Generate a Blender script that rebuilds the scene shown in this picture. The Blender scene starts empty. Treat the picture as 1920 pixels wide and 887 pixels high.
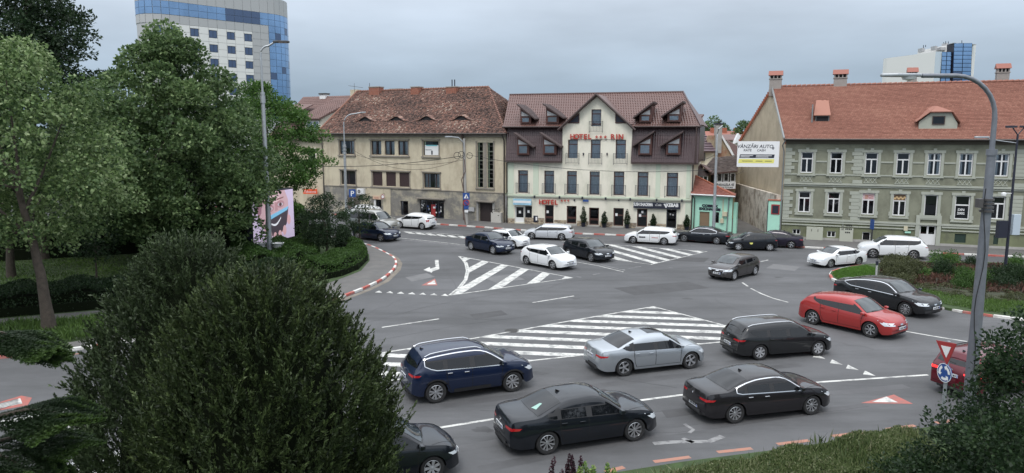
import bpy, bmesh, math, random
import numpy as np
from mathutils import Vector, Matrix
from mathutils.bvhtree import BVHTree
R = math.radians
rng = np.random.default_rng(7)
random.seed(7)
scene = bpy.context.scene
COL = scene.collection

# ------------------------------------------------------------------ camera
F_PX, HOR, CAM_H = 1380.0, 250.0, 9.0
PITCH = math.atan((443.5 - HOR) / F_PX)
cam_d = bpy.data.cameras.new('camera')
cam_d.sensor_width = 36.0
cam_d.lens = F_PX / 1920 * 36
cam_d.clip_start = 0.3
cam_d.clip_end = 3000
cam = bpy.data.objects.new('camera', cam_d)
COL.objects.link(cam)
cam.location = (0, 0, CAM_H)
cam.rotation_euler = (R(90) - PITCH, 0, 0)
scene.camera = cam

# ------------------------------------------------------------------ sky and sun
SUN_EL, SUN_AZ = R(58), R(200)       # azimuth clockwise from +Y
world = bpy.data.worlds.new('World')
scene.world = world
world.use_nodes = True
wn, wl = world.node_tree.nodes, world.node_tree.links
wn.clear()
def wnode(t, **k):
    n = wn.new(t)
    for a, b in k.items():
        setattr(n, a, b)
    return n
w_out = wnode('ShaderNodeOutputWorld')
w_bg = wnode('ShaderNodeBackground')
w_sky = wnode('ShaderNodeTexSky', sky_type='NISHITA', sun_disc=False, sun_elevation=SUN_EL, sun_rotation=SUN_AZ)
w_sky.dust_density = 3.0
w_tc = wnode('ShaderNodeTexCoord')
w_sep = wnode('ShaderNodeSeparateXYZ')
wl.new(w_tc.outputs['Generated'], w_sep.inputs[0])
# overcast cloud deck: grey-blue at the horizon, brighter towards the zenith
w_r = wnode('ShaderNodeValToRGB')
cr = w_r.color_ramp
cr.elements[0].position = 0.0; cr.elements[0].color = (2.9, 3.8, 4.8, 1)
cr.elements[1].position = 1.0; cr.elements[1].color = (17.0, 17.8, 19.0, 1)
for p_, c_ in ((0.05, (3.0, 3.9, 4.9, 1)), (0.16, (4.9, 5.6, 6.5, 1)), (0.30, (7.2, 8.0, 8.9, 1)), (0.55, (12.0, 12.7, 13.6, 1))):
    e_ = cr.elements.new(p_); e_.color = c_
wl.new(w_sep.outputs['Z'], w_r.inputs[0])
# stretched clouds
w_map = wnode('ShaderNodeMapping'); w_map.inputs['Scale'].default_value = (1.6, 1.6, 6.5)
w_map.inputs['Location'].default_value = (0.35, 0.2, 0.1)
wl.new(w_tc.outputs['Generated'], w_map.inputs[0])
w_n = wnode('ShaderNodeTexNoise'); w_n.inputs['Scale'].default_value = 1.5; w_n.inputs['Detail'].default_value = 6
w_n.inputs['Roughness'].default_value = 0.5
wl.new(w_map.outputs[0], w_n.inputs['Vector'])
w_mr = wnode('ShaderNodeMapRange'); w_mr.inputs['From Min'].default_value = 0.32; w_mr.inputs['From Max'].default_value = 0.68
w_mr.inputs['To Min'].default_value = 0.82; w_mr.inputs['To Max'].default_value = 1.16
wl.new(w_n.outputs['Fac'], w_mr.inputs['Value'])
w_mul = wnode('ShaderNodeVectorMath', operation='SCALE')
wl.new(w_r.outputs['Color'], w_mul.inputs[0]); wl.new(w_mr.outputs[0], w_mul.inputs['Scale'])
w_mix = wnode('ShaderNodeMix', data_type='RGBA')
w_mix.inputs['Factor'].default_value = 0.90
wl.new(w_sky.outputs[0], w_mix.inputs[6]); wl.new(w_mul.outputs[0], w_mix.inputs[7])
wl.new(w_mix.outputs[2], w_bg.inputs['Color'])
w_bg.inputs['Strength'].default_value = 0.1
wl.new(w_bg.outputs[0], w_out.inputs[0])

sun_d = bpy.data.lights.new('sun', 'SUN')
sun_d.energy = 1.1
sun_d.angle = R(18)
sun_d.color = (1.0, 0.96, 0.9)
sun = bpy.data.objects.new('sun', sun_d)
COL.objects.link(sun)
sd = Vector((math.sin(SUN_AZ) * math.cos(SUN_EL), math.cos(SUN_AZ) * math.cos(SUN_EL), math.sin(SUN_EL)))
sun.rotation_euler = (-sd).to_track_quat('-Z', 'Y').to_euler()
sun.location = (0, -20, 60)
scene.view_settings.view_transform = 'Standard'
scene.view_settings.look = 'None'
scene.view_settings.exposure = 0.42
scene.view_settings.gamma = 1.0
scene.cycles.max_bounces = 8
scene.cycles.transparent_max_bounces = 16

# ------------------------------------------------------------------ surveying helpers (photo measurements -> metres)
def ray(px, py):
    x = (px - 960) / F_PX; y = -(py - 443.5) / F_PX
    c, s = math.cos(PITCH), math.sin(PITCH)
    return Vector((x, c + y * s, -s + y * c))
def G(px, py, z=0.0):
    d = ray(px, py); t = (z - CAM_H) / d.z
    return Vector((d.x * t, d.y * t, z))
def AT(px, py, Y):
    d = ray(px, py); t = Y / d.y
    return Vector((d.x * t, Y, CAM_H + d.z * t))
class Fac:
    """local frame of a facade: u along it, v into depth, z up"""
    def __init__(s, p0, p1):
        s.O = G(*p0); s.E = G(*p1); d = s.E - s.O
        s.L = d.length; s.a = math.atan2(d.y, d.x)
        s.u = d.normalized(); s.v = Vector((-s.u.y, s.u.x, 0))
    def uz(s, px, py, v=0.0):
        d = ray(px, py); P = s.O + s.v * v
        n = s.v
        t = (P.x * n.x + P.y * n.y) / (d.x * n.x + d.y * n.y)
        h = Vector((d.x * t, d.y * t, 0)) - s.O
        return h.dot(s.u), CAM_H + d.z * t
    def w(s, u, v, z):
        return s.O + s.u * u + s.v * v + Vector((0, 0, z))

# ------------------------------------------------------------------ materials
MATS = {}
def mat(name, col, rough=0.7, metal=0.0, var=0.0, scale=3.0, bump=0.0, bscale=30.0, coat=0.0, spec=0.5, col2=None, stain=None,
        emit=0.0, attr=None, obj=True, detail=6, trans=0.0, alpha=None):
    if name in MATS: return MATS[name]
    m = bpy.data.materials.new(name); m.use_nodes = True
    nt = m.node_tree; N, L = nt.nodes, nt.links
    b = N['Principled BSDF']
    b.inputs['Roughness'].default_value = rough
    b.inputs['Metallic'].default_value = metal
    b.inputs['Specular IOR Level'].default_value = spec
    if coat:
        b.inputs['Coat Weight'].default_value = coat; b.inputs['Coat Roughness'].default_value = 0.04
    c4 = (*col, 1)
    b.inputs['Base Color'].default_value = c4
    out = None
    if var or col2 or stain or bump:
        tc = N.new('ShaderNodeTexCoord')
    if var or col2:
        n = N.new('ShaderNodeTexNoise'); n.inputs['Scale'].default_value = scale; n.inputs['Detail'].default_value = detail
        n.inputs['Roughness'].default_value = 0.62
        L.new(tc.outputs['Object'], n.inputs['Vector'])
        r = N.new('ShaderNodeMapRange'); r.inputs['From Min'].default_value = 0.3; r.inputs['From Max'].default_value = 0.7
        L.new(n.outputs['Fac'], r.inputs['Value'])
        mx = N.new('ShaderNodeMix'); mx.data_type = 'RGBA'
        L.new(r.outputs[0], mx.inputs['Factor'])
        ca = tuple(max(0, c * (1 - var)) for c in col); cb = tuple(c * (1 + var) for c in (col2 or col))
        mx.inputs[6].default_value = (*ca, 1); mx.inputs[7].default_value = (*cb, 1)
        out = mx.outputs[2]
    if stain:   # (colour, amount, scale, (sx, sy, sz))
        sc, am, ss, sv = stain
        mp = N.new('ShaderNodeMapping'); mp.inputs['Scale'].default_value = sv
        L.new(tc.outputs['Object'], mp.inputs[0])
        n = N.new('ShaderNodeTexNoise'); n.inputs['Scale'].default_value = ss; n.inputs['Detail'].default_value = 8
        n.inputs['Roughness'].default_value = 0.7
        L.new(mp.outputs[0], n.inputs['Vector'])
        r = N.new('ShaderNodeMapRange'); r.inputs['From Min'].default_value = 0.46; r.inputs['From Max'].default_value = 0.62
        r.inputs['To Max'].default_value = am
        L.new(n.outputs['Fac'], r.inputs['Value'])
        mx = N.new('ShaderNodeMix'); mx.data_type = 'RGBA'
        L.new(r.outputs[0], mx.inputs['Factor'])
        if out: L.new(out, mx.inputs[6])
        else: mx.inputs[6].default_value = c4
        mx.inputs[7].default_value = (*sc, 1)
        out = mx.outputs[2]
    if attr:    # per-piece tint stored on the mesh: blends towards col2-like colour list
        at = N.new('ShaderNodeAttribute'); at.attribute_name = 'tint'
        rp = N.new('ShaderNodeValToRGB'); e = rp.color_ramp.elements
        k = len(attr)
        e[0].position = 0; e[0].color = (*attr[0], 1); e[1].position = 1; e[1].color = (*attr[-1], 1)
        for i in range(1, k - 1):
            q = rp.color_ramp.elements.new(i / (k - 1)); q.color = (*attr[i], 1)
        L.new(at.outputs['Fac'], rp.inputs[0])
        out = rp.outputs[0]
    if out: L.new(out, b.inputs['Base Color'])
    if bump:
        n = N.new('ShaderNodeTexNoise'); n.inputs['Scale'].default_value = bscale; n.inputs['Detail'].default_value = 5
        L.new(tc.outputs['Object'], n.inputs['Vector'])
        bp = N.new('ShaderNodeBump'); bp.inputs['Strength'].default_value = bump; bp.inputs['Distance'].default_value = 0.02
        L.new(n.outputs['Fac'], bp.inputs['Height']); L.new(bp.outputs[0], b.inputs['Normal'])
    if emit:
        b.inputs['Emission Strength'].default_value = emit
        if out: L.new(out, b.inputs['Emission Color'])
        else: b.inputs['Emission Color'].default_value = c4
    if trans:
        tr = N.new('ShaderNodeBsdfTranslucent')
        if out: L.new(out, tr.inputs[0])
        else: tr.inputs[0].default_value = c4
        ms = N.new('ShaderNodeMixShader'); ms.inputs[0].default_value = trans
        L.new(b.outputs[0], ms.inputs[1]); L.new(tr.outputs[0], ms.inputs[2])
        L.new(ms.outputs[0], N['Material Output'].inputs[0])
    MATS[name] = m
    return m
def glass_mat(name, tint=(0.5, 0.52, 0.55), rough=0.02, thru=0.75):
    if name in MATS: return MATS[name]
    m = bpy.data.materials.new(name); m.use_nodes = True
    N, L = m.node_tree.nodes, m.node_tree.links
    N.remove(N['Principled BSDF'])
    t = N.new('ShaderNodeBsdfTransparent'); t.inputs[0].default_value = (*[c * thru for c in tint], 1)
    g = N.new('ShaderNodeBsdfGlossy'); g.inputs['Roughness'].default_value = rough; g.inputs[0].default_value = (.9, .95, 1, 1)
    fr = N.new('ShaderNodeFresnel'); fr.inputs[0].default_value = 1.6
    ms = N.new('ShaderNodeMixShader')
    L.new(fr.outputs[0], ms.inputs[0]); L.new(t.outputs[0], ms.inputs[1]); L.new(g.outputs[0], ms.inputs[2])
    L.new(ms.outputs[0], N['Material Output'].inputs[0])
    MATS[name] = m
    return m

# ------------------------------------------------------------------ objects, names, labels
def tag(o, label=None, cat=None, group=None, kind=None):
    if label: o['label'] = label
    if cat: o['category'] = cat
    if group: o['group'] = group
    if kind: o['kind'] = kind
    return o
def link(o, parent=None):
    COL.objects.link(o)
    if parent is not None: o.parent = parent
    return o
def empty(name, loc=(0, 0, 0), rz=0.0, label=None, cat=None, group=None):
    o = bpy.data.objects.new(name, None); link(o)
    o.empty_display_size = 0.3
    o.location = loc; o.rotation_euler = (0, 0, rz)
    return tag(o, label, cat, group)
def copy_tree(o, parent=None):
    c = o.copy(); COL.objects.link(c); c.parent = parent
    for ch in o.children: copy_tree(ch, c)
    return c
class MB:
    def __init__(s): s.v = []; s.f = []; s.m = []
    def face(s, pts, m=0):
        i = len(s.v); s.v += [tuple(p) for p in pts]; s.f.append(tuple(range(i, i + len(pts)))); s.m.append(m)
        return s
    def mesh_(s, V, Fs, m=0):
        i = len(s.v); s.v += [tuple(p) for p in V]
        for f in Fs: s.f.append(tuple(k + i for k in f)); s.m.append(m)
        return s
    def box(s, x0, y0, z0, x1, y1, z1, m=0, T=None):
        V = [(x0, y0, z0), (x1, y0, z0), (x1, y1, z0), (x0, y1, z0), (x0, y0, z1), (x1, y0, z1), (x1, y1, z1), (x0, y1, z1)]
        if T is not None: V = [T @ Vector(p) for p in V]
        return s.mesh_(V, [(0, 3, 2, 1), (4, 5, 6, 7), (0, 1, 5, 4), (1, 2, 6, 5), (2, 3, 7, 6), (3, 0, 4, 7)], m)
    def prism(s, pts, d, m=0):
        """pts: closed 3-D outline, extruded by the vector d"""
        n = len(pts); d = Vector(d); P = [Vector(p) for p in pts]
        V = P + [p + d for p in P]
        Fs = [tuple(range(n))[::-1], tuple(range(n, 2 * n))] + [(i, (i + 1) % n, n + (i + 1) % n, n + i) for i in range(n)]
        return s.mesh_(V, Fs, m)
    def tube(s, pts, r, seg=8, m=0, cap=True):
        P = [Vector(p) for p in pts]; n = len(P)
        rr = r if hasattr(r, '__len__') else [r] * n
        V = []
        up = Vector((0, 0, 1))
        for i, p in enumerate(P):
            t = (P[min(i + 1, n - 1)] - P[max(i - 1, 0)]).normalized()
            a = t.cross(up if abs(t.z) < 0.95 else Vector((1, 0, 0))).normalized(); b = t.cross(a)
            for k in range(seg):
                g = 2 * math.pi * k / seg
                V.append(p + (a * math.cos(g) + b * math.sin(g)) * rr[i])
        Fs = [(i * seg + k, i * seg + (k + 1) % seg, (i + 1) * seg + (k + 1) % seg, (i + 1) * seg + k) for i in range(n - 1) for k in range(seg)]
        if cap: Fs += [tuple(range(seg))[::-1], tuple(range((n - 1) * seg, n * seg))]
        return s.mesh_(V, Fs, m)
    def lathe(s, prof, seg=16, axis='z', m=0, c=(0, 0, 0)):
        """prof: (radius, height) pairs"""
        V = []
        for r, h in prof:
            for k in range(seg):
                g = 2 * math.pi * k / seg
                x, y = r * math.cos(g), r * math.sin(g)
                p = (x, y, h) if axis == 'z' else ((x, h, y) if axis == 'y' else (h, x, y))
                V.append((p[0] + c[0], p[1] + c[1], p[2] + c[2]))
        n = len(prof)
        Fs = [(i * seg + k, i * seg + (k + 1) % seg, (i + 1) * seg + (k + 1) % seg, (i + 1) * seg + k) for i in range(n - 1) for k in range(seg)]
        return s.mesh_(V, Fs, m)
    def data(s, name, mats, smooth=None, fix=True):
        me = bpy.data.meshes.new(name); me.from_pydata(s.v, [], s.f)
        for m in (mats if isinstance(mats, (list, tuple)) else [mats]): me.materials.append(m)
        me.polygons.foreach_set('material_index', s.m)
        if fix:
            bm = bmesh.new(); bm.from_mesh(me)
            bmesh.ops.remove_doubles(bm, verts=bm.verts, dist=1e-5)
            bmesh.ops.recalc_face_normals(bm, faces=bm.faces)
            bm.to_mesh(me); bm.free()
        if smooth:
            me.polygons.foreach_set('use_smooth', [True] * len(me.polygons))
            me.set_sharp_from_angle(angle=R(smooth))
        me.update()
        return me
    def build(s, name, mats, parent=None, smooth=None, loc=None, rz=None, bevel=0, fix=True):
        o = bpy.data.objects.new(name, s.data(name, mats, smooth, fix)); link(o, parent)
        if loc is not None: o.location = loc
        if rz is not None: o.rotation_euler = (0, 0, rz)
        if bevel:
            b = o.modifiers.new('b', 'BEVEL'); b.width = bevel; b.segments = 2; b.limit_method = 'ANGLE'
        return o
def obj_from(me, name, parent=None, loc=None):
    o = bpy.data.objects.new(name, me); link(o, parent)
    if loc is not None: o.location = loc
    return o
def fast_mesh(name, V, Fq, mats, tint=None, mi=None):
    """V (n,3), Fq (k,4) numpy"""
    me = bpy.data.meshes.new(name)
    n, k, w_ = len(V), len(Fq), Fq.shape[1]
    me.vertices.add(n); me.vertices.foreach_set('co', np.asarray(V, np.float32).ravel())
    me.loops.add(k * w_); me.loops.foreach_set('vertex_index', Fq.astype(np.int32).ravel())
    me.polygons.add(k); me.polygons.foreach_set('loop_start', np.arange(0, k * w_, w_, dtype=np.int32))
    if mi is not None: me.polygons.foreach_set('material_index', mi.astype(np.int32))
    for m in (mats if isinstance(mats, (list, tuple)) else [mats]): me.materials.append(m)
    if tint is not None:
        a = me.attributes.new('tint', 'FLOAT', 'FACE'); a.data.foreach_set('value', np.asarray(tint, np.float32))
    me.update(calc_edges=True); me.validate()
    return me
_txt = {}
def text(body, size, m, parent, loc, extrude=0.02, align='CENTER', name='lettering', rot=(R(90), 0, 0), sx=1.0, bold=0.0, shear=0.0, sp=1.0):
    c = bpy.data.curves.new('t', 'FONT'); c.body = body; c.size = size; c.extrude = extrude; c.align_x = align
    c.offset = bold; c.resolution_u = 3; c.shear = shear; c.space_character = sp
    t = bpy.data.objects.new('t', c); COL.objects.link(t)
    dg = bpy.context.evaluated_depsgraph_get()
    me = bpy.data.meshes.new_from_object(t.evaluated_get(dg)); me.name = name
    bpy.data.objects.remove(t); bpy.data.curves.remove(c)
    me.materials.clear(); me.materials.append(m)
    o = bpy.data.objects.new(name, me); link(o, parent)
    o.location = loc; o.rotation_euler = rot; o.scale = (sx, 1, 1)
    return o

# ------------------------------------------------------------------ cars
def paint(name, c, metal=0.0, rough=0.35):
    m = mat('paint_' + name, c, rough=rough, metal=metal, coat=0.9, spec=0.15)
    return m
M_tyre = mat('tyre', (.018, .018, .019), .85)
M_black = mat('black_plastic', (.012, .012, .013), .6)
M_gblack = mat('gloss_black', (.008, .008, .009), .12); M_surr = mat('window_rubber', (.022, .022, .024), .5)
M_cglass = mat('car_glass', (.006, .007, .009), .03, spec=0.6)
M_cglass_l = mat('car_glass_light', (.030, .040, .045), .03, spec=0.9)
M_chrome = mat('chrome', (.75, .76, .78), .12, metal=1.0)
M_alloy = mat('alloy', (.55, .56, .58), .3, metal=0.85)
M_alloyd = mat('dark_alloy', (.06, .06, .065), .35, metal=0.6)
M_hcap = mat('hubcap_silver', (.45, .46, .48), .4, metal=0.5)
M_head = mat('headlight', (.62, .66, .70), .08, coat=1.0)
M_tail = mat('taillight', (.35, .012, .015), .12, coat=1.0)
M_tail_on = mat('taillight_lit', (.9, .03, .03), .2, emit=1.4)
M_white_l = mat('lamp_white_lens', (.7, .7, .72), .15, coat=1.0)
M_plate = mat('licence_plate', (.62, .64, .66), .45)
M_pltxt = mat('plate_print', (.02, .02, .03), .6)
M_eu = mat('plate_blue', (.01, .05, .35), .5)
M_seam = mat('panel_gap', (.004, .004, .004), .9)


# ------------------------------------------------------------------ ground, roads, pavements
M_asph = mat('asphalt', (.096, .097, .101), .86, var=.26, scale=.16, bump=.35, bscale=70, stain=((.062, .063, .065), .75, .45, (.22, 1, 1)))
M_pave = mat('pavement_asphalt', (.125, .12, .115), .9, var=.15, scale=.8, bump=.25, bscale=50, stain=((.10, .10, .10), .6, 1.2, (1, 1, 1)))
M_soil = mat('soil', (.035, .04, .02), .95, var=.4, scale=1.5)
M_soilg = mat('grassy_soil', (.035, .06, .018), .95, var=.4, scale=2.0)
M_mark = mat('road_paint_white', (.56, .56, .53), .7, var=.14, scale=1.2, stain=((.17, .17, .17), .85, 2.6, (1, 1, 1)))
M_markr = mat('road_paint_red', (.36, .11, .09), .7, stain=((.2, .12, .11), .7, 4.0, (1, 1, 1)))
M_marko = mat('road_paint_orange', (.36, .17, .12), .75, stain=((.25, .17, .14), .7, 4.0, (1, 1, 1)))
M_worn = mat('road_paint_worn', (.24, .24, .24), .8, stain=((.10, .10, .105), .95, 3.0, (1, 1, 1)))
M_kred = mat('kerb_paint_red', (.42, .10, .08), .75, var=.2, scale=4, stain=((.25, .2, .18), .6, 3.0, (1, 1, 1)))
M_kwhite = mat('kerb_paint_white', (.66, .65, .62), .75, var=.1, scale=4, stain=((.33, .31, .28), .6, 3.0, (1, 1, 1)))

m = MB(); m.face([(-900, -60, -.35), (900, -60, -.35), (900, 2500, -.35), (-900, 2500, -.35)])
tag(m.build('ground', M_soilg), kind='structure')
m = MB(); m.face([(-90, -5, -.3), (110, -5, -.3), (110, 140, -.3), (-90, 140, -.3)])
m2 = MB(); m2.face([(-95, 5, 0), (115, 5, 0), (115, 108, 0), (-95, 108, 0)])
road = tag(m2.build('road', M_asph), kind='structure')

def flat(poly, z, name, mt, parent=None):
    b = MB(); b.face([(p[0], p[1], z) for p in poly])
    o = b.build(name, mt, parent)
    # keep the winding upwards
    if o.data.polygons[0].normal.z < 0: o.data.flip_normals()
    return o
def gp(pts): return [G(*p) for p in pts]
def mark(pts, mt=M_mark, z=.005, name='road_marking'):
    return flat(gp(pts), z, name, mt, road)
def mline(p, q, w=.12, mt=M_mark, z=.005, name='road_marking', world=False):
    a, b = (p, q) if world else (G(*p), G(*q)); d = (b - a).normalized(); n = Vector((-d.y, d.x, 0)) * w / 2
    return flat([a - n, b - n, b + n, a + n], z, name, mt, road)
def mpoly(pts, w=.12, mt=M_mark, z=.005, name='road_marking'):
    P = [G(*p) for p in pts]; b = MB()
    L_, R2 = [], []
    for i, p in enumerate(P):
        d = (P[min(i + 1, len(P) - 1)] - P[max(i - 1, 0)]).normalized(); n = Vector((-d.y, d.x, 0)) * w / 2
        L_.append(p + n); R2.append(p - n)
    for i in range(len(P) - 1):
        b.face([(q.x, q.y, z) for q in (R2[i], R2[i + 1], L_[i + 1], L_[i])])
    return b.build(name, mt, road)
def clip(poly, a, n):
    out = []
    for i in range(len(poly)):
        p, q = poly[i], poly[(i + 1) % len(poly)]
        dp, dq = (p - a).dot(n), (q - a).dot(n)
        if dp >= 0: out.append(p)
        if dp * dq < 0: out.append(p + (q - p) * (dp / (dp - dq)))
    return out
def hatch(poly, s0, s1, gap, w, ks):
    P = gp(poly); a, b = G(*s0), G(*s1); d = (b - a).normalized(); n = Vector((-d.y, d.x, 0))
    for k in ks:
        c = a + n * gap * k
        q = clip(clip(P, c - n * w / 2, n), c + n * w / 2, -n)
        if len(q) >= 3: flat(q, .005, 'stripe', M_mark, road)
# hatched diamond in front
DI = [(1225, 575), (1372, 613), (1346, 642), (1095, 666), (1000, 676), (900, 690), (715, 714), (640, 722), (640, 676), (716, 661.5), (890, 634), (1060, 603)]
hatch(DI, (1060, 624), (1346, 635), 1.12, .48, range(-14, 12))
mpoly([(640, 675), (716, 662), (890, 634.5), (1060, 603.5), (1225, 575), (1372, 614)], .13, z=.009)
mpoly([(1352, 641.5), (1095, 666), (1000, 676), (900, 691), (715, 716)], .13, z=.009)
# hatched triangle left of the centre
TR = [(862, 481), (1073, 521), (846, 553), (861, 540), (872, 525), (877, 508), (873, 494)]
mpoly([(860, 480.5), (875, 493), (879, 508), (874, 526), (863, 540), (844, 554), (1073, 521), (860, 480.5)], .13, z=.009)
mpoly([(862, 481), (872, 494), (875, 508), (871, 525), (858, 541), (842, 554)], .10, z=.0095)
hatch(TR, (863, 546), (947, 496.5), 1.72, .62, range(-6, 7))
# hatched wedge at the far side
WG = [(1100, 455), (1325.5, 471.8), (1220.6, 496), (1100, 478)]
hatch(WG, (1151, 461), (1252, 488), 1.45, .55, range(-6, 9))
mpoly([(1052, 452), (1325.5, 471.8), (1220.6, 496), (1167, 489), (1112, 478)], .13, z=.009)
mpoly([(745, 433), (800, 436), (868, 441)], .10, z=.009); mpoly([(770, 438), (820, 442), (872, 447.5)], .10, z=.009)
for i in range(6):
    x = 757 + i * 20
    mark([(x, 434.5 + i * 1.6), (x + 11, 434.8 + i * 1.6), (x + 22, 438 + i * 1.75), (x + 10, 438 + i * 1.75)], name='stripe')
mpoly([(818, 425.5), (870, 429.5), (930, 436)], .07, M_worn)
mpoly([(1000, 443), (1030, 447)], .07, M_worn)
# lines and dashes
mpoly([(748, 446.3), (800, 451.5), (872, 459.5)], .10); mpoly([(748, 449), (800, 454), (872, 462)], .10, M_worn)
mpoly([(1079, 491), (1120, 498), (1169, 510)], .10); mpoly([(1085, 489), (1126, 496), (1172, 507.5)], .08, M_worn)
mline((998.6, 567.5), (1076, 555)); mline((716, 614), (823, 598))
mpoly([(800, 806), (925, 786), (1195, 751.5), (1275, 741), (1545, 716), (1740, 703)], .14)
mpoly([(1690, 620), (1750, 630.5), (1822, 642)], .12)
mpoly([(1392, 530), (1402, 537)], .12); mpoly([(1408, 541), (1428, 551), (1450, 559.5), (1478, 567)], .11); mline((1425, 491), (1440, 487.5))
for a, b in (((1160, 507), (1172, 505)), ((1176, 504), (1190, 502)), ((1190, 501), (1202, 500)), ((1255, 502), (1262, 502.5)), ((1080, 519), (1090, 520)), ((1112, 515), (1124, 513))):
    mline(a, b, .1, M_worn)
mline((1268, 459), (1290, 461), .1, M_worn); mline((1296, 460.5), (1315, 461.5), .08, M_worn)
# give-way teeth
for i in range(7):
    x, y = 703 + i * 20.6, 546 + i * 1.0
    mark([(x, y + 2.4), (x + 14, y + 3.0), (x + 8, y - 1.0)], name='tooth_marking')
for x, y in ((1535, 669), (1567, 680), (1597, 690), (1629, 701)):
    mark([(x - 11, y + 1), (x + 13, y + 4), (x - 7, y - 6)], name='tooth_marking')
# bent arrow and warning triangles
mark([(815, 487.6), (822, 487.6), (824, 504.5), (812, 508.5), (809, 511.5), (794, 506.2), (806, 500.5), (806.5, 504.2), (817, 500.5)], name='arrow_marking')
mark([(790, 535.3), (820, 535), (815.5, 522.5)], M_markr, .005); mark([(799.5, 533.6), (817.5, 533.2), (814.3, 525.5)], M_mark, .009)
mark([(1614, 756), (1712, 757.5), (1676, 740)], M_markr, .005); mark([(1634, 754), (1684, 755), (1662, 744)], M_mark, .009)
# orange edge dashes
for a, b in (((1135, 885), (1170, 876)), ((1226, 866), (1294, 857)), ((1345, 848), (1410, 841)), ((1457, 833), (1517, 826)), ((1560, 818), (1618, 811)), ((1663, 805), (1716, 798)), ((1755, 793), (1790, 788)), ((1870, 778), (1900, 774)), ((1060, 900), (1100, 893))):
    mline(a, b, .17, M_marko)
mline((98, 669), (150, 663), .14, M_marko)
# markings of the left arm
mark([(-30, 763), (40, 742), (60, 746), (52, 760), (-30, 775)], M_markr, .005)
mark([(-30, 766), (38, 747), (42, 757), (-30, 772)], M_mark, .009)
for k in range(5): mline((-10 + k * 2, 760 + k * 2.2), (34, 748.5 + k * 1.8), .05, M_asph, .013)
mark([(-40, 797), (140, 763), (155, 770), (60, 790), (30, 797), (-40, 800)], name='chevron_marking')
mark([(105, 806), (150, 792), (190, 788), (200, 796), (110, 812)], name='chevron_marking')
# ghost lettering worn off the near lane
mpoly([(1225, 832), (1262, 829), (1330, 828), (1355, 818)], .22, M_worn); mpoly([(1280, 822), (1300, 830)], .15, M_worn)
mpoly([(1283, 795), (1300, 806), (1292, 812)], .12, M_worn)
# skid-dark wheel tracks and patches: joints of road repairs
M_patch = mat('road_repair', (.062, .062, .064), .9, var=.15, scale=1.2, bump=.2, bscale=60)
mark([(884, 452), (905, 455), (894, 458), (874, 455)], M_patch, .003, 'repair_patch')
M_tar = mat('tar_joint', (.035, .035, .037), .6)
mpoly([(560, 640), (800, 575), (1010, 537), (1240, 506), (1400, 494)], .03, M_tar, .0035, 'tar_joint')
mpoly([(700, 640), (860, 610), (1000, 592), (1200, 562)], .025, M_tar, .0035, 'tar_joint')
mpoly([(1000, 800), (1270, 768), (1560, 740)], .03, M_tar, .0035, 'tar_joint')
# manhole and drain covers
M_iron = mat('cast_iron', (.05, .048, .046), .6, metal=.4, bump=.5, bscale=40)
def cover(px, py, z=0.0, r=.33, parent=None):
    c = G(px, py, z); b = MB(); b.lathe([(.001, .012), (r * .82, .012), (r * .86, .006), (r, .010), (r * 1.04, 0)], 18)
    b.build('manhole_cover', M_iron, parent or road, loc=(c.x, c.y, z + .001))
cover(715, 470); cover(960, 620, 0); cover(1180, 640)

def kerb(pts_w, parent, seg=1.0, first=0, w=.16, h=.13):
    """kerb stones along a world polyline, painted red and white in turn"""
    P = [Vector((p[0], p[1], 0)) for p in pts_w]
    Ls = [0]
    for a, b in zip(P, P[1:]): Ls.append(Ls[-1] + (b - a).length)
    def at(s):
        for i in range(len(P) - 1):
            if s <= Ls[i + 1] or i == len(P) - 2:
                return P[i] + (P[i + 1] - P[i]) * ((s - Ls[i]) / (Ls[i + 1] - Ls[i]))
    n = max(1, int(Ls[-1] / seg)); s = Ls[-1] / n
    me = {}
    for c_, mt in ((0, M_kred), (1, M_kwhite)):
        b = MB(); b.box(-s / 2 + .008, -w / 2, -.02, s / 2 - .008, w / 2, h)
        d = b.data('kerb_stone', mt)
        bm = bmesh.new(); bm.from_mesh(d)
        bmesh.ops.bevel(bm, geom=[e for e in bm.edges if all(v.co.z > 0 for v in e.verts)], offset=.02, segments=1, affect='EDGES')
        bm.to_mesh(d); bm.free(); me[c_] = d
    for k in range(n):
        a, b = at(k * s), at((k + 1) * s); c = (a + b) / 2
        o = obj_from(me[(k + first) % 2], 'kerb_stone', parent, (c.x, c.y, 0)); o.rotation_euler = (0, 0, math.atan2((b - a).y, (b - a).x) + random.uniform(-.012, .012))
        o.location.z = random.uniform(-.008, .004)
def raised(poly_w, name, mt, z=.12):
    b = MB(); P = [(p[0], p[1], -.02) for p in poly_w]
    b.prism(P, (0, 0, z + .02)); return tag(b.build(name, mt), kind='structure')

# far pavement in front of the houses
KF = gp([(380, 388), (560, 397), (640, 404), (745, 414), (813, 421), (873, 425), (930, 429), (986, 433.5), (1080, 439), (1160, 442), (1230, 447), (1290, 451), (1372, 457)])
KF2 = gp([(1440, 460.5), (1491, 464), (1560, 467.5), (1640, 470.5), (1740, 475), (1867, 481), (1960, 485), (2100, 491)])
p1_ = raised([tuple(p) for p in KF] + [(24.2, 66.5), (26.0, 92), (-60, 118), (-60, 104)], 'far_pavement', M_pave)
kerb(KF, p1_, 1.0)
p2_ = raised([tuple(p) for p in KF2] + [(54, 60), (24.5, 66.0)], 'side_pavement', M_pave)
kerb(KF2, p2_, 1.35, 1)
# alley running up between the houses
b = MB(); b.face([(19.8, 66.2, .124), (24.6, 66.2, .124), (26.5, 95, .35), (18, 95, .35)])
tag(b.build('alley', mat('alley_asphalt', (.13, .125, .12), .9, var=.2, scale=.8, bump=.3, bscale=30)), kind='structure')
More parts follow.
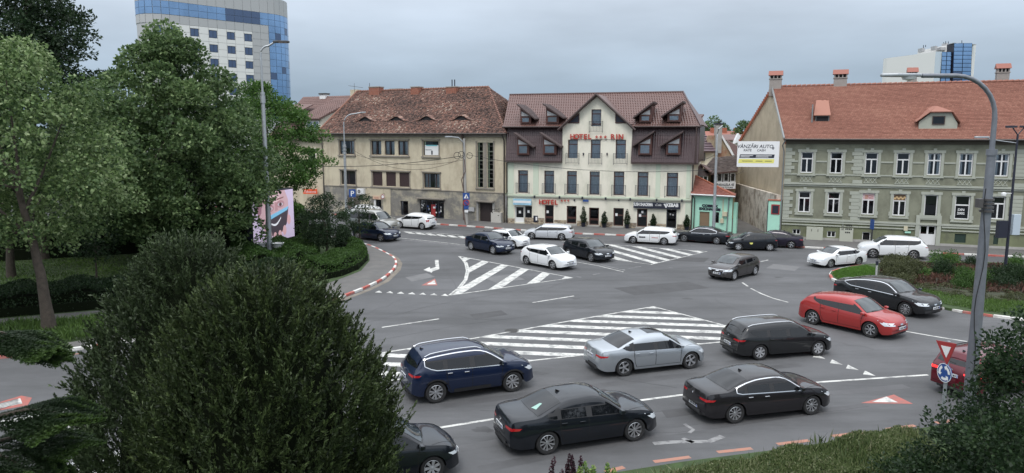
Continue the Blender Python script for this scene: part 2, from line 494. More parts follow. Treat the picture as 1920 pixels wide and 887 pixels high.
# park side: pavement with rounded corner
KP = gp([(-260, 706), (0, 672), (150, 656), (330, 628), (480, 598), (580, 576), (628, 564), (652, 554), (683.6, 541.5), (704, 532), (718, 524), (731, 514), (739, 505), (742.5, 498), (742.5, 492), (740, 487), (735.7, 483), (721.5, 475), (702.5, 465.7), (686.8, 460), (660, 453), (620, 446), (560, 437), (480, 428)])
park = raised([tuple(p) for p in KP] + [(-60, 80), (-60, 26)], 'park_pavement', M_pave)
kerb(KP, park, .93)
# lawn and planting bed of the park
LW = gp([(-300, 700), (0, 666), (130, 650), (300, 622), (450, 592), (560, 567)])
LW2 = gp([(617, 534), (650, 522), (677, 511), (693, 492), (692, 480), (676, 467), (640, 456), (600, 448), (520, 438), (470, 434)])
lawn = flat([(p.x, p.y + .35) for p in LW] + [tuple(p)[:2] for p in LW2] + [(-62, 82), (-62, 30)], .128, 'park_lawn', M_soilg)
tag(lawn, kind='structure')
fp = flat([(p.x, p.y) for p in gp([(-250, 640), (0, 618), (230, 595), (420, 572), (560, 556), (560, 545), (420, 556), (230, 583), (0, 603), (-250, 622)])], .134, 'park_path', M_pave)
tag(fp, kind='structure')
# roundabout island
KI = gp([(2050, 618), (1920, 602), (1827, 590), (1777, 582), (1752, 576), (1690, 562), (1620, 545), (1585, 536), (1566, 529), (1558, 523), (1556, 516.5), (1559, 512), (1568, 508), (1592, 503), (1621, 498.5), (1680, 494.5), (1760, 492.5), (1850, 494.5), (1960, 500), (2100, 508)])
isl = raised([tuple(p) for p in KI], 'roundabout_island', M_soilg, .13)
kerb(KI, isl, 1.3, 1)
fb = flat([tuple(p)[:2] for p in gp([(1690, 540), (1640, 520), (1650, 503), (1720, 498), (1850, 500), (1990, 507), (1990, 575), (1850, 567)])], .136, 'flower_bed', M_soil)
tag(fb, kind='structure')
# near verge below the window
NV = gp([(1000, 897), (1150, 893), (1280, 872), (1480, 846), (1640, 822), (1780, 800), (1900, 786), (2100, 762)])
verge = raised([tuple(p) for p in NV] + [(40, 5), (-40, 5), (-40, 14.2), (-8, 15.5)], 'near_verge', M_soilg, .1)

# ------------------------------------------------------------------ leaves
def leafset(C, D, ln, wd, droop=.0, seed=1, jitter=.6, face=None):
    """C (n,3) centres, D (n,3) preferred directions -> quads"""
    r = np.random.default_rng(seed); n = len(C)
    D = D + r.normal(0, jitter, (n, 3)); D[:, 2] -= droop
    D /= np.linalg.norm(D, axis=1, keepdims=True) + 1e-9
    A = np.cross(D, r.normal(0, 1, (n, 3)) + (0 if face is None else face)); A /= np.linalg.norm(A, axis=1, keepdims=True) + 1e-9
    L_ = (ln * r.uniform(.6, 1.3, n))[:, None]; W_ = (wd * r.uniform(.6, 1.3, n))[:, None]
    nrm = np.cross(D, A)
    V = np.stack([C - D * L_ * .5, C + A * W_ * .5 + nrm * W_ * .12, C + D * L_ * .5, C - A * W_ * .5 + nrm * W_ * .12], 1).reshape(-1, 3)
    F = np.arange(n * 4).reshape(-1, 4)
    return V, F
def blob_pts(c, rad, n, r, lo=.55, hi=1.08, zmin=-.7):
    """points in the shell of an ellipsoid, more above than below"""
    d = r.normal(0, 1, (int(n * 1.5) + 8, 3)); d /= np.linalg.norm(d, axis=1, keepdims=True)
    d = d[d[:, 2] > zmin][:n]
    rr = r.uniform(lo**2, hi**2, len(d))**.5
    P = np.asarray(c) + d * np.asarray(rad) * rr[:, None]
    return P, d
def foliage(name, clumps, per, ln, wd, m, parent, seed, droop=.3, lo=.5, jitter=.6, up=.3, core=None, zmin=-.7, kind='stuff', tvar=.22):
    """clumps: list of (centre, radii); returns the crown mesh object"""
    r = np.random.default_rng(seed); Cs, Ds, Ts = [], [], []
    for c, rad in clumps:
        k = int(per * (rad[0] * rad[1] * rad[2])**(2 / 3)) + 4
        P, d = blob_pts(c, rad, k, r, lo, 1.08, zmin)
        Cs.append(P); d = d.copy(); d[:, 2] += up; Ds.append(d); Ts.append(np.full(len(P), r.uniform(.3, .7)))
    C_ = np.concatenate(Cs); D_ = np.concatenate(Ds); T = np.concatenate(Ts) + r.normal(0, tvar, len(C_))
    V, F = leafset(C_, D_, ln, wd, droop, seed, jitter)
    o = obj_from(fast_mesh(name, V, F, m, np.clip(T, 0, 1)), name, parent)
    if kind: o['kind'] = kind
    return o
def leaf_mat(name, cols, rough=.55, trans=.35):
    m = mat(name, cols[0], rough, attr=cols, trans=trans, spec=.35)
    return m
M_bark = mat('bark', (.06, .048, .038), .95, var=.3, scale=6, bump=.8, bscale=14)
M_linden = leaf_mat('linden_leaves', [(.026, .052, .018), (.062, .108, .038), (.112, .178, .065), (.24, .32, .14)])
M_silverl = leaf_mat('silver_linden_leaves', [(.035, .07, .022), (.085, .14, .05), (.17, .25, .09), (.30, .37, .19)])
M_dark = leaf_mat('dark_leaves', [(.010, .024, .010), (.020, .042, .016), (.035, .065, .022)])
M_bright = leaf_mat('fresh_leaves', [(.03, .075, .018), (.06, .13, .028), (.11, .20, .04)])
M_thuja = leaf_mat('conifer_sprays', [(.013, .022, .008), (.027, .042, .014), (.046, .068, .022), (.09, .125, .042)], trans=.2)
M_thuja2 = leaf_mat('grey_conifer_sprays', [(.016, .027, .011), (.036, .055, .022), (.070, .10, .042)], trans=.2)
M_fir = leaf_mat('fir_needles', [(.008, .018, .007), (.016, .034, .010), (.06, .11, .02)], trans=.15)
M_hedge = leaf_mat('hedge_leaves', [(.022, .05, .012), (.045, .095, .02), (.075, .145, .03)])
M_olive = leaf_mat('olive_leaves', [(.035, .04, .018), (.07, .08, .035), (.12, .13, .06)])
M_olive2 = leaf_mat('olive_mix', [(.035, .06, .02), (.075, .11, .035), (.13, .165, .065), (.26, .26, .16)])
M_purple = leaf_mat('purple_leaves', [(.018, .008, .012), (.045, .016, .025), (.09, .035, .05)])
M_yellow = leaf_mat('yellow_green_leaves', [(.06, .13, .03), (.14, .24, .05), (.34, .38, .13)])
M_grass = leaf_mat('grass_blades', [(.04, .075, .02), (.075, .135, .03), (.12, .20, .05)])
M_grassb = leaf_mat('bright_grass_blades', [(.05, .11, .018), (.09, .19, .03), (.12, .24, .04)])
M_core = mat('light_block_core', (.006, .009, .004), 1.0, spec=.1)  # near-black for solid cores added to stop light coming through foliage

def trunk_mb(pts, r0, r1, seg=10):
    n = len(pts); b = MB()
    P = []
    for i in range(n - 1):
        for k in range(4):
            t = k / 4; P.append(Vector(pts[i]).lerp(Vector(pts[i + 1]), t))
    P.append(Vector(pts[-1])); N_ = len(P)
    P = [p + Vector((random.uniform(-.02, .02), random.uniform(-.02, .02), 0)) for p in P]
    rr = [(r0 + (r1 - r0) * (i / (N_ - 1))) * (1 + .5 * max(0, 1 - i / 2.5) * .5) for i in range(N_)]
    b.tube(P, rr, seg); return b
def make_tree(name, label, base, trunk_pts, r0, clumps, per, ln, wd, m, seed, limbs=8, group=None, cat='tree', **kw):
    root = empty(name, base, 0, label, cat, group)
    B = Vector(base)
    trunk_mb([Vector(p) for p in trunk_pts], r0, r0 * .45).build('trunk', M_bark, root, smooth=70)
    top = Vector(trunk_pts[-1])
    r = random.Random(seed)
    cl = sorted(clumps, key=lambda c: r.random())[:limbs]
    for c, rad in cl:
        c = Vector(c) - B; st = Vector(trunk_pts[-2]).lerp(top, r.random())
        mid = st.lerp(c, .5) + Vector((r.uniform(-.3, .3), r.uniform(-.3, .3), -.2))
        bb = MB(); bb.tube([st, mid, c], [r0 * .34, r0 * .2, r0 * .07], 6); bb.build('limb', M_bark, root, smooth=70)
    rel = [((c[0] - B.x, c[1] - B.y, c[2] - B.z), rad) for c, rad in clumps]
    foliage('crown', rel, per, ln, wd, m, root, seed, **kw)
    return root
def envelope(c, prof, n, rc, seed, squash=.75, infill=.25):
    """clumps on the surface of a crown given by (z, radius) pairs around the axis c=(x,y)"""
    r = random.Random(seed); zs = [p[0] for p in prof]; out = []
    for i in range(n):
        z = r.uniform(zs[0], zs[-1]); R_ = interp(prof, z)
        # reject to even out by circumference
        if r.random() > .25 + .75 * R_ / max(p[1] for p in prof): continue
        a = r.uniform(0, 2 * math.pi); k = r.uniform(.76, 1.12) if r.random() > infill else r.uniform(.2, .8)
        s = rc * r.uniform(.5, 1.25)
        out.append(((c[0] + math.cos(a) * R_ * k, c[1] + math.sin(a) * R_ * k, z), (s, s, s * squash)))
    return out
def interp(pts, x):
    if x <= pts[0][0]: return pts[0][1]
    for (a, b), (c, d) in zip(pts, pts[1:]):
        if x <= c: return b + (d - b) * (x - a) / (c - a)
    return pts[-1][1]

# big linden, mid left
c = (-22.6, 49.0)
make_tree('linden_tree', 'tall dark green linden in front of the office tower', (c[0], c[1], .13), [(0, 0, 0), (.1, 0, 2.5), (.0, .1, 6), (.2, 0, 11)], .32,
    envelope(c, [(2.4, 4.4), (4.3, 5.5), (6.8, 5.9), (9.2, 5.3), (11.2, 4.2), (13.0, 2.7), (14.5, 1.2), (15.4, .2)], 380, 1.1, 3, infill=.25), 250, .25, .18, M_linden, 11, 10, droop=.5, lo=.78, up=.5)
# silver linden nearer on the left, leaning trunk
b0 = G(93, 620, .13)
cl = envelope((-24.9, 34.5), [(3.9, 3.2), (5.0, 5.3), (7.2, 5.9), (9.5, 5.4), (11.6, 3.9), (13.0, 2.0), (13.7, .5)], 330, .95, 5, infill=.3)
make_tree('silver_linden_tree', 'pale silvery linden with a leaning dark trunk beside the park path', tuple(b0), [(0, 0, 0), (-.12, 0, 2.2), (-.45, .1, 4.0), (-1.2, .3, 7.2)], .27,
    cl, 310, .19, .135, M_silverl, 12, 9, droop=.75, lo=.75, tvar=.26)
# dark tree top left behind
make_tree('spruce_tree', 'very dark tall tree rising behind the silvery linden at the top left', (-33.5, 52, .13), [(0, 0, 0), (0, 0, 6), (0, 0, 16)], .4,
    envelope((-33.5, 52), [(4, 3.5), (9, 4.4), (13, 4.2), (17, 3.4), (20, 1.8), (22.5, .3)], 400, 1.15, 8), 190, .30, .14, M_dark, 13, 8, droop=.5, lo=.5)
make_tree('maple_tree', 'mid green tree showing between the silvery linden and the tall linden', (-31.5, 60, .13), [(0, 0, 0), (0, 0, 5), (0, 0, 11)], .3,
    envelope((-31.5, 60), [(3, 3.5), (7, 4.8), (11, 3.8), (13.6, 1.2)], 170, 1.1, 9), 150, .22, .15, M_linden, 14, 6)
# lighter tree right of the lamp post
make_tree('ash_tree', 'fresh green tree reaching right past the tall street lamp', (-20.6, 62, .13), [(0, 0, 0), (0, 0, 4), (-.3, 0, 9)], .26,
    envelope((-21.2, 62.5), [(2.8, 2.0), (4.5, 3.6), (6.5, 5.0), (8.3, 4.9), (10, 3.6), (11.8, 2.0), (12.9, .5)], 420, 1.0, 10, squash=.5), 240, .23, .13, M_bright, 15, 8, lo=.5)
make_tree('chestnut_tree', 'dark green tree filling in behind the tall linden on its left', (-27.5, 58, .13), [(0, 0, 0), (0, 0, 4), (0, 0, 8)], .3,
    envelope((-28.5, 57), [(1.6, 4.0), (5, 5.5), (8, 4.5), (10.5, 2)], 170, 1.2, 21), 120, .25, .17, M_dark, 16, 6)
# small dense tree by the corner
ps = G(612, 482, .13)
make_tree('plum_tree', 'small rounded tree at the park corner with slim trunk', tuple(ps), [(0, 0, 0), (.1, 0, 1.1), (.1, 0, 2.4)], .09,
    envelope((ps.x + .0, ps.y), [(1.0, 1.0), (1.8, 1.6), (3.0, 1.75), (3.9, 1.2), (4.6, .3)], 150, .45, 17), 520, .13, .08, M_dark, 17, 6, lo=.35)
ps = G(655, 470, .13)
make_tree('plum_tree', 'sparse small tree in front of the slim grey street lamp', (ps.x, ps.y + 4, .13), [(0, 0, 0), (0, 0, 1.2), (0, 0, 2.2)], .07,
    envelope((ps.x + .1, ps.y + 4), [(1.0, .7), (2.2, 1.3), (3.4, 1.1), (4.0, .3)], 70, .4, 18), 420, .14, .08, M_dark, 18, 5, lo=.3)
# trees deeper in the park: trunks one can make out
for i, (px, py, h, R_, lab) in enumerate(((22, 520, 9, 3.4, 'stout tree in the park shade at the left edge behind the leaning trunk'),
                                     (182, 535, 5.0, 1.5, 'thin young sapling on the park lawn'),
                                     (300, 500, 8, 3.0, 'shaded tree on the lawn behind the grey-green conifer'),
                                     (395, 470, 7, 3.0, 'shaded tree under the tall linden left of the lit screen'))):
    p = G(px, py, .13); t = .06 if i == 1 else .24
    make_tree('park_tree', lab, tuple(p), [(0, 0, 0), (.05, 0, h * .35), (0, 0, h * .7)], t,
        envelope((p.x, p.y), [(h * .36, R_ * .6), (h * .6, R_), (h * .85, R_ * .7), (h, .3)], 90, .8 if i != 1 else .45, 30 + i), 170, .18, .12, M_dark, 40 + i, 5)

def hedge_pts(poly, h, dens, r, z0=.13, rough=.12):
    """random points filling the outer 25 cm of a clipped hedge over a footprint polygon (world xy)"""
    P = np.array([(p[0], p[1]) for p in poly]); mn, mx_ = P.min(0), P.max(0)
    A = abs(sum(P[i][0] * P[(i + 1) % len(P)][1] - P[(i + 1) % len(P)][0] * P[i][1] for i in range(len(P)))) / 2
    n = int(A * dens * (mx_ - mn).prod() / max(A, .1))
    q = r.uniform(mn, mx_, (n, 2)); ins = np.zeros(n, bool); dist = np.full(n, 9e9)
    for i in range(len(P)):
        a, b_ = P[i], P[(i + 1) % len(P)]
        cond = ((a[1] > q[:, 1]) != (b_[1] > q[:, 1]))
        with np.errstate(divide='ignore', invalid='ignore'):
            xx = (b_[0] - a[0]) * (q[:, 1] - a[1]) / (b_[1] - a[1]) + a[0]
        ins ^= cond & (q[:, 0] < xx)
        ab = b_ - a; t = np.clip(((q - a) @ ab) / (ab @ ab), 0, 1); dist = np.minimum(dist, np.linalg.norm(q - a - t[:, None] * ab, axis=1))
    q = q[ins]; dist = dist[ins]
    bumps = np.sin(q[:, 0] * 2.1 + q[:, 1] * 1.3) * rough + np.sin(q[:, 0] * 5.1 - q[:, 1] * 4.3) * rough * .5
    top = h * np.clip(.45 + dist / .5, 0, 1) + bumps * np.clip(dist / .4, .2, 1)
    z = z0 + top * np.where(dist < .3, r.uniform(.02, 1, len(q)), 1 - r.uniform(0, .28, len(q))**1.3)
    D = np.zeros((len(q), 3)); D[:, 2] = 1
    return np.c_[q, z], D
def hedge(name, label, cat, poly, h, dens, ln, wd, m, seed, core=True, jitter=.7, rough=.12, z0=.13, kind=None, group=None, coreh=.75):
    r = np.random.default_rng(seed); P, D = hedge_pts(poly, h, dens, r, z0, rough)
    V, F = leafset(P, D, ln, wd, .0, seed, jitter)
    cx, cy = float(np.mean([p[0] for p in poly])), float(np.mean([p[1] for p in poly]))
    V = V - np.array([cx, cy, 0])
    if kind == 'stuff':
        o = obj_from(fast_mesh(name, V, F, m, np.clip(r.normal(.5, .25, len(F)), 0, 1)), name, None, (cx, cy, 0))
        tag(o, label, cat, None, 'stuff'); return o
    root = empty(name, (cx, cy, 0), 0, label, cat, group)
    o = obj_from(fast_mesh('foliage', V, F, m, np.clip(r.normal(.5, .25, len(F)), 0, 1)), 'foliage', root); o['kind'] = 'stuff'
    if core:
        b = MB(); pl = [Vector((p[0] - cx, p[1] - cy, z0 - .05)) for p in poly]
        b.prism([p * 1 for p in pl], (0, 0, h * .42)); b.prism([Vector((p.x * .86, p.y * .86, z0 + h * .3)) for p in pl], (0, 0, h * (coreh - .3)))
        b.build('light_block_core', M_core, root)  # added dark solid inside the hedge, blocks light between the leaves
    return root
w2 = lambda pts: [tuple(p)[:2] for p in gp(pts)]
hedge('boxwood_hedge', 'bright clipped rounded hedge curving round the park corner', 'hedge', w2([(560, 512), (600, 530), (640, 522), (672, 509), (690, 491), (689, 479), (672, 467), (640, 462), (650, 480), (630, 495)]), .95, 900, .12, .06, M_hedge, 51)
hedge('boxwood_hedge', 'dark round bush behind the bright corner hedge', 'shrub', w2([(628, 475), (660, 474), (662, 461), (630, 460)]), 1.6, 700, .12, .06, M_dark, 52, rough=.2)
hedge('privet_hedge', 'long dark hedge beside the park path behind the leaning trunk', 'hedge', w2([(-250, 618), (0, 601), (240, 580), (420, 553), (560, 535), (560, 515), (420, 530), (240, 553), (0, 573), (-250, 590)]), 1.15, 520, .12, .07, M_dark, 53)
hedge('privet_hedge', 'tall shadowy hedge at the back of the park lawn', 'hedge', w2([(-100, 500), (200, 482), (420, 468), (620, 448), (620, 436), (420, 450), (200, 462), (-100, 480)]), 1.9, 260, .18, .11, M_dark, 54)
hedge('privet_hedge', 'leafy hedge round the foot of the lamp post with the flower bowls', 'hedge', w2([(430, 520), (560, 515), (600, 500), (600, 470), (430, 480)]), 1.2, 500, .13, .08, M_hedge, 55, rough=.25)
hedge('bush', 'light green leafy bush beside the lit screen', 'shrub', w2([(545, 470), (580, 470), (580, 452), (545, 452)]), 3.0, 900, .16, .1, M_bright, 56, rough=.3)

def grass(name, label, poly, h, dens, wd, m, seed, z0=.13):
    r = np.random.default_rng(seed); P = np.array([(p[0], p[1]) for p in poly]); mn, mx_ = P.min(0), P.max(0)
    n = int((mx_ - mn).prod() * dens); q = r.uniform(mn, mx_, (n, 2)); ins = np.zeros(n, bool)
    for i in range(len(P)):
        a, b_ = P[i], P[(i + 1) % len(P)]; cond = ((a[1] > q[:, 1]) != (b_[1] > q[:, 1]))
        with np.errstate(divide='ignore', invalid='ignore'):
            ins ^= cond & (q[:, 0] < (b_[0] - a[0]) * (q[:, 1] - a[1]) / (b_[1] - a[1]) + a[0])
    q = q[ins]; n = len(q); hh = h * r.uniform(.5, 1.4, n) * (1 + .5 * np.sin(q[:, 0] * .9) * np.sin(q[:, 1] * 1.1))
    C_ = np.c_[q, z0 + hh * .5]; D = np.zeros((n, 3)); D[:, 2] = 1
    V, F = leafset(C_, D, hh, wd, 0, seed, .35)
    o = obj_from(fast_mesh(name, V, F, m, np.clip(r.normal(.5, .25, n) + .2 * np.sin(q[:, 0] * .5 + q[:, 1] * .7), 0, 1)), name)
    return tag(o, label, 'grass', None, 'stuff')
grass('grass', 'long shaded grass between the park path and the left kerb', [(p.x, p.y + .4) for p in LW[:6]] + [tuple(p)[:2] for p in gp([(560, 557), (420, 573), (230, 596), (0, 619), (-250, 641)])], .28, 260, .05, M_grass, 61)
grass('grass', 'mown park lawn under the trees', w2([(-200, 590), (0, 570), (240, 550), (480, 520), (480, 470), (200, 485), (-200, 505)]), .12, 70, .06, M_grass, 62)
grass('grass', 'bright mown tip of the roundabout lawn', w2([(1566, 524), (1560, 518), (1563, 512.5), (1580, 507.5), (1625, 501), (1642, 508), (1640, 524), (1620, 536), (1580, 532)]), .07, 900, .03, M_grassb, 63)
grass('grass', 'dull grass strip on the near edge of the roundabout', w2([(1620, 541), (1640, 524), (1690, 541), (1850, 568), (1990, 576), (1990, 608), (1827, 586), (1752, 572), (1690, 558)]), .12, 420, .035, M_grass, 64)
# near verge hedge and shrubs
hedge('privet_hedge', 'loose unclipped hedge along the bottom edge of the near lane', 'hedge', [(2.4, 17.0), (4, 17.6), (6.5, 18.6), (9.0, 19.6), (11, 20.5), (12, 20.2), (11.5, 18.2), (7, 16.2), (2.4, 15.6)], .62, 3000, .10, .03, M_olive2, 71, rough=.09, core=False, z0=.1)
def shrub(name, label, base, clumps, per, ln, wd, m, seed, cat='shrub', stems=7, **kw):
    root = empty(name, base, 0, label, cat)
    r = random.Random(seed); b = MB()
    cs = r.sample(clumps, min(stems, len(clumps)))
    for c_, rad in cs:
        bb = MB(); bb.tube([(r.uniform(-.08, .08), r.uniform(-.08, .08), -.1), ((c_[0] - base[0]) * .4, (c_[1] - base[1]) * .4, (c_[2] - base[2]) * .5), (c_[0] - base[0], c_[1] - base[1], c_[2] - base[2])], [.03, .02, .008], 5)
        bb.build('stem', M_bark, root, smooth=70)
    foliage('foliage', [((c_[0] - base[0], c_[1] - base[1], c_[2] - base[2]), rad) for c_, rad in clumps], per, ln, wd, m, root, seed, **kw)
    return root
# purple-leaved shrub, yellow-green shrub
r_ = random.Random(5)
def spires(c, n, spread, h0, h1, rr, seed):
    r = random.Random(seed); out = []
    for i in range(n):
        x, y = c[0] + r.uniform(-1, 1) * spread, c[1] + r.uniform(-1, 1) * spread * .6; h = r.uniform(h0, h1)
        k = max(3, int(h / .16))
        for j in range(k): out.append(((x + r.uniform(-.03, .03), y, .15 + h * (j + .5) / k), (rr * (1.15 - .75 * j / k), rr * (1.15 - .75 * j / k), .14)))
    return out
shrub('smoke_shrub', 'wispy purple leaved shrub at the bottom edge of the picture', (1.25, 15.9, .1), spires((1.25, 15.9), 11, .42, .8, 1.62, .10, 1), 9000, .06, .04, M_purple, 81)
shrub('weigela_shrub', 'fresh yellow-green flowering shrub right of the purple one', (1.95, 15.7, .1), spires((1.95, 15.7), 14, .42, .7, 1.6, .13, 2), 8000, .065, .042, M_yellow, 82)
# dark shrub mass at the lower right
def dome(c, prof, n, rc, seed, ky=1.0, sq=1.0):
    e = envelope(c, prof, n, rc, seed, squash=sq, infill=.12)
    return [((p[0], c[1] + (p[1] - c[1]) * ky, p[2]), rad) for p, rad in e]
shrub('lilac_shrub', 'tall very dark leafy shrub filling the lower right corner', (9.6, 12.4, .1), dome((10.15, 12.4), [(.3, 2.0), (2, 2.4), (3.6, 2.15), (4.8, 1.6), (5.5, 1.0), (5.9, .4)], 330, .42, 83), 1500, .085, .055, M_dark, 83, lo=.35)
shrub('lilac_shrub', 'lower dark shrub in front of the roundabout sign', (8.3, 13.8, .1), dome((8.6, 13.9), [(.3, 1.25), (1.2, 1.4), (2.0, 1.1), (2.75, .3)], 150, .32, 84), 1500, .08, .05, M_dark, 84, lo=.3)
hedge('privet_hedge', 'dark bushy border under the lower right shrubs', 'hedge', [(6.4, 15.2), (9.5, 16.6), (13, 18.6), (16, 19), (16, 13), (8, 12)], 1.15, 900, .085, .05, M_dark, 85, rough=.2, z0=.1)

# the big foreground conifers
def sprays(prof_c, prof, n, seed, ky=1.0, ln=(.35, .75), wd=.13):
    """upright feathery plumes over a dome: list of (base point, direction, length)"""
    r = np.random.default_rng(seed); out = []
    zs = [p[0] for p in prof]; mxr = max(p[1] for p in prof)
    while len(out) < n:
        z = r.uniform(zs[0], zs[-1]); R_ = interp(prof, z)
        if r.random() > .2 + .8 * R_ / mxr: continue
        a = r.uniform(0, 2 * math.pi)
        lump = 1 + .07 * math.sin(3.3 * a + z * 1.7) + .06 * math.sin(7 * a - z * 3.1) + .04 * math.sin(13 * a + z * 6)
        k = r.uniform(.86, 1.03) if r.random() > .15 else r.uniform(.5, .86)
        P = (prof_c[0] + math.cos(a) * R_ * k * lump, prof_c[1] + math.sin(a) * R_ * k * ky * lump, z)
        out.append((P, (math.cos(a) * .55, math.sin(a) * .55, 1.0), r.uniform(*ln)))
    return out
def conifer(name, label, c, prof, n, per, seed, m, ky=1.0, wd=.11, leaf=(.085, .026)):
    root = empty(name, (c[0], c[1], .1), 0, label, 'tree')
    b = MB(); b.tube([(0, 0, -.15), (0, 0, prof[-1][0] * .8)], [.16, .04], 8); b.build('trunk', M_bark, root, smooth=70)
    r = np.random.default_rng(seed); S = sprays(c, prof, n, seed, ky)
    B = np.array([s_[0] for s_ in S]) - np.array([c[0], c[1], .1]); D = np.array([s_[1] for s_ in S]); D += r.normal(0, .28, D.shape); D /= np.linalg.norm(D, axis=1, keepdims=True)
    Ln = np.array([s_[2] for s_ in S])
    k = per; t = r.random((n, k)) ; rad = wd * (1.05 - t) * r.random((n, k))**.5
    q = r.normal(0, 1, (n, k, 3)); q /= np.linalg.norm(q, axis=2, keepdims=True)
    P = B[:, None, :] + D[:, None, :] * (t * Ln[:, None] - Ln[:, None] * .4)[:, :, None] + q * rad[:, :, None]
    DD = D[:, None, :] + q * .55
    tint = np.clip((r.normal(.42, .2, n))[:, None] + (t - .5) * .35 + r.normal(0, .12, (n, k)), 0, 1)
    V, F = leafset(P.reshape(-1, 3), DD.reshape(-1, 3), leaf[0], leaf[1], 0, seed, .25)
    o = obj_from(fast_mesh('crown', V, F, m, tint.ravel()), 'crown', root); o['kind'] = 'stuff'
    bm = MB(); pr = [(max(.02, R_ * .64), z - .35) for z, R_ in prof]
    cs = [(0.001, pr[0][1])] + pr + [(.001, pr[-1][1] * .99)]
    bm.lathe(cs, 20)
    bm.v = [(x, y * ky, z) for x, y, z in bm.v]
    bm.build('light_block_core', M_core, root, smooth=60)  # added dark lathe body in the crown, keeps light from shining through
    return root
conifer('juniper_tree', 'huge dark domed conifer filling the lower left foreground', (-4.6, 13.4), [(.2, 2.1), (2.0, 2.35), (3.5, 2.2), (4.4, 1.98), (5.1, 1.66), (5.7, 1.3), (6.1, .92), (6.38, .45)], 5400, 40, 91, M_thuja, leaf=(.092, .028))
conifer('juniper_tree', 'conifer with a pointed top rising at the left shoulder of the huge dark one', (-6.75, 15.1), [(.2, 2.1), (2.4, 2.4), (3.8, 2.2), (4.8, 1.8), (5.7, 1.25), (6.35, .8), (6.75, .35)], 4000, 38, 92, M_thuja2, leaf=(.095, .032))
# fir branches entering from the left
def fir(label, base, branches, seed):
    root = empty('fir_tree', base, 0, label, 'tree')
    b = MB(); b.tube([(0, 0, -.1), (0, 0, 10.5)], [.18, .05], 10); b.build('trunk', M_bark, root, smooth=70)
    r = np.random.default_rng(seed)
    for (z, dx, dy, dz) in branches:
        a = Vector((0, 0, z)); e = Vector((dx, dy, z + dz)); md = a.lerp(e, .55) + Vector((0, 0, .12))
        bb = MB(); bb.tube([a, md, e], [.035, .02, .006], 6); br = bb.build('branch', M_bark, root, smooth=70)
        Cs, Ds, Ts = [], [], []
        def twig(p, q, n, ln):
            t = r.random(n)[:, None]; P = np.array(p) * (1 - t) + np.array(q) * t
            ax = np.array(q) - np.array(p); ax = ax / np.linalg.norm(ax)
            s = r.normal(0, 1, (n, 3)); s -= (s @ ax)[:, None] * ax; s /= np.linalg.norm(s, axis=1, keepdims=True); s[:, 2] = np.abs(s[:, 2]) * .6
            Dd = s + ax * .7; Cs.append(P + s * ln * .45); Ds.append(Dd); Ts.append(.3 + .6 * t.ravel()**3 + r.normal(0, .08, n))
        ts = np.linspace(.25, 1, 15)
        for t in ts:
            p = (a.lerp(md, t / .55) if t < .55 else md.lerp(e, (t - .55) / .45))
            dr = (e - a).normalized(); sidev = Vector((-dr.y, dr.x, 0))
            for s_ in (-1, 1):
                L2 = .75 * (1.15 - t) + .12
                q = p + (dr * .75 + sidev * s_) .normalized() * L2 + Vector((0, 0, -.10 * L2))
                twig(p, q, int(420 * L2) + 60, .05)
                for t3 in (.35, .65):
                    p3 = p.lerp(q, t3); q3 = p3 + (dr * 1.0 + sidev * s_ * .2).normalized() * L2 * .4
                    twig(p3, q3, int(200 * L2) + 30, .045)
        twig(a, e, 700, .05)
        C_, D_, T_ = map(np.concatenate, (Cs, Ds, Ts))
        V, F = leafset(C_, D_, .055, .011, 0, seed, .2)
        o = obj_from(fast_mesh('needles', V, F, M_fir, np.clip(T_, 0, 1)), 'needles', br); o['kind'] = 'stuff'
fir('fir whose bright tipped branches reach in from the left edge', (-5.3, 6.6, .1), [(7.0, .72, .5, -.22), (6.9, .5, .8, -.3), (6.14, 1.0, .5, -.06), (5.85, .75, .1, -.2), (5.9, .7, .9, -.25), (5.6, .8, .3, -.2), (5.4, .6, .6, -.2)], 95)

# planting on the roundabout
IS = [('bush', 'olive feathery bush mass on the roundabout behind the black fastback', [(1652, 528), (1660, 500), (1705, 498), (1722, 520), (1700, 540)], 1.35, 520, M_olive, .25),
      ('bush', 'round yellow-green bush near the far side of the roundabout', [(1750, 502), (1752, 494), (1792, 494), (1797, 503)], 1.3, 900, M_bright, .2),
      ('bush', 'dark low bush right of the yellow-green one on the roundabout', [(1805, 505), (1806, 496), (1850, 497), (1850, 506)], .9, 600, M_dark, .2),
      ('bush', 'dark conical bush in the middle of the flower bed', [(1756, 528), (1758, 515), (1776, 515), (1776, 528)], 1.3, 900, M_dark, .15),
      ('bush', 'mid green spreading bush left of the big lamp post on the roundabout', [(1790, 545), (1795, 522), (1850, 524), (1852, 548)], 1.1, 700, M_hedge, .2),
      ('bush', 'spreading bush at the right edge of the roundabout', [(1862, 545), (1866, 520), (1960, 524), (1960, 550)], 1.2, 600, M_dark, .25),
      ('bush', 'low grey-green planting along the near side of the flower bed', [(1700, 548), (1700, 536), (1850, 556), (1990, 566), (1990, 576), (1850, 570)], .5, 700, M_olive, .1),
      ('bush', 'small bright green tuft beside the olive bush', [(1715, 530), (1716, 514), (1738, 514), (1740, 530)], .75, 900, M_bright, .15),
      ('bush', 'pale flowering bush at the far right of the roundabout', [(1890, 506), (1890, 498), (1925, 498), (1925, 508)], 1.0, 800, M_bright, .15)]
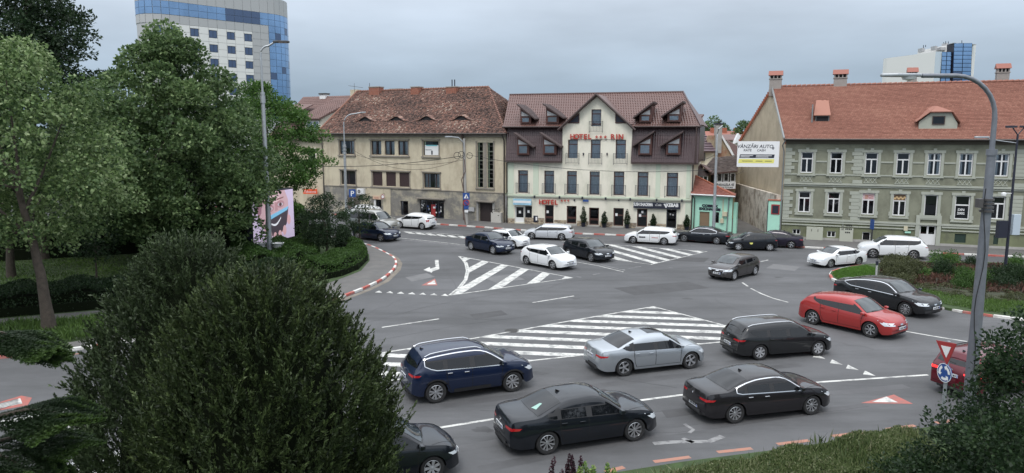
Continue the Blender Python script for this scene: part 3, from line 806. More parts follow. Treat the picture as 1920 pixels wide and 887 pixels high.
for i, (nm, lab, pl, h, dn, mt, rg) in enumerate(IS):
    q = w2(pl); qx, qy = [p[0] for p in q], [p[1] for p in q]; r = random.Random(i + 3); cl = []
    n = max(10, int((max(qx) - min(qx)) * (max(qy) - min(qy)) * 3.2))
    cx, cy = (min(qx) + max(qx)) / 2, (min(qy) + max(qy)) / 2
    for k in range(min(n, 90)):
        # clumps over the footprint, lower at the rim
        ins = False; tries = 0
        while not ins and tries < 20:
            tries += 1
            x, y = r.uniform(min(qx), max(qx)), r.uniform(min(qy), max(qy)); ins = False
            for j in range(len(q)):
                (pa, pb), (qa, qb) = q[j], q[(j + 1) % len(q)]
                if (pb > y) != (qb > y) and x < (qa - pa) * (y - pb) / (qb - pb) + pa: ins = not ins
            d = min(1.0, math.hypot((x - cx) / (max(qx) - min(qx)), (y - cy) / (max(qy) - min(qy))) * 2)
        top = .72 * h * (1 - .5 * d * d) * r.uniform(.45, 1.25); s_ = r.uniform(.28, .48) * min(1.2, max(.5, h))
        cl.append(((x, y, .13 + top - s_ * .6), (s_, s_, s_ * .8))); 
        if top > .8: cl.append(((x, y, .13 + top * .35), (s_ * 1.1, s_ * 1.1, s_)))
    shrub(nm, lab, (cx, cy, .13), cl, 1100 if h < 2 else 800, .11, .05, mt, 100 + i, stems=5, lo=.4, jitter=.8, up=.8)
M_flower = leaf_mat('red_flowers', [(.035, .03, .02), (.09, .045, .032), (.17, .08, .06)], trans=.1)
grass('flowers', 'carpet of dull red bedding plants on the roundabout', w2([(1690, 535), (1650, 515), (1660, 503), (1720, 499), (1850, 501), (1990, 508), (1990, 560), (1850, 552)]), .22, 180, .09, M_flower, 120)
# worn ground: repair patches, cracks, oil and dirt along the kerbs
M_dust = mat('kerb_dust', (.17, .15, .125), .95, var=.3, scale=2.0)
M_patchl = mat('road_repair_light', (.138, .138, .14), .9, var=.2, scale=1.0, bump=.2, bscale=60)
for pl, mt in (([(905, 520), (960, 515), (985, 524), (930, 530)], M_patchl), ([(1150, 540), (1290, 528), (1330, 540), (1190, 554)], M_patch), ([(880, 590), (940, 582), (952, 590), (892, 599)], M_patch),
               ([(1440, 640), (1500, 634), (1530, 648), (1462, 655)], M_patchl), ([(1240, 770), (1330, 760), (1345, 772), (1250, 784)], M_patch), ([(760, 520), (800, 512), (816, 519), (772, 528)], M_patchl),
               ([(1230, 480), (1330, 484), (1320, 492), (1225, 488)], M_patch), ([(1450, 495), (1500, 500), (1490, 508), (1436, 503)], M_patchl)):
    mark(pl, mt, .003, 'repair_patch')
KD = [(628, 567), (654, 558), (688, 545), (724, 528), (746, 507), (750, 494), (743, 484), (728, 475)]
mpoly(KD, .34, M_dust, .004, 'kerb_dust')
cr_ = random.Random(77)
for (x, y, dx, dy, n) in ((760, 585, 22, 3, 9), (980, 548, 18, -4, 8), (1120, 700, 20, 5, 8), (1000, 640, -16, 5, 7), (1340, 560, 16, 6, 8), (900, 770, 24, 2, 9), (1260, 520, 20, 1, 8), (660, 600, 20, -5, 8), (1500, 780, 18, -4, 8), (1180, 820, 26, -2, 6), (1560, 640, 18, 4, 6), (830, 500, 6, 9, 6)):
    p_ = []
    for k in range(n): p_.append((x, y)); x += dx * cr_.uniform(.6, 1.3); y += dy * cr_.uniform(.2, 1.6) + cr_.uniform(-3, 3)
    mpoly(p_, .022, M_tar, .0036, 'road_crack')
M_oil = mat('oil_stain', (.055, .055, .057), .7, var=.3, scale=2.5)
for x, y, s_ in ((1130, 735, 1), (905, 806, .9), (1360, 728, 1), (1010, 700, .8), (1400, 700, .7), (1290, 560, .7), (1080, 560, .6), (1460, 520, .7), (850, 474, .6), (1210, 510, .6)):
    c0 = G(x, y); P_ = [(c0.x + s_ * .45 * math.cos(a) * cr_.uniform(.5, 1.2), c0.y + s_ * .3 * math.sin(a) * cr_.uniform(.5, 1.2)) for a in [k * math.pi / 7 for k in range(14)]]
    flat(P_, .0033, 'oil_stain', M_oil, road)
grass('hedge_shoots', 'wild upright shoots and seed heads standing above the loose roadside hedge', [(2.6, 17.0), (4, 17.5), (6.5, 18.4), (9.0, 19.3), (11.6, 20.1), (11.5, 18.4), (7, 16.4), (2.6, 15.8)], .26, 200, .026, M_olive2, 72, z0=.55)

M_track = mat('tyre_track', (.080, .080, .083), .7, var=.25, scale=.6, bump=.2, bscale=60)
for pts in ([(760, 770), (1000, 738), (1260, 706), (1500, 684)], [(800, 746), (1040, 716), (1280, 688), (1480, 668)], [(900, 880), (1240, 812), (1500, 776), (1700, 752)], [(860, 842), (1200, 782), (1480, 746), (1700, 724)]):
    mpoly(pts, .42, M_track, .0022, 'tyre_track')

# ------------------------------------------------------------------ buildings
M_buff = mat('buff_render', (.55, .49, .365), .92, var=.07, scale=.6, bump=.2, bscale=40, stain=((.40, .34, .25), .85, .8, (1, 1, .45)))
M_dirty = mat('dirty_plinth_render', (.20, .19, .172), .95, var=.18, scale=1.0, bump=.6, bscale=12, stain=((.42, .38, .29), .95, .55, (1, 1, 1.2)))
M_trimg = mat('grey_stone_trim', (.24, .215, .185), .9, var=.15, scale=2, bump=.3)
M_brown = mat('brown_window_wood', (.085, .035, .028), .55, var=.15, scale=5)
M_brownd = mat('dark_brown_shutter', (.05, .028, .028), .6)
M_darkw = mat('dark_grey_frame', (.07, .065, .065), .5)
M_whitef = mat('white_frame', (.72, .72, .72), .4)
M_pane = glass_mat('window_glass', (.70, .74, .78), thru=.95)
M_panel = glass_mat('shop_glass', thru=.6)
M_curt = mat('curtain', (.80, .84, .86), .9, var=.2, scale=7)
M_curtd = mat('dim_interior', (.02, .02, .023), .9)
M_cream = mat('cream_render', (.73, .695, .59), .9, var=.05, scale=.5, bump=.15, bscale=40, stain=((.56, .55, .45), .7, .8, (1, 1, .4)))
M_palegreen = mat('pale_green_render', (.57, .63, .51), .9, var=.06, scale=.6, stain=((.50, .56, .44), .4, .8, (1, 1, .4)))
M_mint = mat('mint_render', (.38, .68, .54), .85, var=.05, scale=.8, bump=.1, stain=((.40, .60, .50), .4, 1.2, (1, 1, .5)))
M_moss = mat('moss_green_render', (.215, .22, .165), .92, var=.2, scale=.45, bump=.2, bscale=40, stain=((.125, .125, .09), .6, .6, (1, 1, .7)))
M_greenp = mat('green_plinth_render', (.165, .18, .105), .92, var=.12, scale=.8, bump=.2, stain=((.10, .10, .075), .6, 1.2, (1, 1, .5)))
M_stucco = mat('pale_stucco', (.36, .375, .32), .85, var=.08, scale=1.5)
M_tilebuff = mat('old_clay_tiles', (.2, .1, .07), .9, attr=[(.05, .034, .03), (.11, .068, .056), (.17, .10, .082), (.25, .125, .092), (.40, .32, .26)])
M_tileor = mat('orange_clay_tiles', (.4, .17, .1), .85, attr=[(.235, .10, .072), (.285, .125, .09), (.335, .16, .115)])
M_tilemint = mat('red_clay_tiles', (.35, .12, .08), .85, attr=[(.19, .07, .055), (.26, .10, .078), (.33, .145, .11)])
M_metr = mat('metal_tile_dull_red', (.125, .068, .058), .5, var=.08, scale=.6)
M_mans = mat('metal_tile_brown', (.062, .036, .038), .35, var=.12, scale=.7)
M_cement = mat('cement_tiles_brown', (.145, .085, .075), .7, var=.15, scale=1)
M_fascia = mat('brown_fascia', (.055, .035, .032), .6)
M_pipe = mat('dark_downpipe', (.07, .06, .055), .5, metal=.3)
M_pipeg = mat('grey_downpipe', (.25, .26, .26), .45, metal=.5)
M_brick = mat('red_brick', (.33, .115, .07), .9, var=.2, scale=9, bump=.4, bscale=30)
M_brickj = mat('mortar', (.3, .27, .24), .95)
M_concrete = mat('concrete', (.34, .33, .31), .9, var=.12, scale=2)
M_steel = mat('galvanised_steel', (.40, .42, .44), .45, metal=.55, var=.08, scale=6)
M_signblk = mat('sign_navy', (.018, .02, .035), .45)
M_wht = mat('sign_white', (.75, .75, .75), .5)
M_redl = mat('red_letter', (.42, .05, .035), .45)
M_yel = mat('sign_yellow', (.72, .68, .18), .5)
M_blue = mat('sign_blue', (.02, .07, .26), .45)
M_redsg = mat('sign_red', (.34, .035, .035), .45)
M_blueglass = mat('blue_curtain_glass', (.24, .38, .58), .06, metal=.85, spec=1, var=.25, scale=.12)
M_bgdark = mat('dark_blue_glass', (.09, .13, .22), .08, metal=.6, spec=1)
M_clad = mat('white_cladding_panel', (.72, .71, .69), .5)
M_cladg = mat('grey_cladding_panel', (.42, .42, .425), .5)
M_stone = mat('rubble_stone', (.34, .27, .19), .9, attr=[(.20, .15, .11), (.36, .28, .19), (.48, .40, .28)])

def wallgrid(u0, u1, z0, z1, holes, y=0.0, depth=.2, m=0, mb=None, jm=None):
    """front face of a wall with rectangular openings and their reveals"""
    mb = mb or MB(); us = sorted({u0, u1, *[h[0] for h in holes], *[h[2] for h in holes]}); zs = sorted({z0, z1, *[h[1] for h in holes], *[h[3] for h in holes]})
    us = [u for u in us if u0 - 1e-6 <= u <= u1 + 1e-6]; zs = [z for z in zs if z0 - 1e-6 <= z <= z1 + 1e-6]
    for a, b_ in zip(us, us[1:]):
        for c, d in zip(zs, zs[1:]):
            mu, mz = (a + b_) / 2, (c + d) / 2
            if any(h[0] < mu < h[2] and h[1] < mz < h[3] for h in holes): continue
            mb.face([(a, y, c), (b_, y, c), (b_, y, d), (a, y, d)], m)
    j = m if jm is None else jm
    for a, c, b_, d in holes:
        mb.face([(a, y, c), (a, y + depth, c), (a, y + depth, d), (a, y, d)], j); mb.face([(b_, y, c), (b_, y, d), (b_, y + depth, d), (b_, y + depth, c)], j)
        mb.face([(a, y, d), (a, y + depth, d), (b_, y + depth, d), (b_, y, d)], j); mb.face([(a, y, c), (b_, y, c), (b_, y + depth, c), (a, y + depth, c)], j)
    return mb
_wc = {}
def wmesh(key, f):
    if key not in _wc: _wc[key] = f()
    return _wc[key]
def window(par, u, z, w, h, style, fm, y=.12, fw=.06, curtain=None, name='window', glass=None, room=M_curtd):
    """frame with panes set into an opening whose lower left corner is (u, z)"""
    # cell layout as fractions
    lay = {'one': [(0, 0, 1, 1)], 'two': [(0, 0, .5, 1), (.5, 0, 1, 1)], 'T': [(0, 0, .5, .68), (.5, 0, 1, .68), (0, .68, 1, 1)], 'three': [(0, 0, .25, 1), (.25, 0, .75, 1), (.75, 0, 1, 1)],
           'F': [(0, 0, 1, .80), (0, .80, 1, 1)], 'cross': [(0, 0, .5, .66), (.5, 0, 1, .66), (0, .66, .5, 1), (.5, .66, 1, 1)], 'D': [(0, .28, 1, 1)], 'sash': [(0, 0, 1, .6), (0, .6, 1, 1)],
           'bands': [(0, 0, 1, .3), (0, .36, 1, 1)]}[style]
    key = (style, round(w, 2), round(h, 2), fm.name, fw)
    def fr():
        m = MB(); m.box(0, 0, 0, fw, .07, h); m.box(w - fw, 0, 0, w, .07, h); m.box(fw, 0, 0, w - fw, .07, fw); m.box(fw, 0, h - fw, w - fw, .07, h)
        done = set()
        for a, b_, c, d in lay:
            if 0 < c < 1 and ('v', c, b_) not in done:
                done.add(('v', c, b_)); m.box(c * w - fw * .6, .004, max(fw, b_ * h), c * w + fw * .6, .066, min(h - fw, d * h))
            if 0 < d < 1 and d not in done:
                done.add(d); m.box(fw, .002, d * h - fw * .6, w - fw, .068, d * h + fw * .6)
            if b_ > 0 and style in ('D', 'bands'): m.box(fw, .002, (b_ if style == 'D' else .30) * h - fw * .6, w - fw, .068, b_ * h + fw * .3)
        if style == 'D': m.box(fw, .01, fw, w - fw, .06, .28 * h)
        return m.data('window_frame', fm)
    o = obj_from(wmesh(('f',) + key, fr), name, par, (u, y, z))
    for i, (a, b_, c, d) in enumerate(lay):
        g = fw * .6
        x0, x1 = max(fw, a * w + g), min(w - fw, c * w - g); z0, z1 = max(fw, b_ * h + g), min(h - fw, d * h - g)
        gm = glass or M_pane
        me = wmesh(('g', round(x0, 2), round(x1, 2), round(z0, 2), round(z1, 2), gm.name), lambda: MB().face([(x0, 0, z0), (x1, 0, z0), (x1, 0, z1), (x0, 0, z1)]).data('pane', gm, fix=False))
        obj_from(me, 'pane', o, (0, .035, 0))
    if curtain:
        cm, frac = curtain
        def cu():
            m = MB(); n = int(w / .05)
            for sx in ((0, frac), (1 - frac, 1)) if frac < .5 else ((0, 1),):
                V = []
                k = max(2, int((sx[1] - sx[0]) * n)); pr = None
                for q in range(k + 1):
                    x = fw * .5 + (w - fw) * (sx[0] + (sx[1] - sx[0]) * q / k); yy = .02 * math.sin(q * 1.7)
                    cur = ((x, yy, fw), (x, yy, h - fw))
                    if pr: m.face([pr[0], cur[0], cur[1], pr[1]])
                    pr = cur
            return m.data('curtain', cm, fix=False)
        obj_from(wmesh(('c', round(w, 2), round(h, 2), cm.name, frac), cu), 'curtain', o, (0, .10, 0))
    me = wmesh(('r', round(w, 2), round(h, 2), room.name), lambda: MB().face([(0, 0, 0), (w, 0, 0), (w, 0, h), (0, 0, h)]).data('dark_room', room, fix=False))
    obj_from(me, 'dark_room', o, (0, .32, 0))
    return o
def bx(par, name, m, x0, y0, z0, x1, y1, z1, bevel=0):
    b = MB(); cx, cy, cz = (x0 + x1) / 2, y0, z0
    b.box(x0 - cx, 0, 0, x1 - cx, y1 - y0, z1 - z0); return b.build(name, m, par, loc=(cx, cy, cz), bevel=bevel)
def tiles(par, P0, P1, P2, P3, tw, th, kind, m, name='roof_tiles', jit=.3, lift=.03, seed=1, thick=.02):
    """P0,P1 eave left/right, P2,P3 top right/left. Overlapping tiles laid in rows (one joined part)"""
    P0, P1, P2, P3 = map(Vector, (P0, P1, P2, P3)); ax = (P1 - P0).normalized(); n = ax.cross(P3 - P0).normalized()
    if n.z < 0: n = -n
    up = n.cross(ax)
    if up.dot(P3 - P0) < 0: up = -up
    H_ = (P3 - P0).dot(up); a0 = 0; a1 = (P1 - P0).dot(ax); a2 = (P2 - P0).dot(ax); a3 = (P3 - P0).dot(ax)
    rows = int(H_ / th); r = np.random.default_rng(seed); V = []; F = []; T = []
    for i in range(rows + 1):
        b0_ = i * th; b1_ = min(b0_ + th * 1.12, H_)
        if b1_ - b0_ < .02: continue
        t = b0_ / H_; L_, R_ = a0 + (a3 - a0) * t, a1 + (a2 - a1) * t
        if kind == 'wave':
            sub = 6; k = max(1, int(round((R_ - L_) / tw))); xs = np.linspace(L_, R_, k * sub + 1)
            hz = lift + .022 * np.cos((xs - L_) / tw * 2 * math.pi)
            base = len(V)
            for x, h in zip(xs, hz):
                p = P0 + ax * float(x)
                V += [p + up * b0_ + n * float(h - .03), p + up * b0_ + n * float(h + thick), p + up * (b0_ + th) + n * float(h - .004)]
            for q in range(len(xs) - 1):
                a_ = base + q * 3; c_ = a_ + 3
                F += [(a_, c_, c_ + 1, a_ + 1), (a_ + 1, c_ + 1, c_ + 2, a_ + 2)]; T += [.5, .5]
        else:
            k = max(1, int(round((R_ - L_) / tw))); off = .5 * (i % 2)
            xs = [L_] + [L_ + (q + off) * (R_ - L_) / k for q in range(1 - (i % 2) * 1 + (0 if i % 2 else 0), k) if L_ < L_ + (q + off) * (R_ - L_) / k < R_ - .02] + [R_]
            xs = sorted(set(xs))
            for xa, xb in zip(xs, xs[1:]):
                if xb - xa < .02: continue
                h = lift + thick * (1 + jit * r.normal()); g = .006; dz = jit * .03 * r.normal(); b_ = b0_ + dz
                pa, pb = P0 + ax * (xa + g), P0 + ax * (xb - g); s = len(V); sk = jit * .01 * r.normal()
                V += [pa + up * (b_ + sk) + n * (h - thick * 1.6), pb + up * (b_ - sk) + n * (h - thick * 1.6), pa + up * (b_ + sk) + n * h, pb + up * (b_ - sk) + n * h, pa + up * b1_ + n * (lift * .4), pb + up * b1_ + n * (lift * .4)]
                F += [(s, s + 1, s + 3, s + 2), (s + 2, s + 3, s + 5, s + 4)]
                tt = float(np.clip(r.beta(2.2, 2.6) + .12 * math.sin(xa * .7 + i * .13) + .1 * math.sin(xa * .23 - i * .31), 0, 1)); T += [tt, tt]
    me = fast_mesh(name, np.array([tuple(v) for v in V]), np.array(F), m, np.array(T))
    o = obj_from(me, name, par); o['kind'] = 'stuff'
    if kind == 'wave': me.polygons.foreach_set('use_smooth', [True] * len(me.polygons)); me.set_sharp_from_angle(angle=R(40))
    return o
def slab(par, name, m, pts, t=-.14):
    n = (Vector(pts[1]) - Vector(pts[0])).cross(Vector(pts[2]) - Vector(pts[1])).normalized()
    if n.z < 0: n = -n
    b = MB(); b.prism(pts, n * t); return b.build(name, m, par)
def tube_part(par, name, m, pts, r, seg=8): 
    b = MB(); b.tube(pts, r, seg); return b.build(name, m, par, smooth=50)
def brick_stack(par, x0, y0, z0, x1, y1, z1, name='chimney', cap=True, m=None):
    b = MB(); b.box(x0, y0, z0, x1, y1, z1, 0)
    if cap: b.box(x0 - .06, y0 - .06, z1 + .001, x1 + .06, y1 + .06, z1 + .10, 0)
    o = b.build(name, m or M_brickj, par)
    # courses of bricks proud of the mortar, one joined part
    q = MB(); r = random.Random(int(x0 * 10)); bz = z0
    while bz < z1 - .06:
        s = (int((bz - z0) / .08) % 2) * .12
        u = x0 - .004 + (-s)
        while u < x1:
            a, c = max(u + .01, x0 - .004), min(u + .23, x1 + .004)
            if c - a > .03: q.box(a, y0 - .012, bz + .01, c, y0, bz + .065)
            u += .24
        u = y0 - s
        while u < y1:
            a, c = max(u + .01, y0), min(u + .23, y1)
            if c - a > .03: q.box(x0 - .012, a, bz + .01, x0, c, bz + .065); q.box(x1, a, bz + .01, x1 + .012, c, bz + .065)
            u += .24
        bz += .075
    k = q.build('brickwork', M_brick, o, fix=False); k['kind'] = 'stuff'
    return o
def stonework(par, u0, u1, z0, z1, y=-.03, seed=1):
    r = random.Random(seed); V = []; F = []; T = []; z = z0
    while z < z1 - .03:
        h = min(r.uniform(.10, .2), z1 - z); u = u0
        while u < u1 - .04:
            w = min(r.uniform(.15, .38), u1 - u); s = len(V); d = r.uniform(.015, .04); g = .012
            a, b_, c, e = u + g, u + w - g, z + g, z + h - g
            V += [(a, y, c), (b_, y, c), (b_, y, e), (a, y, e), (a + .015, y - d, c + .015), (b_ - .015, y - d, c + .015), (b_ - .015, y - d, e - .015), (a + .015, y - d, e - .015)]
            F += [(s + 4, s + 5, s + 6, s + 7), (s, s + 1, s + 5, s + 4), (s + 1, s + 2, s + 6, s + 5), (s + 2, s + 3, s + 7, s + 6), (s + 3, s, s + 4, s + 7)]; t = r.random(); T += [t] * 5
            u += w
        z += h
    o = obj_from(fast_mesh('plinth_stones', np.array(V), np.array(F), M_stone, np.array(T)), 'plinth_stones', par); o['kind'] = 'stuff'
    b = MB(); b.box(u0, y + .002, z0, u1, -.004, z1); b.build('plinth', M_concrete, par)
    return o

# ---- old buff building
FB = Fac((609, 397.2), (948.5, 419.6)); LB = FB.L; PZ = .12
BB = empty('apartment_building', FB.O, FB.a, 'old buff two storey house with mottled tile roof and eyebrow dormers', 'building')
def U(f, x, y=330, v=0): return f.uz(x, y, v)[0]
def Z(f, x, y, v=0): return f.uz(x, y, v)[1]
def rb3(x): return 530 + x / 2.956
def ry3(y): return 150 + y / 2.956
zu0, zu1 = Z(FB, rb3(620), ry3(416)), Z(FB, rb3(620), ry3(338)); zl0, zl1 = Z(FB, rb3(620), ry3(590)), Z(FB, rb3(620), ry3(512))
zsep = Z(FB, rb3(620), ry3(600)); EAVE_B = Z(FB, rb3(700), ry3(300))
win_u = [(317, 397, 'three'), (492, 547, 'two'), (566, 621, 'two'), (640, 695, 'two'), (780, 865, 'one')]
win_l = [(320, 400, 'two'), (495, 549, 'one'), (570, 624, 'one'), (644, 699, 'one'), (780, 868, 'three')]
holes = []
def uu(x, y=400): return U(FB, rb3(x), ry3(y))
for a, b_, s_ in win_u: holes.append((uu(a), zu0, uu(b_), zu1, s_, 'u'))
for a, b_, s_ in win_l: holes.append((uu(a), zl0, uu(b_), zl1, s_, 'l'))
st0, st1 = Z(FB, rb3(1120), ry3(597)), Z(FB, rb3(1120), ry3(346))
strips = [(uu(1079), st0, uu(1110), st1), (uu(1134), st0, uu(1166), st1)]
b = wallgrid(0, LB, zsep, EAVE_B + .2, [h[:4] for h in holes] + strips, depth=.22)
b.face([(0, 0, zsep), (0, 10, zsep), (0, 10, EAVE_B + .2), (0, 0, EAVE_B + .2)]); b.face([(LB, 0, zsep), (LB, 10, zsep), (LB, 10, EAVE_B + .2), (LB, 0, EAVE_B + .2)])
b.build('wall', M_buff, BB)
def gz(x, y): return Z(FB, rb3(x), ry3(y))
gd = {'door1': (uu(507, 700), PZ, uu(549, 700), gz(528, 662)), 'door2': (uu(655, 700), PZ + .1, uu(697, 700), gz(676, 670)),
      'shop': (uu(762, 700), PZ, uu(895, 700), gz(830, 666)), 'gate': (uu(1092, 700), PZ, uu(1166, 700), gz(1130, 682)), 'shutter': (uu(352, 700), PZ, uu(428, 700), gz(380, 640))}
b = wallgrid(0, LB, 0, zsep, list(gd.values()), y=-.05, depth=.3)
b.face([(0, -.05, 0), (0, 10, 0), (0, 10, zsep), (0, -.05, zsep)]); b.face([(0, -.05, zsep), (0, 0, zsep), (LB, 0, zsep), (LB, -.05, zsep)])
b.build('plinth_wall', M_dirty, BB)
bx(BB, 'plaster_pier', M_buff, uu(440, 700), -.075, PZ, uu(480, 700), -.052, zsep - .3); bx(BB, 'plaster_pier', M_buff, uu(560, 700), -.075, PZ, uu(600, 700), -.052, zsep - .1)
bx(BB, 'plaster_patch', M_buff, uu(470, 640), -.07, gz(500, 645), uu(600, 640), -.052, zsep - .06)
bx(BB, 'string_course', M_trimg, .0, -.10, zsep - .06, LB, -.052, zsep + .02)
for a, c, b2, d, s_, row in holes:
    w, h = b2 - a, d - c
    if row == 'u' and s_ == 'one':
        o = window(BB, a, c, w, h, 'one', M_brownd, curtain=None)
        p = bx(o, 'poster', M_wht, .12 + w / 2 - w / 2, -.0, .04, w - .12, .01, h * .72); p.location = (w / 2, .0, .05)
        q = bx(o, 'poster_band', mat('poster_cyan', (.15, .45, .5), .6), -w * .36, -.012, 0, w * .36, -.004, .12); q.location = (w / 2, -.012, h * .66)
        q = bx(o, 'poster_figure', M_signblk, -.09, -.012, 0, .09, -.004, .42); q.location = (w * .52, -.012, .1)
        q = bx(o, 'poster_band', M_signblk, -w * .2, -.012, 0, w * .2, -.004, .05); q.location = (w * .3, -.012, h * .38)
    elif row == 'l' and s_ == 'one':
        o = bx(BB, 'roller_shutter', M_brownd, a, .08, c, b2, .14, d)
        for k in range(int(h / .09)): bx(o, 'shutter_slat', M_brownd, -w / 2 + .03, -.014, k * .09 + .01, w / 2 - .03, -.001, k * .09 + .08)
    elif row == 'l' and s_ == 'two':
        window(BB, a, c, w, h, s_, M_brownd, curtain=None, room=M_brownd)
    else: window(BB, a, c, w, h, s_, M_brownd, fw=.07, curtain=(M_curt, .36))
def lintels(par, u0, u1, z0, z1, m, over=.22):
    bx(par, 'lintel', m, u0 - over, -.16, z1 + .10, u1 + over, -.002, z1 + .20)
    bx(par, 'sill', m, u0 - over, -.16, z0 - .22, u1 + over, -.002, z0 - .08)
    for x in (u0 - .13, u1 + .02): bx(par, 'jamb', m, x, -.06, z0 - .08, x + .11, -.002, z1 + .10)
for row, z0, z1 in (('u', zu0, zu1), ('l', zl0, zl1)):
    hs = [h for h in holes if h[5] == row]
    for g in ([hs[0]], hs[1:4], [hs[4]]): lintels(BB, g[0][0], g[-1][2], z0, z1, M_trimg)
for a, c, b2, d in strips:
    k = 5; hh = (d - c) / k
    for i in range(k): window(BB, a, c + hh * i + .02, b2 - a, hh - .04, 'sash', M_darkw, fw=.05)
bx(BB, 'sill', M_trimg, strips[0][0] - .2, -.14, st0 - .16, strips[1][2] + .2, -.002, st0 - .02)
bx(BB, 'stair_mullion', M_trimg, strips[0][2] + .05, -.05, st0, strips[1][0] - .05, -.002, st1)
for a_, b2_ in ((strips[0][0] - .16, strips[0][0] - .04), (strips[1][2] + .04, strips[1][2] + .16)): bx(BB, 'jamb', M_trimg, a_, -.07, st0, b2_, -.002, st1 + .12)
g = gd['gate']; d_ = bx(BB, 'door', mat('dark_gate', (.035, .025, .025), .6, var=.2, scale=5), g[0], .1, PZ, g[2], .2, g[3])
for k in range(8): bx(d_, 'door_board', MATS['dark_gate'], (k - 4) * (g[2] - g[0]) / 8 + .02, -.02, .08, (k - 3) * (g[2] - g[0]) / 8 - .02, -.001, g[3] - PZ - .15)
bx(BB, 'canopy', M_trimg, g[0] - .35, -.5, g[3] + .12, g[2] + .25, -.052, g[3] + .24)
for x in (g[0] - .28, g[2] + .04): bx(BB, 'pilaster', M_concrete, x, -.2, PZ, x + .22, -.052, g[3] + .12)
g = gd['shop']; n_ = 4; w_ = (g[2] - g[0]) / n_
for k in range(n_):
    o = window(BB, g[0] + k * w_, PZ + .05, w_, g[3] - PZ - .05, 'one', M_signblk, y=.1, glass=M_panel, name='shop_window')
    for q in range(7):
        r = random.Random(k * 9 + q)
        x, z = r.uniform(.08, w_ - .3), r.uniform(.3, g[3] - .6)
        bx(o, 'sticker', r.choice([M_wht, M_blue, M_cladg, M_signblk]), 0, 0, 0, r.uniform(.08, .2), .004, r.uniform(.06, .22)).location = (x, -.003, z)
    if k == 2:
        bx(o, 'red_poster', M_redsg, 0, 0, 0, w_ * .7, .004, 1.25).location = (.1, -.006, .12)
        bx(o, 'poster_panel', M_wht, 0, 0, 0, .3, .004, .2).location = (.22, -.011, .95)
bx(BB, 'canopy', M_trimg, g[0] - .3, -.45, g[3] + .12, g[2] + .2, -.052, g[3] + .22)
g = gd['door2']; window(BB, g[0], g[1], g[2] - g[0], g[3] - g[1], 'one', M_signblk, y=.1, name='glass_door', fw=.08)
g = gd['door1']; window(BB, g[0], g[1], g[2] - g[0], g[3] - g[1], 'two', M_signblk, y=.12, name='door', fw=.05)
bx(BB, 'door_leaf', M_whitef, g[0] - .0, -.03, PZ, g[0] + .25, .02, g[3] - .02)
g = gd['shutter']; bx(BB, 'roller_door', mat('brown_roller', (.12, .095, .085), .6), g[0], .05, PZ, g[2], .12, g[3])
# small shop sign and round blade sign, air conditioner, meter boxes
def ub(x, y): return uu(x, y)
o = bx(BB, 'shop_sign', mat('peach_sign', (.62, .45, .33), .5), uu(503, 650), -.14, gz(520, 661), uu(547, 650), -.056, gz(520, 641))
text('MAGAZIN', .14, M_redl, o, (0, -.012, .12), .004)
c_ = Vector((uu(566, 645), -.35, gz(566, 645)))
b = MB(); b.lathe([(.001, -.02), (.26, -.02), (.26, .02), (.001, .02)], 20, 'y'); o = b.build('round_sign', M_wht, BB, loc=c_)
b = MB(); b.lathe([(.19, -.03), (.25, -.03), (.25, -.022), (.19, -.022)], 20, 'y'); b.build('sign_ring', M_redsg, o); bx(BB, 'sign_bracket', M_pipe, c_.x - .02, -.35, c_.z + .26, c_.x + .02, -.04, c_.z + .30)
def aircon(par, u, z):
    o = bx(par, 'air_conditioner', M_wht, u, -.42, z, u + .95, -.06, z + .62, bevel=.02)
    b = MB(); b.lathe([(.23, -.012), (.25, -.02), (.20, -.02), (.20, -.006), (.001, -.006)], 20, 'y'); b.build('fan_ring', M_wht, o, loc=(-.14, -.001, .31))
    b = MB(); b.lathe([(.195, -.014), (.001, -.014)], 16, 'y'); b.build('fan_opening', M_black, o, loc=(-.14, -.001, .31))
    for k in range(5): b = MB(); b.box(-.012, -.02, -.19, .012, -.016, .19, T=Matrix.Rotation(k * math.pi / 5, 4, 'Y')); b.build('fan_guard', M_cladg, o, loc=(-.14, -.001, .31))
aircon(BB, uu(424, 615), gz(440, 632))
o = bx(BB, 'meter_box', M_cladg, uu(1014, 715), -.22, gz(1030, 726), uu(1066, 715), -.055, gz(1030, 704)); bx(BB, 'meter_box', M_cladg, uu(1018, 690), -.2, gz(1025, 700), uu(1034, 690), -.055, gz(1025, 678))
gc = bx(BB, 'gas_cabinet', mat('cabinet_cream', (.48, .46, .42), .7, var=.06), uu(1168, 770), -.5, PZ, uu(1222, 770), -.056, gz(1195, 733))
for k, (x, z) in enumerate(((-.38, 1.25), (-.2, 1.3), (.32, 1.35), (.36, 1.05), (.1, 1.25), (-.38, .95), (.3, .7))): bx(gc, 'cabinet_vent', M_black, x - .08, -.006, z, x + .08, -.001, z + .07)
# roof
EV = EAVE_B; ov = .55
ru0, ru1 = .2 + U(FB, 665, 172, 5), U(FB, 916, 168, 5.2); rz_ = Z(FB, 790, 168, 5.2)
bx(BB, 'cornice', M_fascia, -.25, -.5, EV - .02, LB + .22, -.01, EV + .10); bx(BB, 'soffit', M_trimg, -.1, -.22, EV - .28, LB + .08, -.012, EV - .022)
e0, e1 = (-.35, -ov, EV + .08), (LB + .3, -ov, EV + .08); r0_, r1_ = (ru0, 5.2, rz_), (ru1, 5.2, rz_); f0, f1 = (-.35, 11, EV + .08), (LB + .3, 11, EV + .08)
rf = MB(); rf.face([e0, e1, r1_, r0_]); rf.face([f0, e0, r0_]); rf.face([e1, f1, r1_]); rf.face([f1, f0, r0_, r1_]); rf.face([e0, f0, f1, e1])
rfo = rf.build('roof', M_fascia, BB)
tiles(rfo, e0, e1, r1_, r0_, .17, .155, 'flat', M_tilebuff, jit=.9, seed=3)
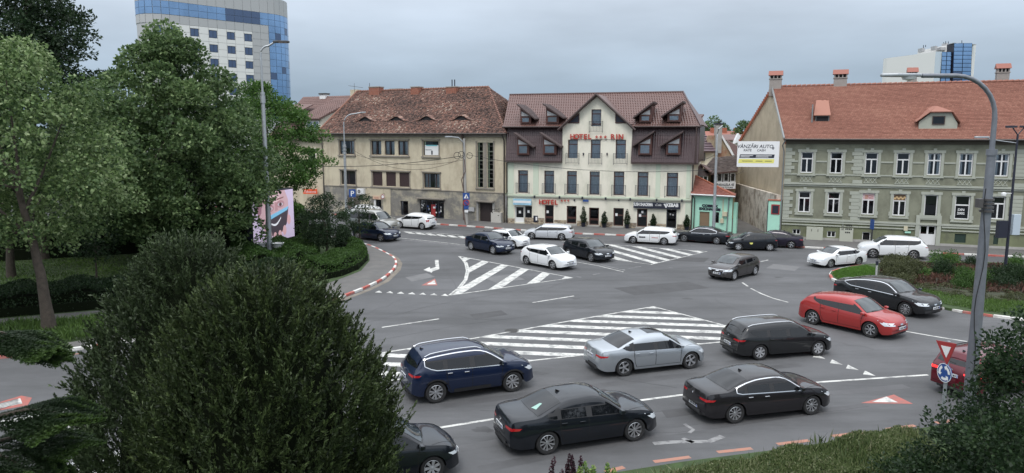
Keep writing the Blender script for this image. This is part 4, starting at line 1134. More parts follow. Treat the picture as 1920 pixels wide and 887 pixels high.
tiles(rfo, f0, e0, r0_, r0_, .17, .155, 'flat', M_tilebuff, jit=.9, seed=4); tiles(rfo, e1, f1, r1_, r1_, .17, .155, 'flat', M_tilebuff, jit=.9, seed=5)
for A_, B_ in ((e0, r0_), (r0_, r1_), (r1_, e1)):
    n = int((Vector(B_) - Vector(A_)).length / .33); b = MB()
    for k in range(n):
        p, q = Vector(A_).lerp(Vector(B_), k / n), Vector(A_).lerp(Vector(B_), (k + .9) / n); b.tube([p + Vector((0, 0, .04)), q + Vector((0, 0, .07))], [.10, .12], 7)
    o = b.build('ridge_tiles', M_tilebuff, rfo, smooth=50); o['kind'] = 'stuff'
    a_ = o.data.attributes.new('tint', 'FLOAT', 'FACE'); a_.data.foreach_set('value', [random.uniform(.3, .8)] * len(o.data.polygons))
slope = Vector((0, 5.2 + ov, rz_ - EV - .08)).normalized(); zat = lambda v: EV + .08 + (v + ov) * (rz_ - EV - .08) / (5.2 + ov)
for cx, wd in ((468, 92), (640, 100), (808, 100), (1000, 104)):
    u_ = U(FB, rb3(cx), ry3(222), 1.3); v0 = 1.0; z_ = zat(v0); hw = 1.25; o = empty('eyebrow_dormer', (u_, v0, z_)); o.parent = rfo
    N_ = 22; topc = []; b = MB(); d_ = MB()
    for k in range(N_ + 1):
        x = -hw * 1.35 + 2.7 * hw * k / N_; hgt = .52 * math.exp(-(x / (hw * .62))**2); topc.append((x, hgt))
    for (x0, h0), (x1, h1) in zip(topc, topc[1:]):
        # curved tiled brow running back into the slope
        k = (rz_ - EV - .08) / (5.2 + ov); y0, y1 = (h0 + .0) / k + .02, (h1 + .0) / k + .02
        b.face([(x0, -.12, h0 + .05), (x1, -.12, h1 + .05), (x1, y1 + .1, h1 + .10), (x0, y0 + .1, h0 + .10)])
        b.face([(x0, -.12, h0 - .03), (x1, -.12, h1 - .03), (x1, -.12, h1 + .05), (x0, -.12, h0 + .05)])
        if h0 > .06 and h1 > .06: d_.face([(x0, .02, 0.03), (x1, .02, 0.03), (x1, .02, h1 - .02), (x0, .02, h0 - .02)])
    w1 = b.build('brow', M_tilebuff, o, smooth=40); a_ = w1.data.attributes.new('tint', 'FLOAT', 'FACE'); a_.data.foreach_set('value', [random.uniform(.2, .9) for _ in w1.data.polygons])
    d_.build('louvre', M_curtd, o)
for x0, x1, yy in ((490, 545, 5.0), (725, 767, 4.9), (920, 975, 4.9)):
    a, c = U(FB, rb3(x0), ry3(70), 5), U(FB, rb3(x1), ry3(70), 5); ct = Z(FB, rb3(x0), ry3(43), 5)
    ch = brick_stack(rfo, a, yy - .4, zat(yy - .4) - .6, c, yy + .5, ct)
    if x0 == 920:
        for k in (-.12, .22): tube_part(ch, 'flue', M_signblk, [((a + c) / 2 + k, yy, ct), ((a + c) / 2 + k, yy, ct + .85)], .06)
o = bx(rfo, 'chimney', M_buff, U(FB, rb3(372), 180, 5.5), 5.6, rz_ - 1.0, U(FB, rb3(410), 180, 5.5), 6.3, rz_ + .3)
brick_stack(rfo, U(FB, rb3(605), 168, 7), 6.6, rz_ - 1.2, U(FB, rb3(665), 168, 7), 7.3, rz_ + .22)
tube_part(rfo, 'antenna', M_pipe, [(ru0 - .4, 5.2, rz_ - .3), (ru0 - .4, 5.2, rz_ + 1.0)], .02, 5); tube_part(rfo, 'antenna', M_pipe, [(ru0 - 1.3, 5.2, rz_ + .75), (ru0 + .9, 5.2, rz_ + .45)], .02, 5)
tube_part(rfo, 'antenna', M_pipe, [(ru0 + 1.9, 5.2, rz_), (ru0 + 1.9, 5.2, rz_ + .95)], .03, 5)
# gutters and downpipes
tube_part(BB, 'gutter', M_pipe, [(-.4, -ov - .06, EV + .04), (LB + .35, -ov - .06, EV + .04)], .07)
for u_, m_, rr in ((.08, M_pipe, .06), (uu(1008), M_fascia, .12), (LB - .12, M_pipe, .07)):
    tube_part(BB, 'downpipe', m_, [(u_, -ov, EV), (u_, -.35, EV - .35), (u_, -.13, EV - .6), (u_, -.13, PZ)], rr)

# ---- hotel
FH = Fac((949.5, 420.4), (1296, 434)); LH = FH.L
HH = empty('hotel_building', FH.O, FH.a, 'cream hotel with central gable, dark mansard and red HOTEL letters', 'building')
def hx(x): return 920 + x / 2.956
def uh(x, y=500, v=0): return U(FH, hx(x), ry3(y), v)
def zh(x, y, v=0): return Z(FH, hx(x), ry3(y), v)
zM = zh(600, 452); zE = zh(600, 256)          # foot and head of the mansard
z1a, z1b = zh(600, 636), zh(600, 507); z2a, z2b = zh(600, 463), zh(600, 331); z3a, z3b = zh(584, 286), zh(584, 163)
LED = zh(600, 652)
row1 = [(152, 207), (297, 352), (423, 478), (549, 605), (683, 741), (815, 875), (978, 1040)]
row2 = [(427, 481), (553, 607), (690, 747)]
gA, gB = uh(398, 350), uh(783, 350)
peak = (uh(590, 90), zh(590, 92))
h1 = [(uh(a), z1a, uh(b_), z1b) for a, b_ in row1]
h2 = [(uh(a), z2a, uh(b_), z2b) for a, b_ in row2]
h3 = [(uh(558, 200), z3a, uh(613, 200), z3b)]
gx = [(135, 185, 700, 806, 'D'), (186, 229, 697, 785, 'one'), (300, 349, 693, 800, 'bands'), (421, 475, 698, 803, 'bands'), (545, 600, 708, 823, 'bands'), (680, 737, 710, 828, 'sash'), (811, 868, 714, 832, 'sash'), (974, 1030, 717, 838, 'one')]
hg = []
for a, b_, y0, y1, s_ in gx:
    zt_ = zh((a + b_) / 2, y0); zb_ = PZ + .12 if s_ != 'one' or a > 900 else zh(207, 785)
    if a in (421,): zb_ = zh(448, 797)
    hg.append((uh(a, 750), zb_, uh(b_, 750), zt_, s_))
b = wallgrid(0, LH, 0, LED, [h[:4] for h in hg], depth=.25)
b = wallgrid(0, LH, LED, zM + .3, h1, depth=.25, mb=b)
b = wallgrid(gA, gB, zM + .3, zE, [h for h in h2 if True], depth=.25, mb=b)
# gable triangle with the top door: polygons around the opening
o3 = h3[0]; zg = zE
def gl_(u):   # gable rake height
    k = (peak[1] - zE) / (peak[0] - gA) if u < peak[0] else (peak[1] - zE) / (gB - peak[0])
    return zE + (u - gA) * k if u < peak[0] else zE + (gB - u) * k
b.face([(gA, 0, zE), (o3[0], 0, zE), (o3[0], 0, gl_(o3[0]))]); b.face([(o3[2], 0, zE), (gB, 0, zE), (o3[2], 0, gl_(o3[2]))])
b.face([(o3[0], 0, o3[3]), (o3[2], 0, o3[3]), (o3[2], 0, gl_(o3[2])), (peak[0], 0, peak[1]), (o3[0], 0, gl_(o3[0]))])
for x_ in (o3[0], o3[2]): b.face([(x_, 0, zE), (x_, .25, zE), (x_, .25, o3[3]), (x_, 0, o3[3])])
b.face([(0, 0, 0), (0, 11, 0), (0, 11, zM), (0, 0, zM)]); b.face([(LH, 0, 0), (LH, 11, 0), (LH, 11, zM), (LH, 0, zM)])
b.face([(gA, 0, zM + .3), (gA, 3, zM + .3), (gA, 3, zE), (gA, 0, zE)]); b.face([(gB, 0, zM + .3), (gB, 3, zM + .3), (gB, 3, zE), (gB, 0, zE)])
b.build('wall', M_cream, HH)
M_brownr = mat('brown_room', (.06, .05, .05), .9)
def balconet(par, u0, u1, z0, h=.95):
    b = MB(); x0, x1, y = u0 - .16, u1 + .16, -.16
    for z in (z0 + .03, z0 + h): b.box(x0, y - .012, z - .012, x1, y + .012, z + .012)
    for x in (x0, x1):
        b.box(x - .012, y, z0 + h - .012, x + .012, 0, z0 + h + .012); b.box(x - .012, y, z0 + .02, x + .012, 0, z0 + .045); b.box(x - .015, y - .015, z0 - .10, x + .015, y + .015, z0 + h + .04)
    n = 9
    for k in range(1, n): x = x0 + (x1 - x0) * k / n; b.box(x - .008, y - .008, z0 + .03, x + .008, y + .008, z0 + h)
    return b.build('balcony_railing', M_signblk, par)
for i, (a, c, e, d) in enumerate(h1 + h2 + h3):
    if i == 10: c = o3[1]
    if i == 10:
        bx(HH, 'door_recess', M_cream, a - .001, .2, zE, e + .001, .24, zE + .001)
    window(HH, a, c, e - a, d - c, 'F', M_brown, y=.13, fw=.07, curtain=(M_curt, .9), name='window')
    balconet(HH, a, e, c)
for i, (a, c, e, d, s_) in enumerate(hg):
    fm = {0: M_whitef, 1: M_whitef, 7: M_signblk}.get(i, M_brown)
    o = window(HH, a, c, e - a, d - c, s_, fm, y=.13, fw=.09 if i != 1 else .05, name='door' if i in (0, 2, 7) else 'window', glass=M_panel, room=M_curtd if i != 6 else mat('teal_room', (.12, .17, .17), .8))
    if i in (0, 1, 2, 5, 6, 6):
        bx(o, 'notice', M_wht, 0, 0, 0, .22, .006, .26).location = ((e - a) * (.5 if i in (0, 1) else .28), -.003, (d - c) * .55)
    if i == 6: bx(o, 'notice', M_wht, 0, 0, 0, .2, .006, .22).location = ((e - a) * .5, -.003, (d - c) * .75)
    if i == 7:
        for x_, z_ in ((.42, 1.7), (.35, 1.2), (.6, 1.15)): bx(o, 'sticker', M_cladg, 0, 0, 0, .13, .006, .16).location = (x_, -.003, z_)
    if 2 <= i: bx(HH, 'door_step', M_concrete, a - .1, -.25, PZ, e + .1, -.05, c - .003)
# pale green lesenes and ledge
for a, b_ in ((88, 128), (236, 266), (915, 941), (1085, 1108)): bx(HH, 'lesene', M_palegreen, uh(a, 550), -.045, LED + .16, uh(b_, 550), -.002, zM - .02)
bx(HH, 'corner_panel', M_palegreen, .02, -.03, .7, uh(128, 720), -.002, LED - .13); bx(HH, 'corner_panel', M_palegreen, uh(1078, 720), -.03, .7, LH - .02, -.002, LED - .13)
bx(HH, 'ledge', mat('ledge_grey', (.36, .38, .31), .8), .0, -.16, LED - .10, LH, -.003, LED); bx(HH, 'ledge_drip', M_cream, .0, -.10, LED - .15, LH, -.004, LED - .103); bx(HH, 'ledge_cap', M_palegreen, .0, -.08, LED + .003, LH, -.004, LED + .12)
for x in (247, 385, 511, 640, 776, 922, 1062): 
    o = bx(HH, 'floodlight', M_signblk, uh(x, 650) - .07, -.34, LED - .18, uh(x, 650) + .07, -.17, LED + .06)
for x in (515, 646): bx(HH, 'wall_lamp', M_signblk, uh(x, 410) - .05, -.14, zh(x, 418), uh(x, 410) + .05, -.003, zh(x, 404))
stonework(HH, uh(188, 790), uh(298, 790), PZ - .05, .75, -.02, 1); 
for a, b_, s in ((352, 420, 2), (478, 543, 3), (603, 678, 4), (740, 809, 5), (871, 972, 6), (1033, 1108, 7), (90, 133, 8)): stonework(HH, uh(a, 800), uh(b_, 800), PZ - .05, .62, -.02, s)
# mansard: lower steep part with metal tiles, upper roof
MD = .75
for (a, c) in ((uh(92, 400) - .05, gA), (gB, LH + .45)):
    p0, p1, p2, p3 = (a, -.42, zM), (c, -.42, zM), (c, -.42 + MD, zE), (a, -.42 + MD, zE)
    o = slab(HH, 'mansard', M_mans, [p0, p1, p2, p3], -.2); tiles(o, p0, p1, p2, p3, .22, .36, 'wave', M_mans, seed=9)
    bx(HH, 'eaves_board', M_fascia, a, -.46, zM - .16, c, -.004, zM - .004)
    b = MB(); b.face([(a, -.42, zM), (a, -.42 + MD, zE), (a, 8, zE), (a, 8, zM)]); b.face([(c, -.42, zM), (c, -.42 + MD, zE), (c, 8, zE), (c, 8, zM)]); b.build('mansard_cheek', M_mans, HH)
RV = 6.0; rzl = Z(FH, 1110, ry3(76), RV); ru_r = U(FH, 1281, 173, RV)
ksl = (rzl - zE + .05) / (RV + .25); q0, q1 = (-.35, -.25, zE - .05), (LH + .55, -.25, zE - .05); p0, p1, p2, p3 = (-.35, .12, zE - .05 + .37 * ksl), (LH + .53, .12, zE - .05 + .37 * ksl), (ru_r, RV, rzl), (-1.6, RV, rzl)
b = MB(); b.face([p0, p1, p2, p3]); b.face([p1, (LH + .55, 12, zE), p2]); b.face([(LH + .55, 12, zE), (-.35, 12, zE), p3, p2]); b.face([p0, p1, (LH + .55, 12, zE - .05), (-.35, 12, zE - .05)]); b.face([p0, p3, (-.35, 12, zE)])
ro = b.build('roof', M_metr, HH); tiles(ro, p0, p1, p2, p3, .24, .36, 'wave', M_metr, seed=10)
for xa, xb in ((-.35, gA - .02), (gB + .02, LH + .54)):
    o = slab(ro, 'eave_strip', M_metr, [(xa, -.25, zE - .05), (xb, -.25, zE - .05), (xb, .12, zE - .05 + .37 * ksl), (xa, .12, zE - .05 + .37 * ksl)], -.06)
    tiles(o, (xa, -.25, zE - .05), (xb, -.25, zE - .05), (xb, .12, zE - .05 + .37 * ksl), (xa, .12, zE - .05 + .37 * ksl), .24, .36, 'wave', M_metr, seed=11)
tube_part(HH, 'gutter', M_fascia, [(-.3, -.3, zE - .06), (gA - .3, -.3, zE - .06)], .08); tube_part(HH, 'gutter', M_fascia, [(gB + .3, -.3, zE - .06), (LH + .6, -.3, zE - .06)], .08)
tube_part(ro, 'ridge_cap', M_mans, [(-1.6, RV, rzl + .05), (ru_r, RV, rzl + .05)], .09); tube_part(ro, 'hip_cap', M_mans, [(ru_r, RV, rzl + .05), (LH + .55, -.25, zE)], .09)
tube_part(HH, 'downpipe', M_fascia, [(LH + .2, -.5, zE), (LH + .2, -.5, zM)], .06); tube_part(HH, 'downpipe', M_pipe, [(LH - .02, -.12, zM - .2), (LH - .02, -.12, PZ)], .06); tube_part(HH, 'downpipe', M_pipe, [(.1, -.12, zM - .2), (.1, -.12, PZ)], .06)
# gable roof over the centre
rk = .45
for s_ in (-1, 1):
    ft = (gA - .35, zE - .32) if s_ < 0 else (gB + .35, zE - .32); pk = (peak[0], peak[1] + .22)
    pts = [(ft[0], -rk, ft[1]), (pk[0], -rk, pk[1]), (pk[0], 5.2, pk[1]), (ft[0], 2.0, ft[1])]
    o = slab(HH, 'gable_roof', M_metr, pts, -.1)
    tube_part(HH, 'bargeboard', M_fascia, [(ft[0], -rk - .02, ft[1] - .05), (pk[0], -rk - .02, pk[1] - .03)], .11, 6)
for a, b_, s_ in ((430, 490, 1), (693, 752, -1)):
    ua, ub_ = uh(a, 230), uh(b_, 230); z0, z1 = zh((a + b_) / 2, 238), zh((a + b_) / 2, 186)
    pts = [(ua, -.02, z0), (ub_, -.02, z0), (ub_, -.02, z1)] if s_ > 0 else [(ua, -.02, z0), (ub_, -.02, z0), (ua, -.02, z1)]
    b = MB(); b.prism(pts, (0, -.03, 0)); o = b.build('corner_window', M_signblk, HH); 
    for p, q in zip(pts, pts[1:] + pts[:1]): tube_part(o, 'frame', M_brown, [(p[0], -.05, p[2]), (q[0], -.05, q[2])], .04, 4)
# slanted dormers
def dormer(par, u0, u1, z0, z1, side, vback, white=False):
    """window box under one plane tilted sideways; side -1: high at left"""
    w = u1 - u0; v = -.55 if vback < 1 else .05
    zt0 = z1 + .95 if side < 0 else z1 + .12; zt1 = z1 + .12 if side < 0 else z1 + .95
    o = empty('dormer', ((u0 + u1) / 2, v, z0)); o.parent = par
    x0, x1 = -w / 2 - .13, w / 2 + .13; H0, H1 = zt0 - z0, zt1 - z0; dp = 1.5 if vback < 1 else 2.6
    b = MB(); b.prism([(x0, 0, -.1), (x1, 0, -.1), (x1, 0, H1 - .06), (x0, 0, H0 - .06)], (0, dp, 0)); b.build('cheeks', M_brown if not white else M_brown, o)
    hw_ = z1 - z0
    f = window(o, -w / 2, 0, w, hw_, 'one', M_brown, y=-.06, fw=.07, curtain=None, room=M_curt if not white else M_wht)
    for ch in f.children:
        if ch.name.startswith('dark_room'): ch.location.y = .055
        if ch.name.startswith('pane'): ch.location.y = .03
    # upper triangle light
    tp = [(-w / 2, -.02, hw_ + .08), (w / 2, -.02, hw_ + .08), (w / 2 if side > 0 else -w / 2, -.02, hw_ + .55)]
    b = MB(); b.prism(tp, (0, -.02, 0)); b.build('corner_window', M_cladg, o)
    ext = .42; sl = (H1 - H0) / (x1 - x0)
    rx0, rx1 = x0 - (.22 if side < 0 else .55), x1 + (.55 if side < 0 else .22)
    pts = [(rx0, -.45, H0 + sl * (rx0 - x0)), (rx1, -.45, H0 + sl * (rx1 - x0)), (rx1, dp, H0 + sl * (rx1 - x0)), (rx0, dp, H0 + sl * (rx0 - x0))]
    b = MB(); b.prism(pts, (0, 0, .13)); rr = b.build('dormer_roof', M_fascia, o)
    nn = Vector((-sl, 0, 1)).normalized()
    for k in range(6):
        y_ = -.4 + (dp + .35) * k / 6; b = MB(); b.tube([Vector(pts[0]) + Vector((0, y_ + .45, .14)), Vector(pts[1]) + Vector((0, y_ + .45, .14))], .03, 5); b.build('roof_batten', M_mans, rr)
for a, b_, y0, y1, s_, wh in ((155, 207, 362, 410, -1, 0), (298, 357, 362, 408, -1, 0), (826, 884, 358, 410, 1, 0), (980, 1044, 358, 409, 1, 0)):
    dormer(HH, uh(a, 385, -.5), uh(b_, 385, -.5), zh((a + b_) / 2, y1, -.5), zh((a + b_) / 2, y0, -.5), s_, 0, wh)
for a, b_, y0, y1, s_, wh in ((172, 217, 205, 237, -1, 0), (314, 370, 202, 236, -1, 1), (833, 883, 197, 229, 1, 0), (988, 1045, 194, 227, 1, 0)):
    dormer(HH, uh(a, 220, .1), uh(b_, 220, .1), zh((a + b_) / 2, y1, .1), zh((a + b_) / 2, y0, .1), s_, 2, wh)
# lettering
tz = zh(590, 327); hgt = zh(590, 299) - tz
def star(par, u, z, r, m):
    b = MB(); pts = []
    for k in range(10):
        rr = r if k % 2 == 0 else r * .45; a = math.pi / 2 + k * math.pi / 5; pts.append((rr * math.cos(a), 0, rr * math.sin(a)))
    b.prism(pts, (0, -.06, 0)); return b.build('star', m, par, loc=(u, -.12, z))
def letters(par, s, u0, u1, z, h, m, y=-.14):
    """each letter an object of its own"""
    n = len(s); st = (u1 - u0) / n
    for k, c_ in enumerate(s):
        if c_ != ' ': text(c_, h * 1.36, m, par, (u0 + st * (k + .5), y, z), .035, name='letter', bold=.022)
letters(HH, 'HOTEL', uh(443, 313), uh(562, 313), tz, hgt, M_redl); letters(HH, 'RIN', uh(666, 313), uh(735, 313), tz, hgt, M_redl)
for x in (589, 612, 637): star(HH, uh(x, 315), zh(x, 316), .17, M_redl)
b = MB(); b.box(0, -.1, 0, uh(735, 313) - uh(443, 313), -.08, .03); b.build('letter_rail', M_signblk, HH, loc=(uh(443, 313), 0, tz - .06))
tz = zh(322, 688); hgt = zh(322, 663) - tz
letters(HH, 'HOTEL', uh(271, 675), uh(375, 675), tz, hgt, M_redl)
for x in (396, 414, 432): star(HH, uh(x, 668), zh(x, 668), .13, M_redl)
# signs on the hotel front
sb = bx(HH, 'shop_sign', mat('sky_blue_sign', (.30, .52, .66), .35, var=.25, scale=2), uh(130, 670), -.35, zh(180, 691), uh(229, 670), -.165, zh(180, 658)); bx(sb, 'sign_strip', M_wht, -.9, -.008, .2, .9, -.002, .42)
sg = bx(HH, 'shop_sign', M_signblk, uh(793, 690), -.22, zh(920, 712), uh(1053, 690), -.165, zh(920, 677)); sw = uh(1053, 690) - uh(793, 690)
text('SUSH SHAORMA', .42, M_wht, sg, (-sw * .29, -.012, .22), .004, bold=.014, sx=.58)
text('Cola', .30, M_wht, sg, (sw * .03, -.012, .26), .004, shear=.4)
text('KEBAB', .44, M_wht, sg, (sw * .33, -.012, .22), .004, bold=.018, sx=.85)
b = MB(); b.prism([(0, -.012, .45), (.16, -.012, .5), (.3, -.012, .1), (.22, -.012, .08)], (0, -.006, 0)); b.build('wrap_emblem', M_wht, sg, loc=(sw * .145, 0, 0))
bx(HH, 'cash_machine', M_signblk, uh(238, 765), -.06, zh(248, 788), uh(262, 765), -.003, zh(248, 752)); bx(HH, 'cash_machine_screen', M_wht, uh(250, 765), -.075, zh(248, 778), uh(259, 765), -.062, zh(248, 758))
bx(HH, 'street_name_plate', M_blue, uh(513, 660), -.18, LED - .42, uh(545, 660), -.165, LED - .22)
for x in (710, 465): bx(HH, 'wall_box', M_signblk, uh(x, 668) - .06, -.1, zh(x, 670), uh(x, 668) + .06, -.003, zh(x, 662))
# potted conifers
for i, (x, hh, lab) in enumerate(((520, 1.75, 'potted column conifer left of the second hotel window, tallest of the row'), (635, 1.35, 'ragged low potted conifer between two brown hotel doors'), (761, 1.6, 'pointed potted conifer left of the greenish glass door'), (905, 1.25, 'short potted conifer behind the white estate car roof'), (1090, 1.3, 'pale slim potted conifer beside the corner downpipe'))):
    p = FH.w(uh(x, 800), -.55, PZ); rt = empty('potted_conifer', p, 0, lab, 'potted plant', 'potted conifers along the hotel front')
    b = MB(); b.lathe([(.001, 0), (.16, 0), (.22, .38), (.24, .40), (.20, .40), (.18, .34), (.001, .34)], 14); b.build('pot', M_signblk, rt, smooth=50)
    cl = [((r_.uniform(-.05, .05), r_.uniform(-.05, .05), .35 + (hh - .3) * k / 7), (.30 * (1.1 - abs(k / 7 - .35) * 1.1), .30 * (1.1 - abs(k / 7 - .35) * 1.1), .18)) for k in range(8)]
    foliage('foliage', cl, 5000, .09, .045, M_dark, rt, 200 + i, droop=-.4)

# ---- mint exchange shop
FM = Fac((1296.3, 434.2), (1371, 440.5)); LM = FM.L
MM = empty('exchange_shop', FM.O, FM.a, 'small mint green exchange shop with red tiled roof between hotel and alley', 'shop')
def mxp(x): return 1290 + x / 7.39
def myp(y): return 330 + y / 7.39
def um(x, y=500): return U(FM, mxp(x), myp(y))
def zm(x, y): return Z(FM, mxp(x), myp(y))
ze = zm(330, 278); dr = (um(160), PZ, um(300), zm(230, 495)); wn_ = (um(355), zm(390, 650), um(432), zm(390, 500))
q_ = AT(1373.0, 400, 67.6) - FM.O; sx_, sy_ = q_.dot(FM.u), q_.dot(FM.v)
b = wallgrid(0, LM, 0, ze, [dr, wn_], depth=.2); b.face([(LM, 0, 0), (sx_, sy_, 0), (sx_, sy_, ze), (LM, 0, ze)]); b.build('wall', M_mint, MM)
M_dwood = mat('weathered_door', (.23, .16, .10), .7, var=.15, scale=4)
d_ = bx(MM, 'door', M_dwood, dr[0], .1, dr[1], dr[2], .16, dr[3])
for k in range(9): bx(d_, 'door_slat', M_dwood, (k - 4.5) * (dr[2] - dr[0]) / 9 + .015, -.02, .06, (k - 3.5) * (dr[2] - dr[0]) / 9 - .015, -.001, dr[3] - .2)
window(MM, wn_[0], wn_[1], wn_[2] - wn_[0], wn_[3] - wn_[1], 'one', M_brown, y=.08)
text('COBREX', .30, M_signblk, MM, (um(300), -.02, zm(300, 430)), .02, bold=.02, sx=1.25); text('EXCHANGE', .30, M_signblk, MM, (um(300), -.02, zm(300, 474)), .02, bold=.02, sx=1.25)
bx(MM, 'window_poster', mat('lilac_poster', (.45, .35, .5), .6), um(342), -.03, zm(370, 610), um(372), -.003, zm(370, 515))
mb_ = mat('meter_cream', (.55, .50, .36), .6)
bx(MM, 'meter_box', mb_, um(488), -.22, zm(515, 555), um(550), -.003, zm(515, 495)); bx(MM, 'meter_box', mb_, um(460), -.18, zm(480, 650), um(503), -.003, zm(480, 590)); bx(MM, 'cable_duct', mb_, um(478), -.05, zm(485, 600), um(490), -.003, zm(485, 320))
tube_part(MM, 'downpipe', M_pipe, [(.15, -.35, ze), (.25, -.1, ze - .3), (.25, -.1, PZ)], .05); tube_part(MM, 'downpipe', M_pipeg, [(um(580), -.35, ze), (um(565), -.1, ze - .3), (um(550), -.1, PZ)], .05)
bx(MM, 'cornice', M_cladg, -.02, -.3, ze, LM + .2, -.003, ze + .14)
au, az = FM.uz(1297, 327, 3.2)
p0, p1, p2, p3 = (0, -.4, ze + .14), (LM + .35, -.4, ze + .14), (au, 3.2, az), (au - .05, 3.2, az)
b = MB(); b.face([p0, p1, p2, p3]); b.face([p1, (sx_ + .3, sy_, ze + .14), p2]); ro = b.build('roof', M_tilemint, MM)
a_ = ro.data.attributes.new('tint', 'FLOAT', 'FACE'); a_.data.foreach_set('value', [.4] * len(ro.data.polygons))
tiles(ro, p0, p1, p2, p3, .19, .17, 'flat', M_tilemint, jit=.3, seed=12)
tube_part(ro, 'hip_cap', M_brick, [Vector(p1) + Vector((0, 0, .05)), Vector(p2) + Vector((0, 0, .05))], .09); tube_part(MM, 'gutter', M_wht, [(0, -.48, ze + .1), (LM + .4, -.48, ze + .1)], .06)
bx(MM, 'side_wall', M_mint, LM + .003, .3, 0, LM + .3, .6, ze - .5)

# ---- green corner building
FG = Fac((1464.5, 448.3), (1902, 470)); LG = FG.L + 14
GG = empty('corner_building', FG.O, FG.a, 'long moss green building with white window surrounds and orange tiled roof', 'building')
def gx6(x): return 1400 + x / 2.1115
def gy6(y): return 60 + y / 2.1115
def ug(x, y=500): return U(FG, gx6(x), gy6(y))
def zg6(x, y, v=0): return Z(FG, gx6(x), gy6(y), v)
zEg = zg6(300, 428); zs2, zs1 = zg6(300, 605), zg6(300, 748)
z2b, z2t = zg6(350, 560), zg6(350, 476); z1b, z1t = zg6(340, 718), zg6(340, 634)
up = [(214, 263), (330, 379), (469, 519), (593, 645), (715, 770), (841, 896), (990, 1031)]
lo = [(202, 254), (319, 369), (455, 508), (577, 633), (703, 757), (826, 884), (978, 1015)]
U2 = [(ug(a, 520), ug(b_, 520)) for a, b_ in up]; U1 = [(ug(a, 680), ug(b_, 680)) for a, b_ in lo]
wmean = sum(b_ - a for a, b_ in U2[:4]) / 4
U2 = [((a + b_) / 2 - wmean / 2, (a + b_) / 2 + wmean / 2) for a, b_ in U2]; wm = 1.72; U1 = [((a + b_) / 2 - wmean / 2, (a + b_) / 2 + wmean / 2) for a, b_ in U1]
U1[4] = (U1[4][0], U1[4][1]); U1[5] = (U1[5][0] - .05, U1[5][1] + .05)
st_ = U2[-1][0] - U2[-2][0]
for k in range(4): U2.append((U2[-1][0] + (3.1 if k % 2 else 2.9), U2[-1][1] + (3.1 if k % 2 else 2.9))); U1.append(U2[-1])
H = []
for i, (a, b_) in enumerate(U2): H.append((a, z2b, b_, z2t, 'T' if i < 4 else 'cross', i, 2))
for i, (a, b_) in enumerate(U1): H.append((a, z1b - (.12 if i == 5 else 0), b_, z1t, 'one' if i == 4 else ('sash' if i == 5 else 'T'), i, 1))
dg = (ug(683, 790), PZ, ug(750, 790), zg6(720, 738))
bw = [(ug(181, 800), PZ + .35, ug(212, 800), zg6(197, 780), 0), (ug(318, 800), PZ + .25, ug(352, 800), zg6(335, 788), 0), (ug(457, 805), PZ + .1, ug(490, 805), zg6(473, 792), 1), (ug(577, 800), PZ + .95, ug(612, 800), zg6(595, 796), 0), (ug(822, 820), PZ + .3, ug(867, 820), zg6(845, 799), 2), (ug(975, 830), PZ + .3, ug(995, 830), zg6(985, 805), 2)]
b = wallgrid(0, LG, zs1, zEg + .1, [h[:4] for h in H], depth=.22)
b = wallgrid(0, LG, zs1 - .001, zs1, [], mb=b) if False else b
b.build('wall', M_moss, GG)
b = wallgrid(0, LG, 0, zs1, [dg] + [w_[:4] for w_ in bw], y=-.06, depth=.28); b.face([(0, -.06, zs1), (LG, -.06, zs1), (LG, 0, zs1), (0, 0, zs1)]); b.build('plinth_wall', M_greenp, GG)
bx(GG, 'plinth_base', M_concrete, 0, -.13, PZ - .1, dg[0] - .3, -.062, PZ + .18); bx(GG, 'plinth_base', M_concrete, dg[2] + .3, -.13, PZ - .1, LG, -.062, PZ + .18)
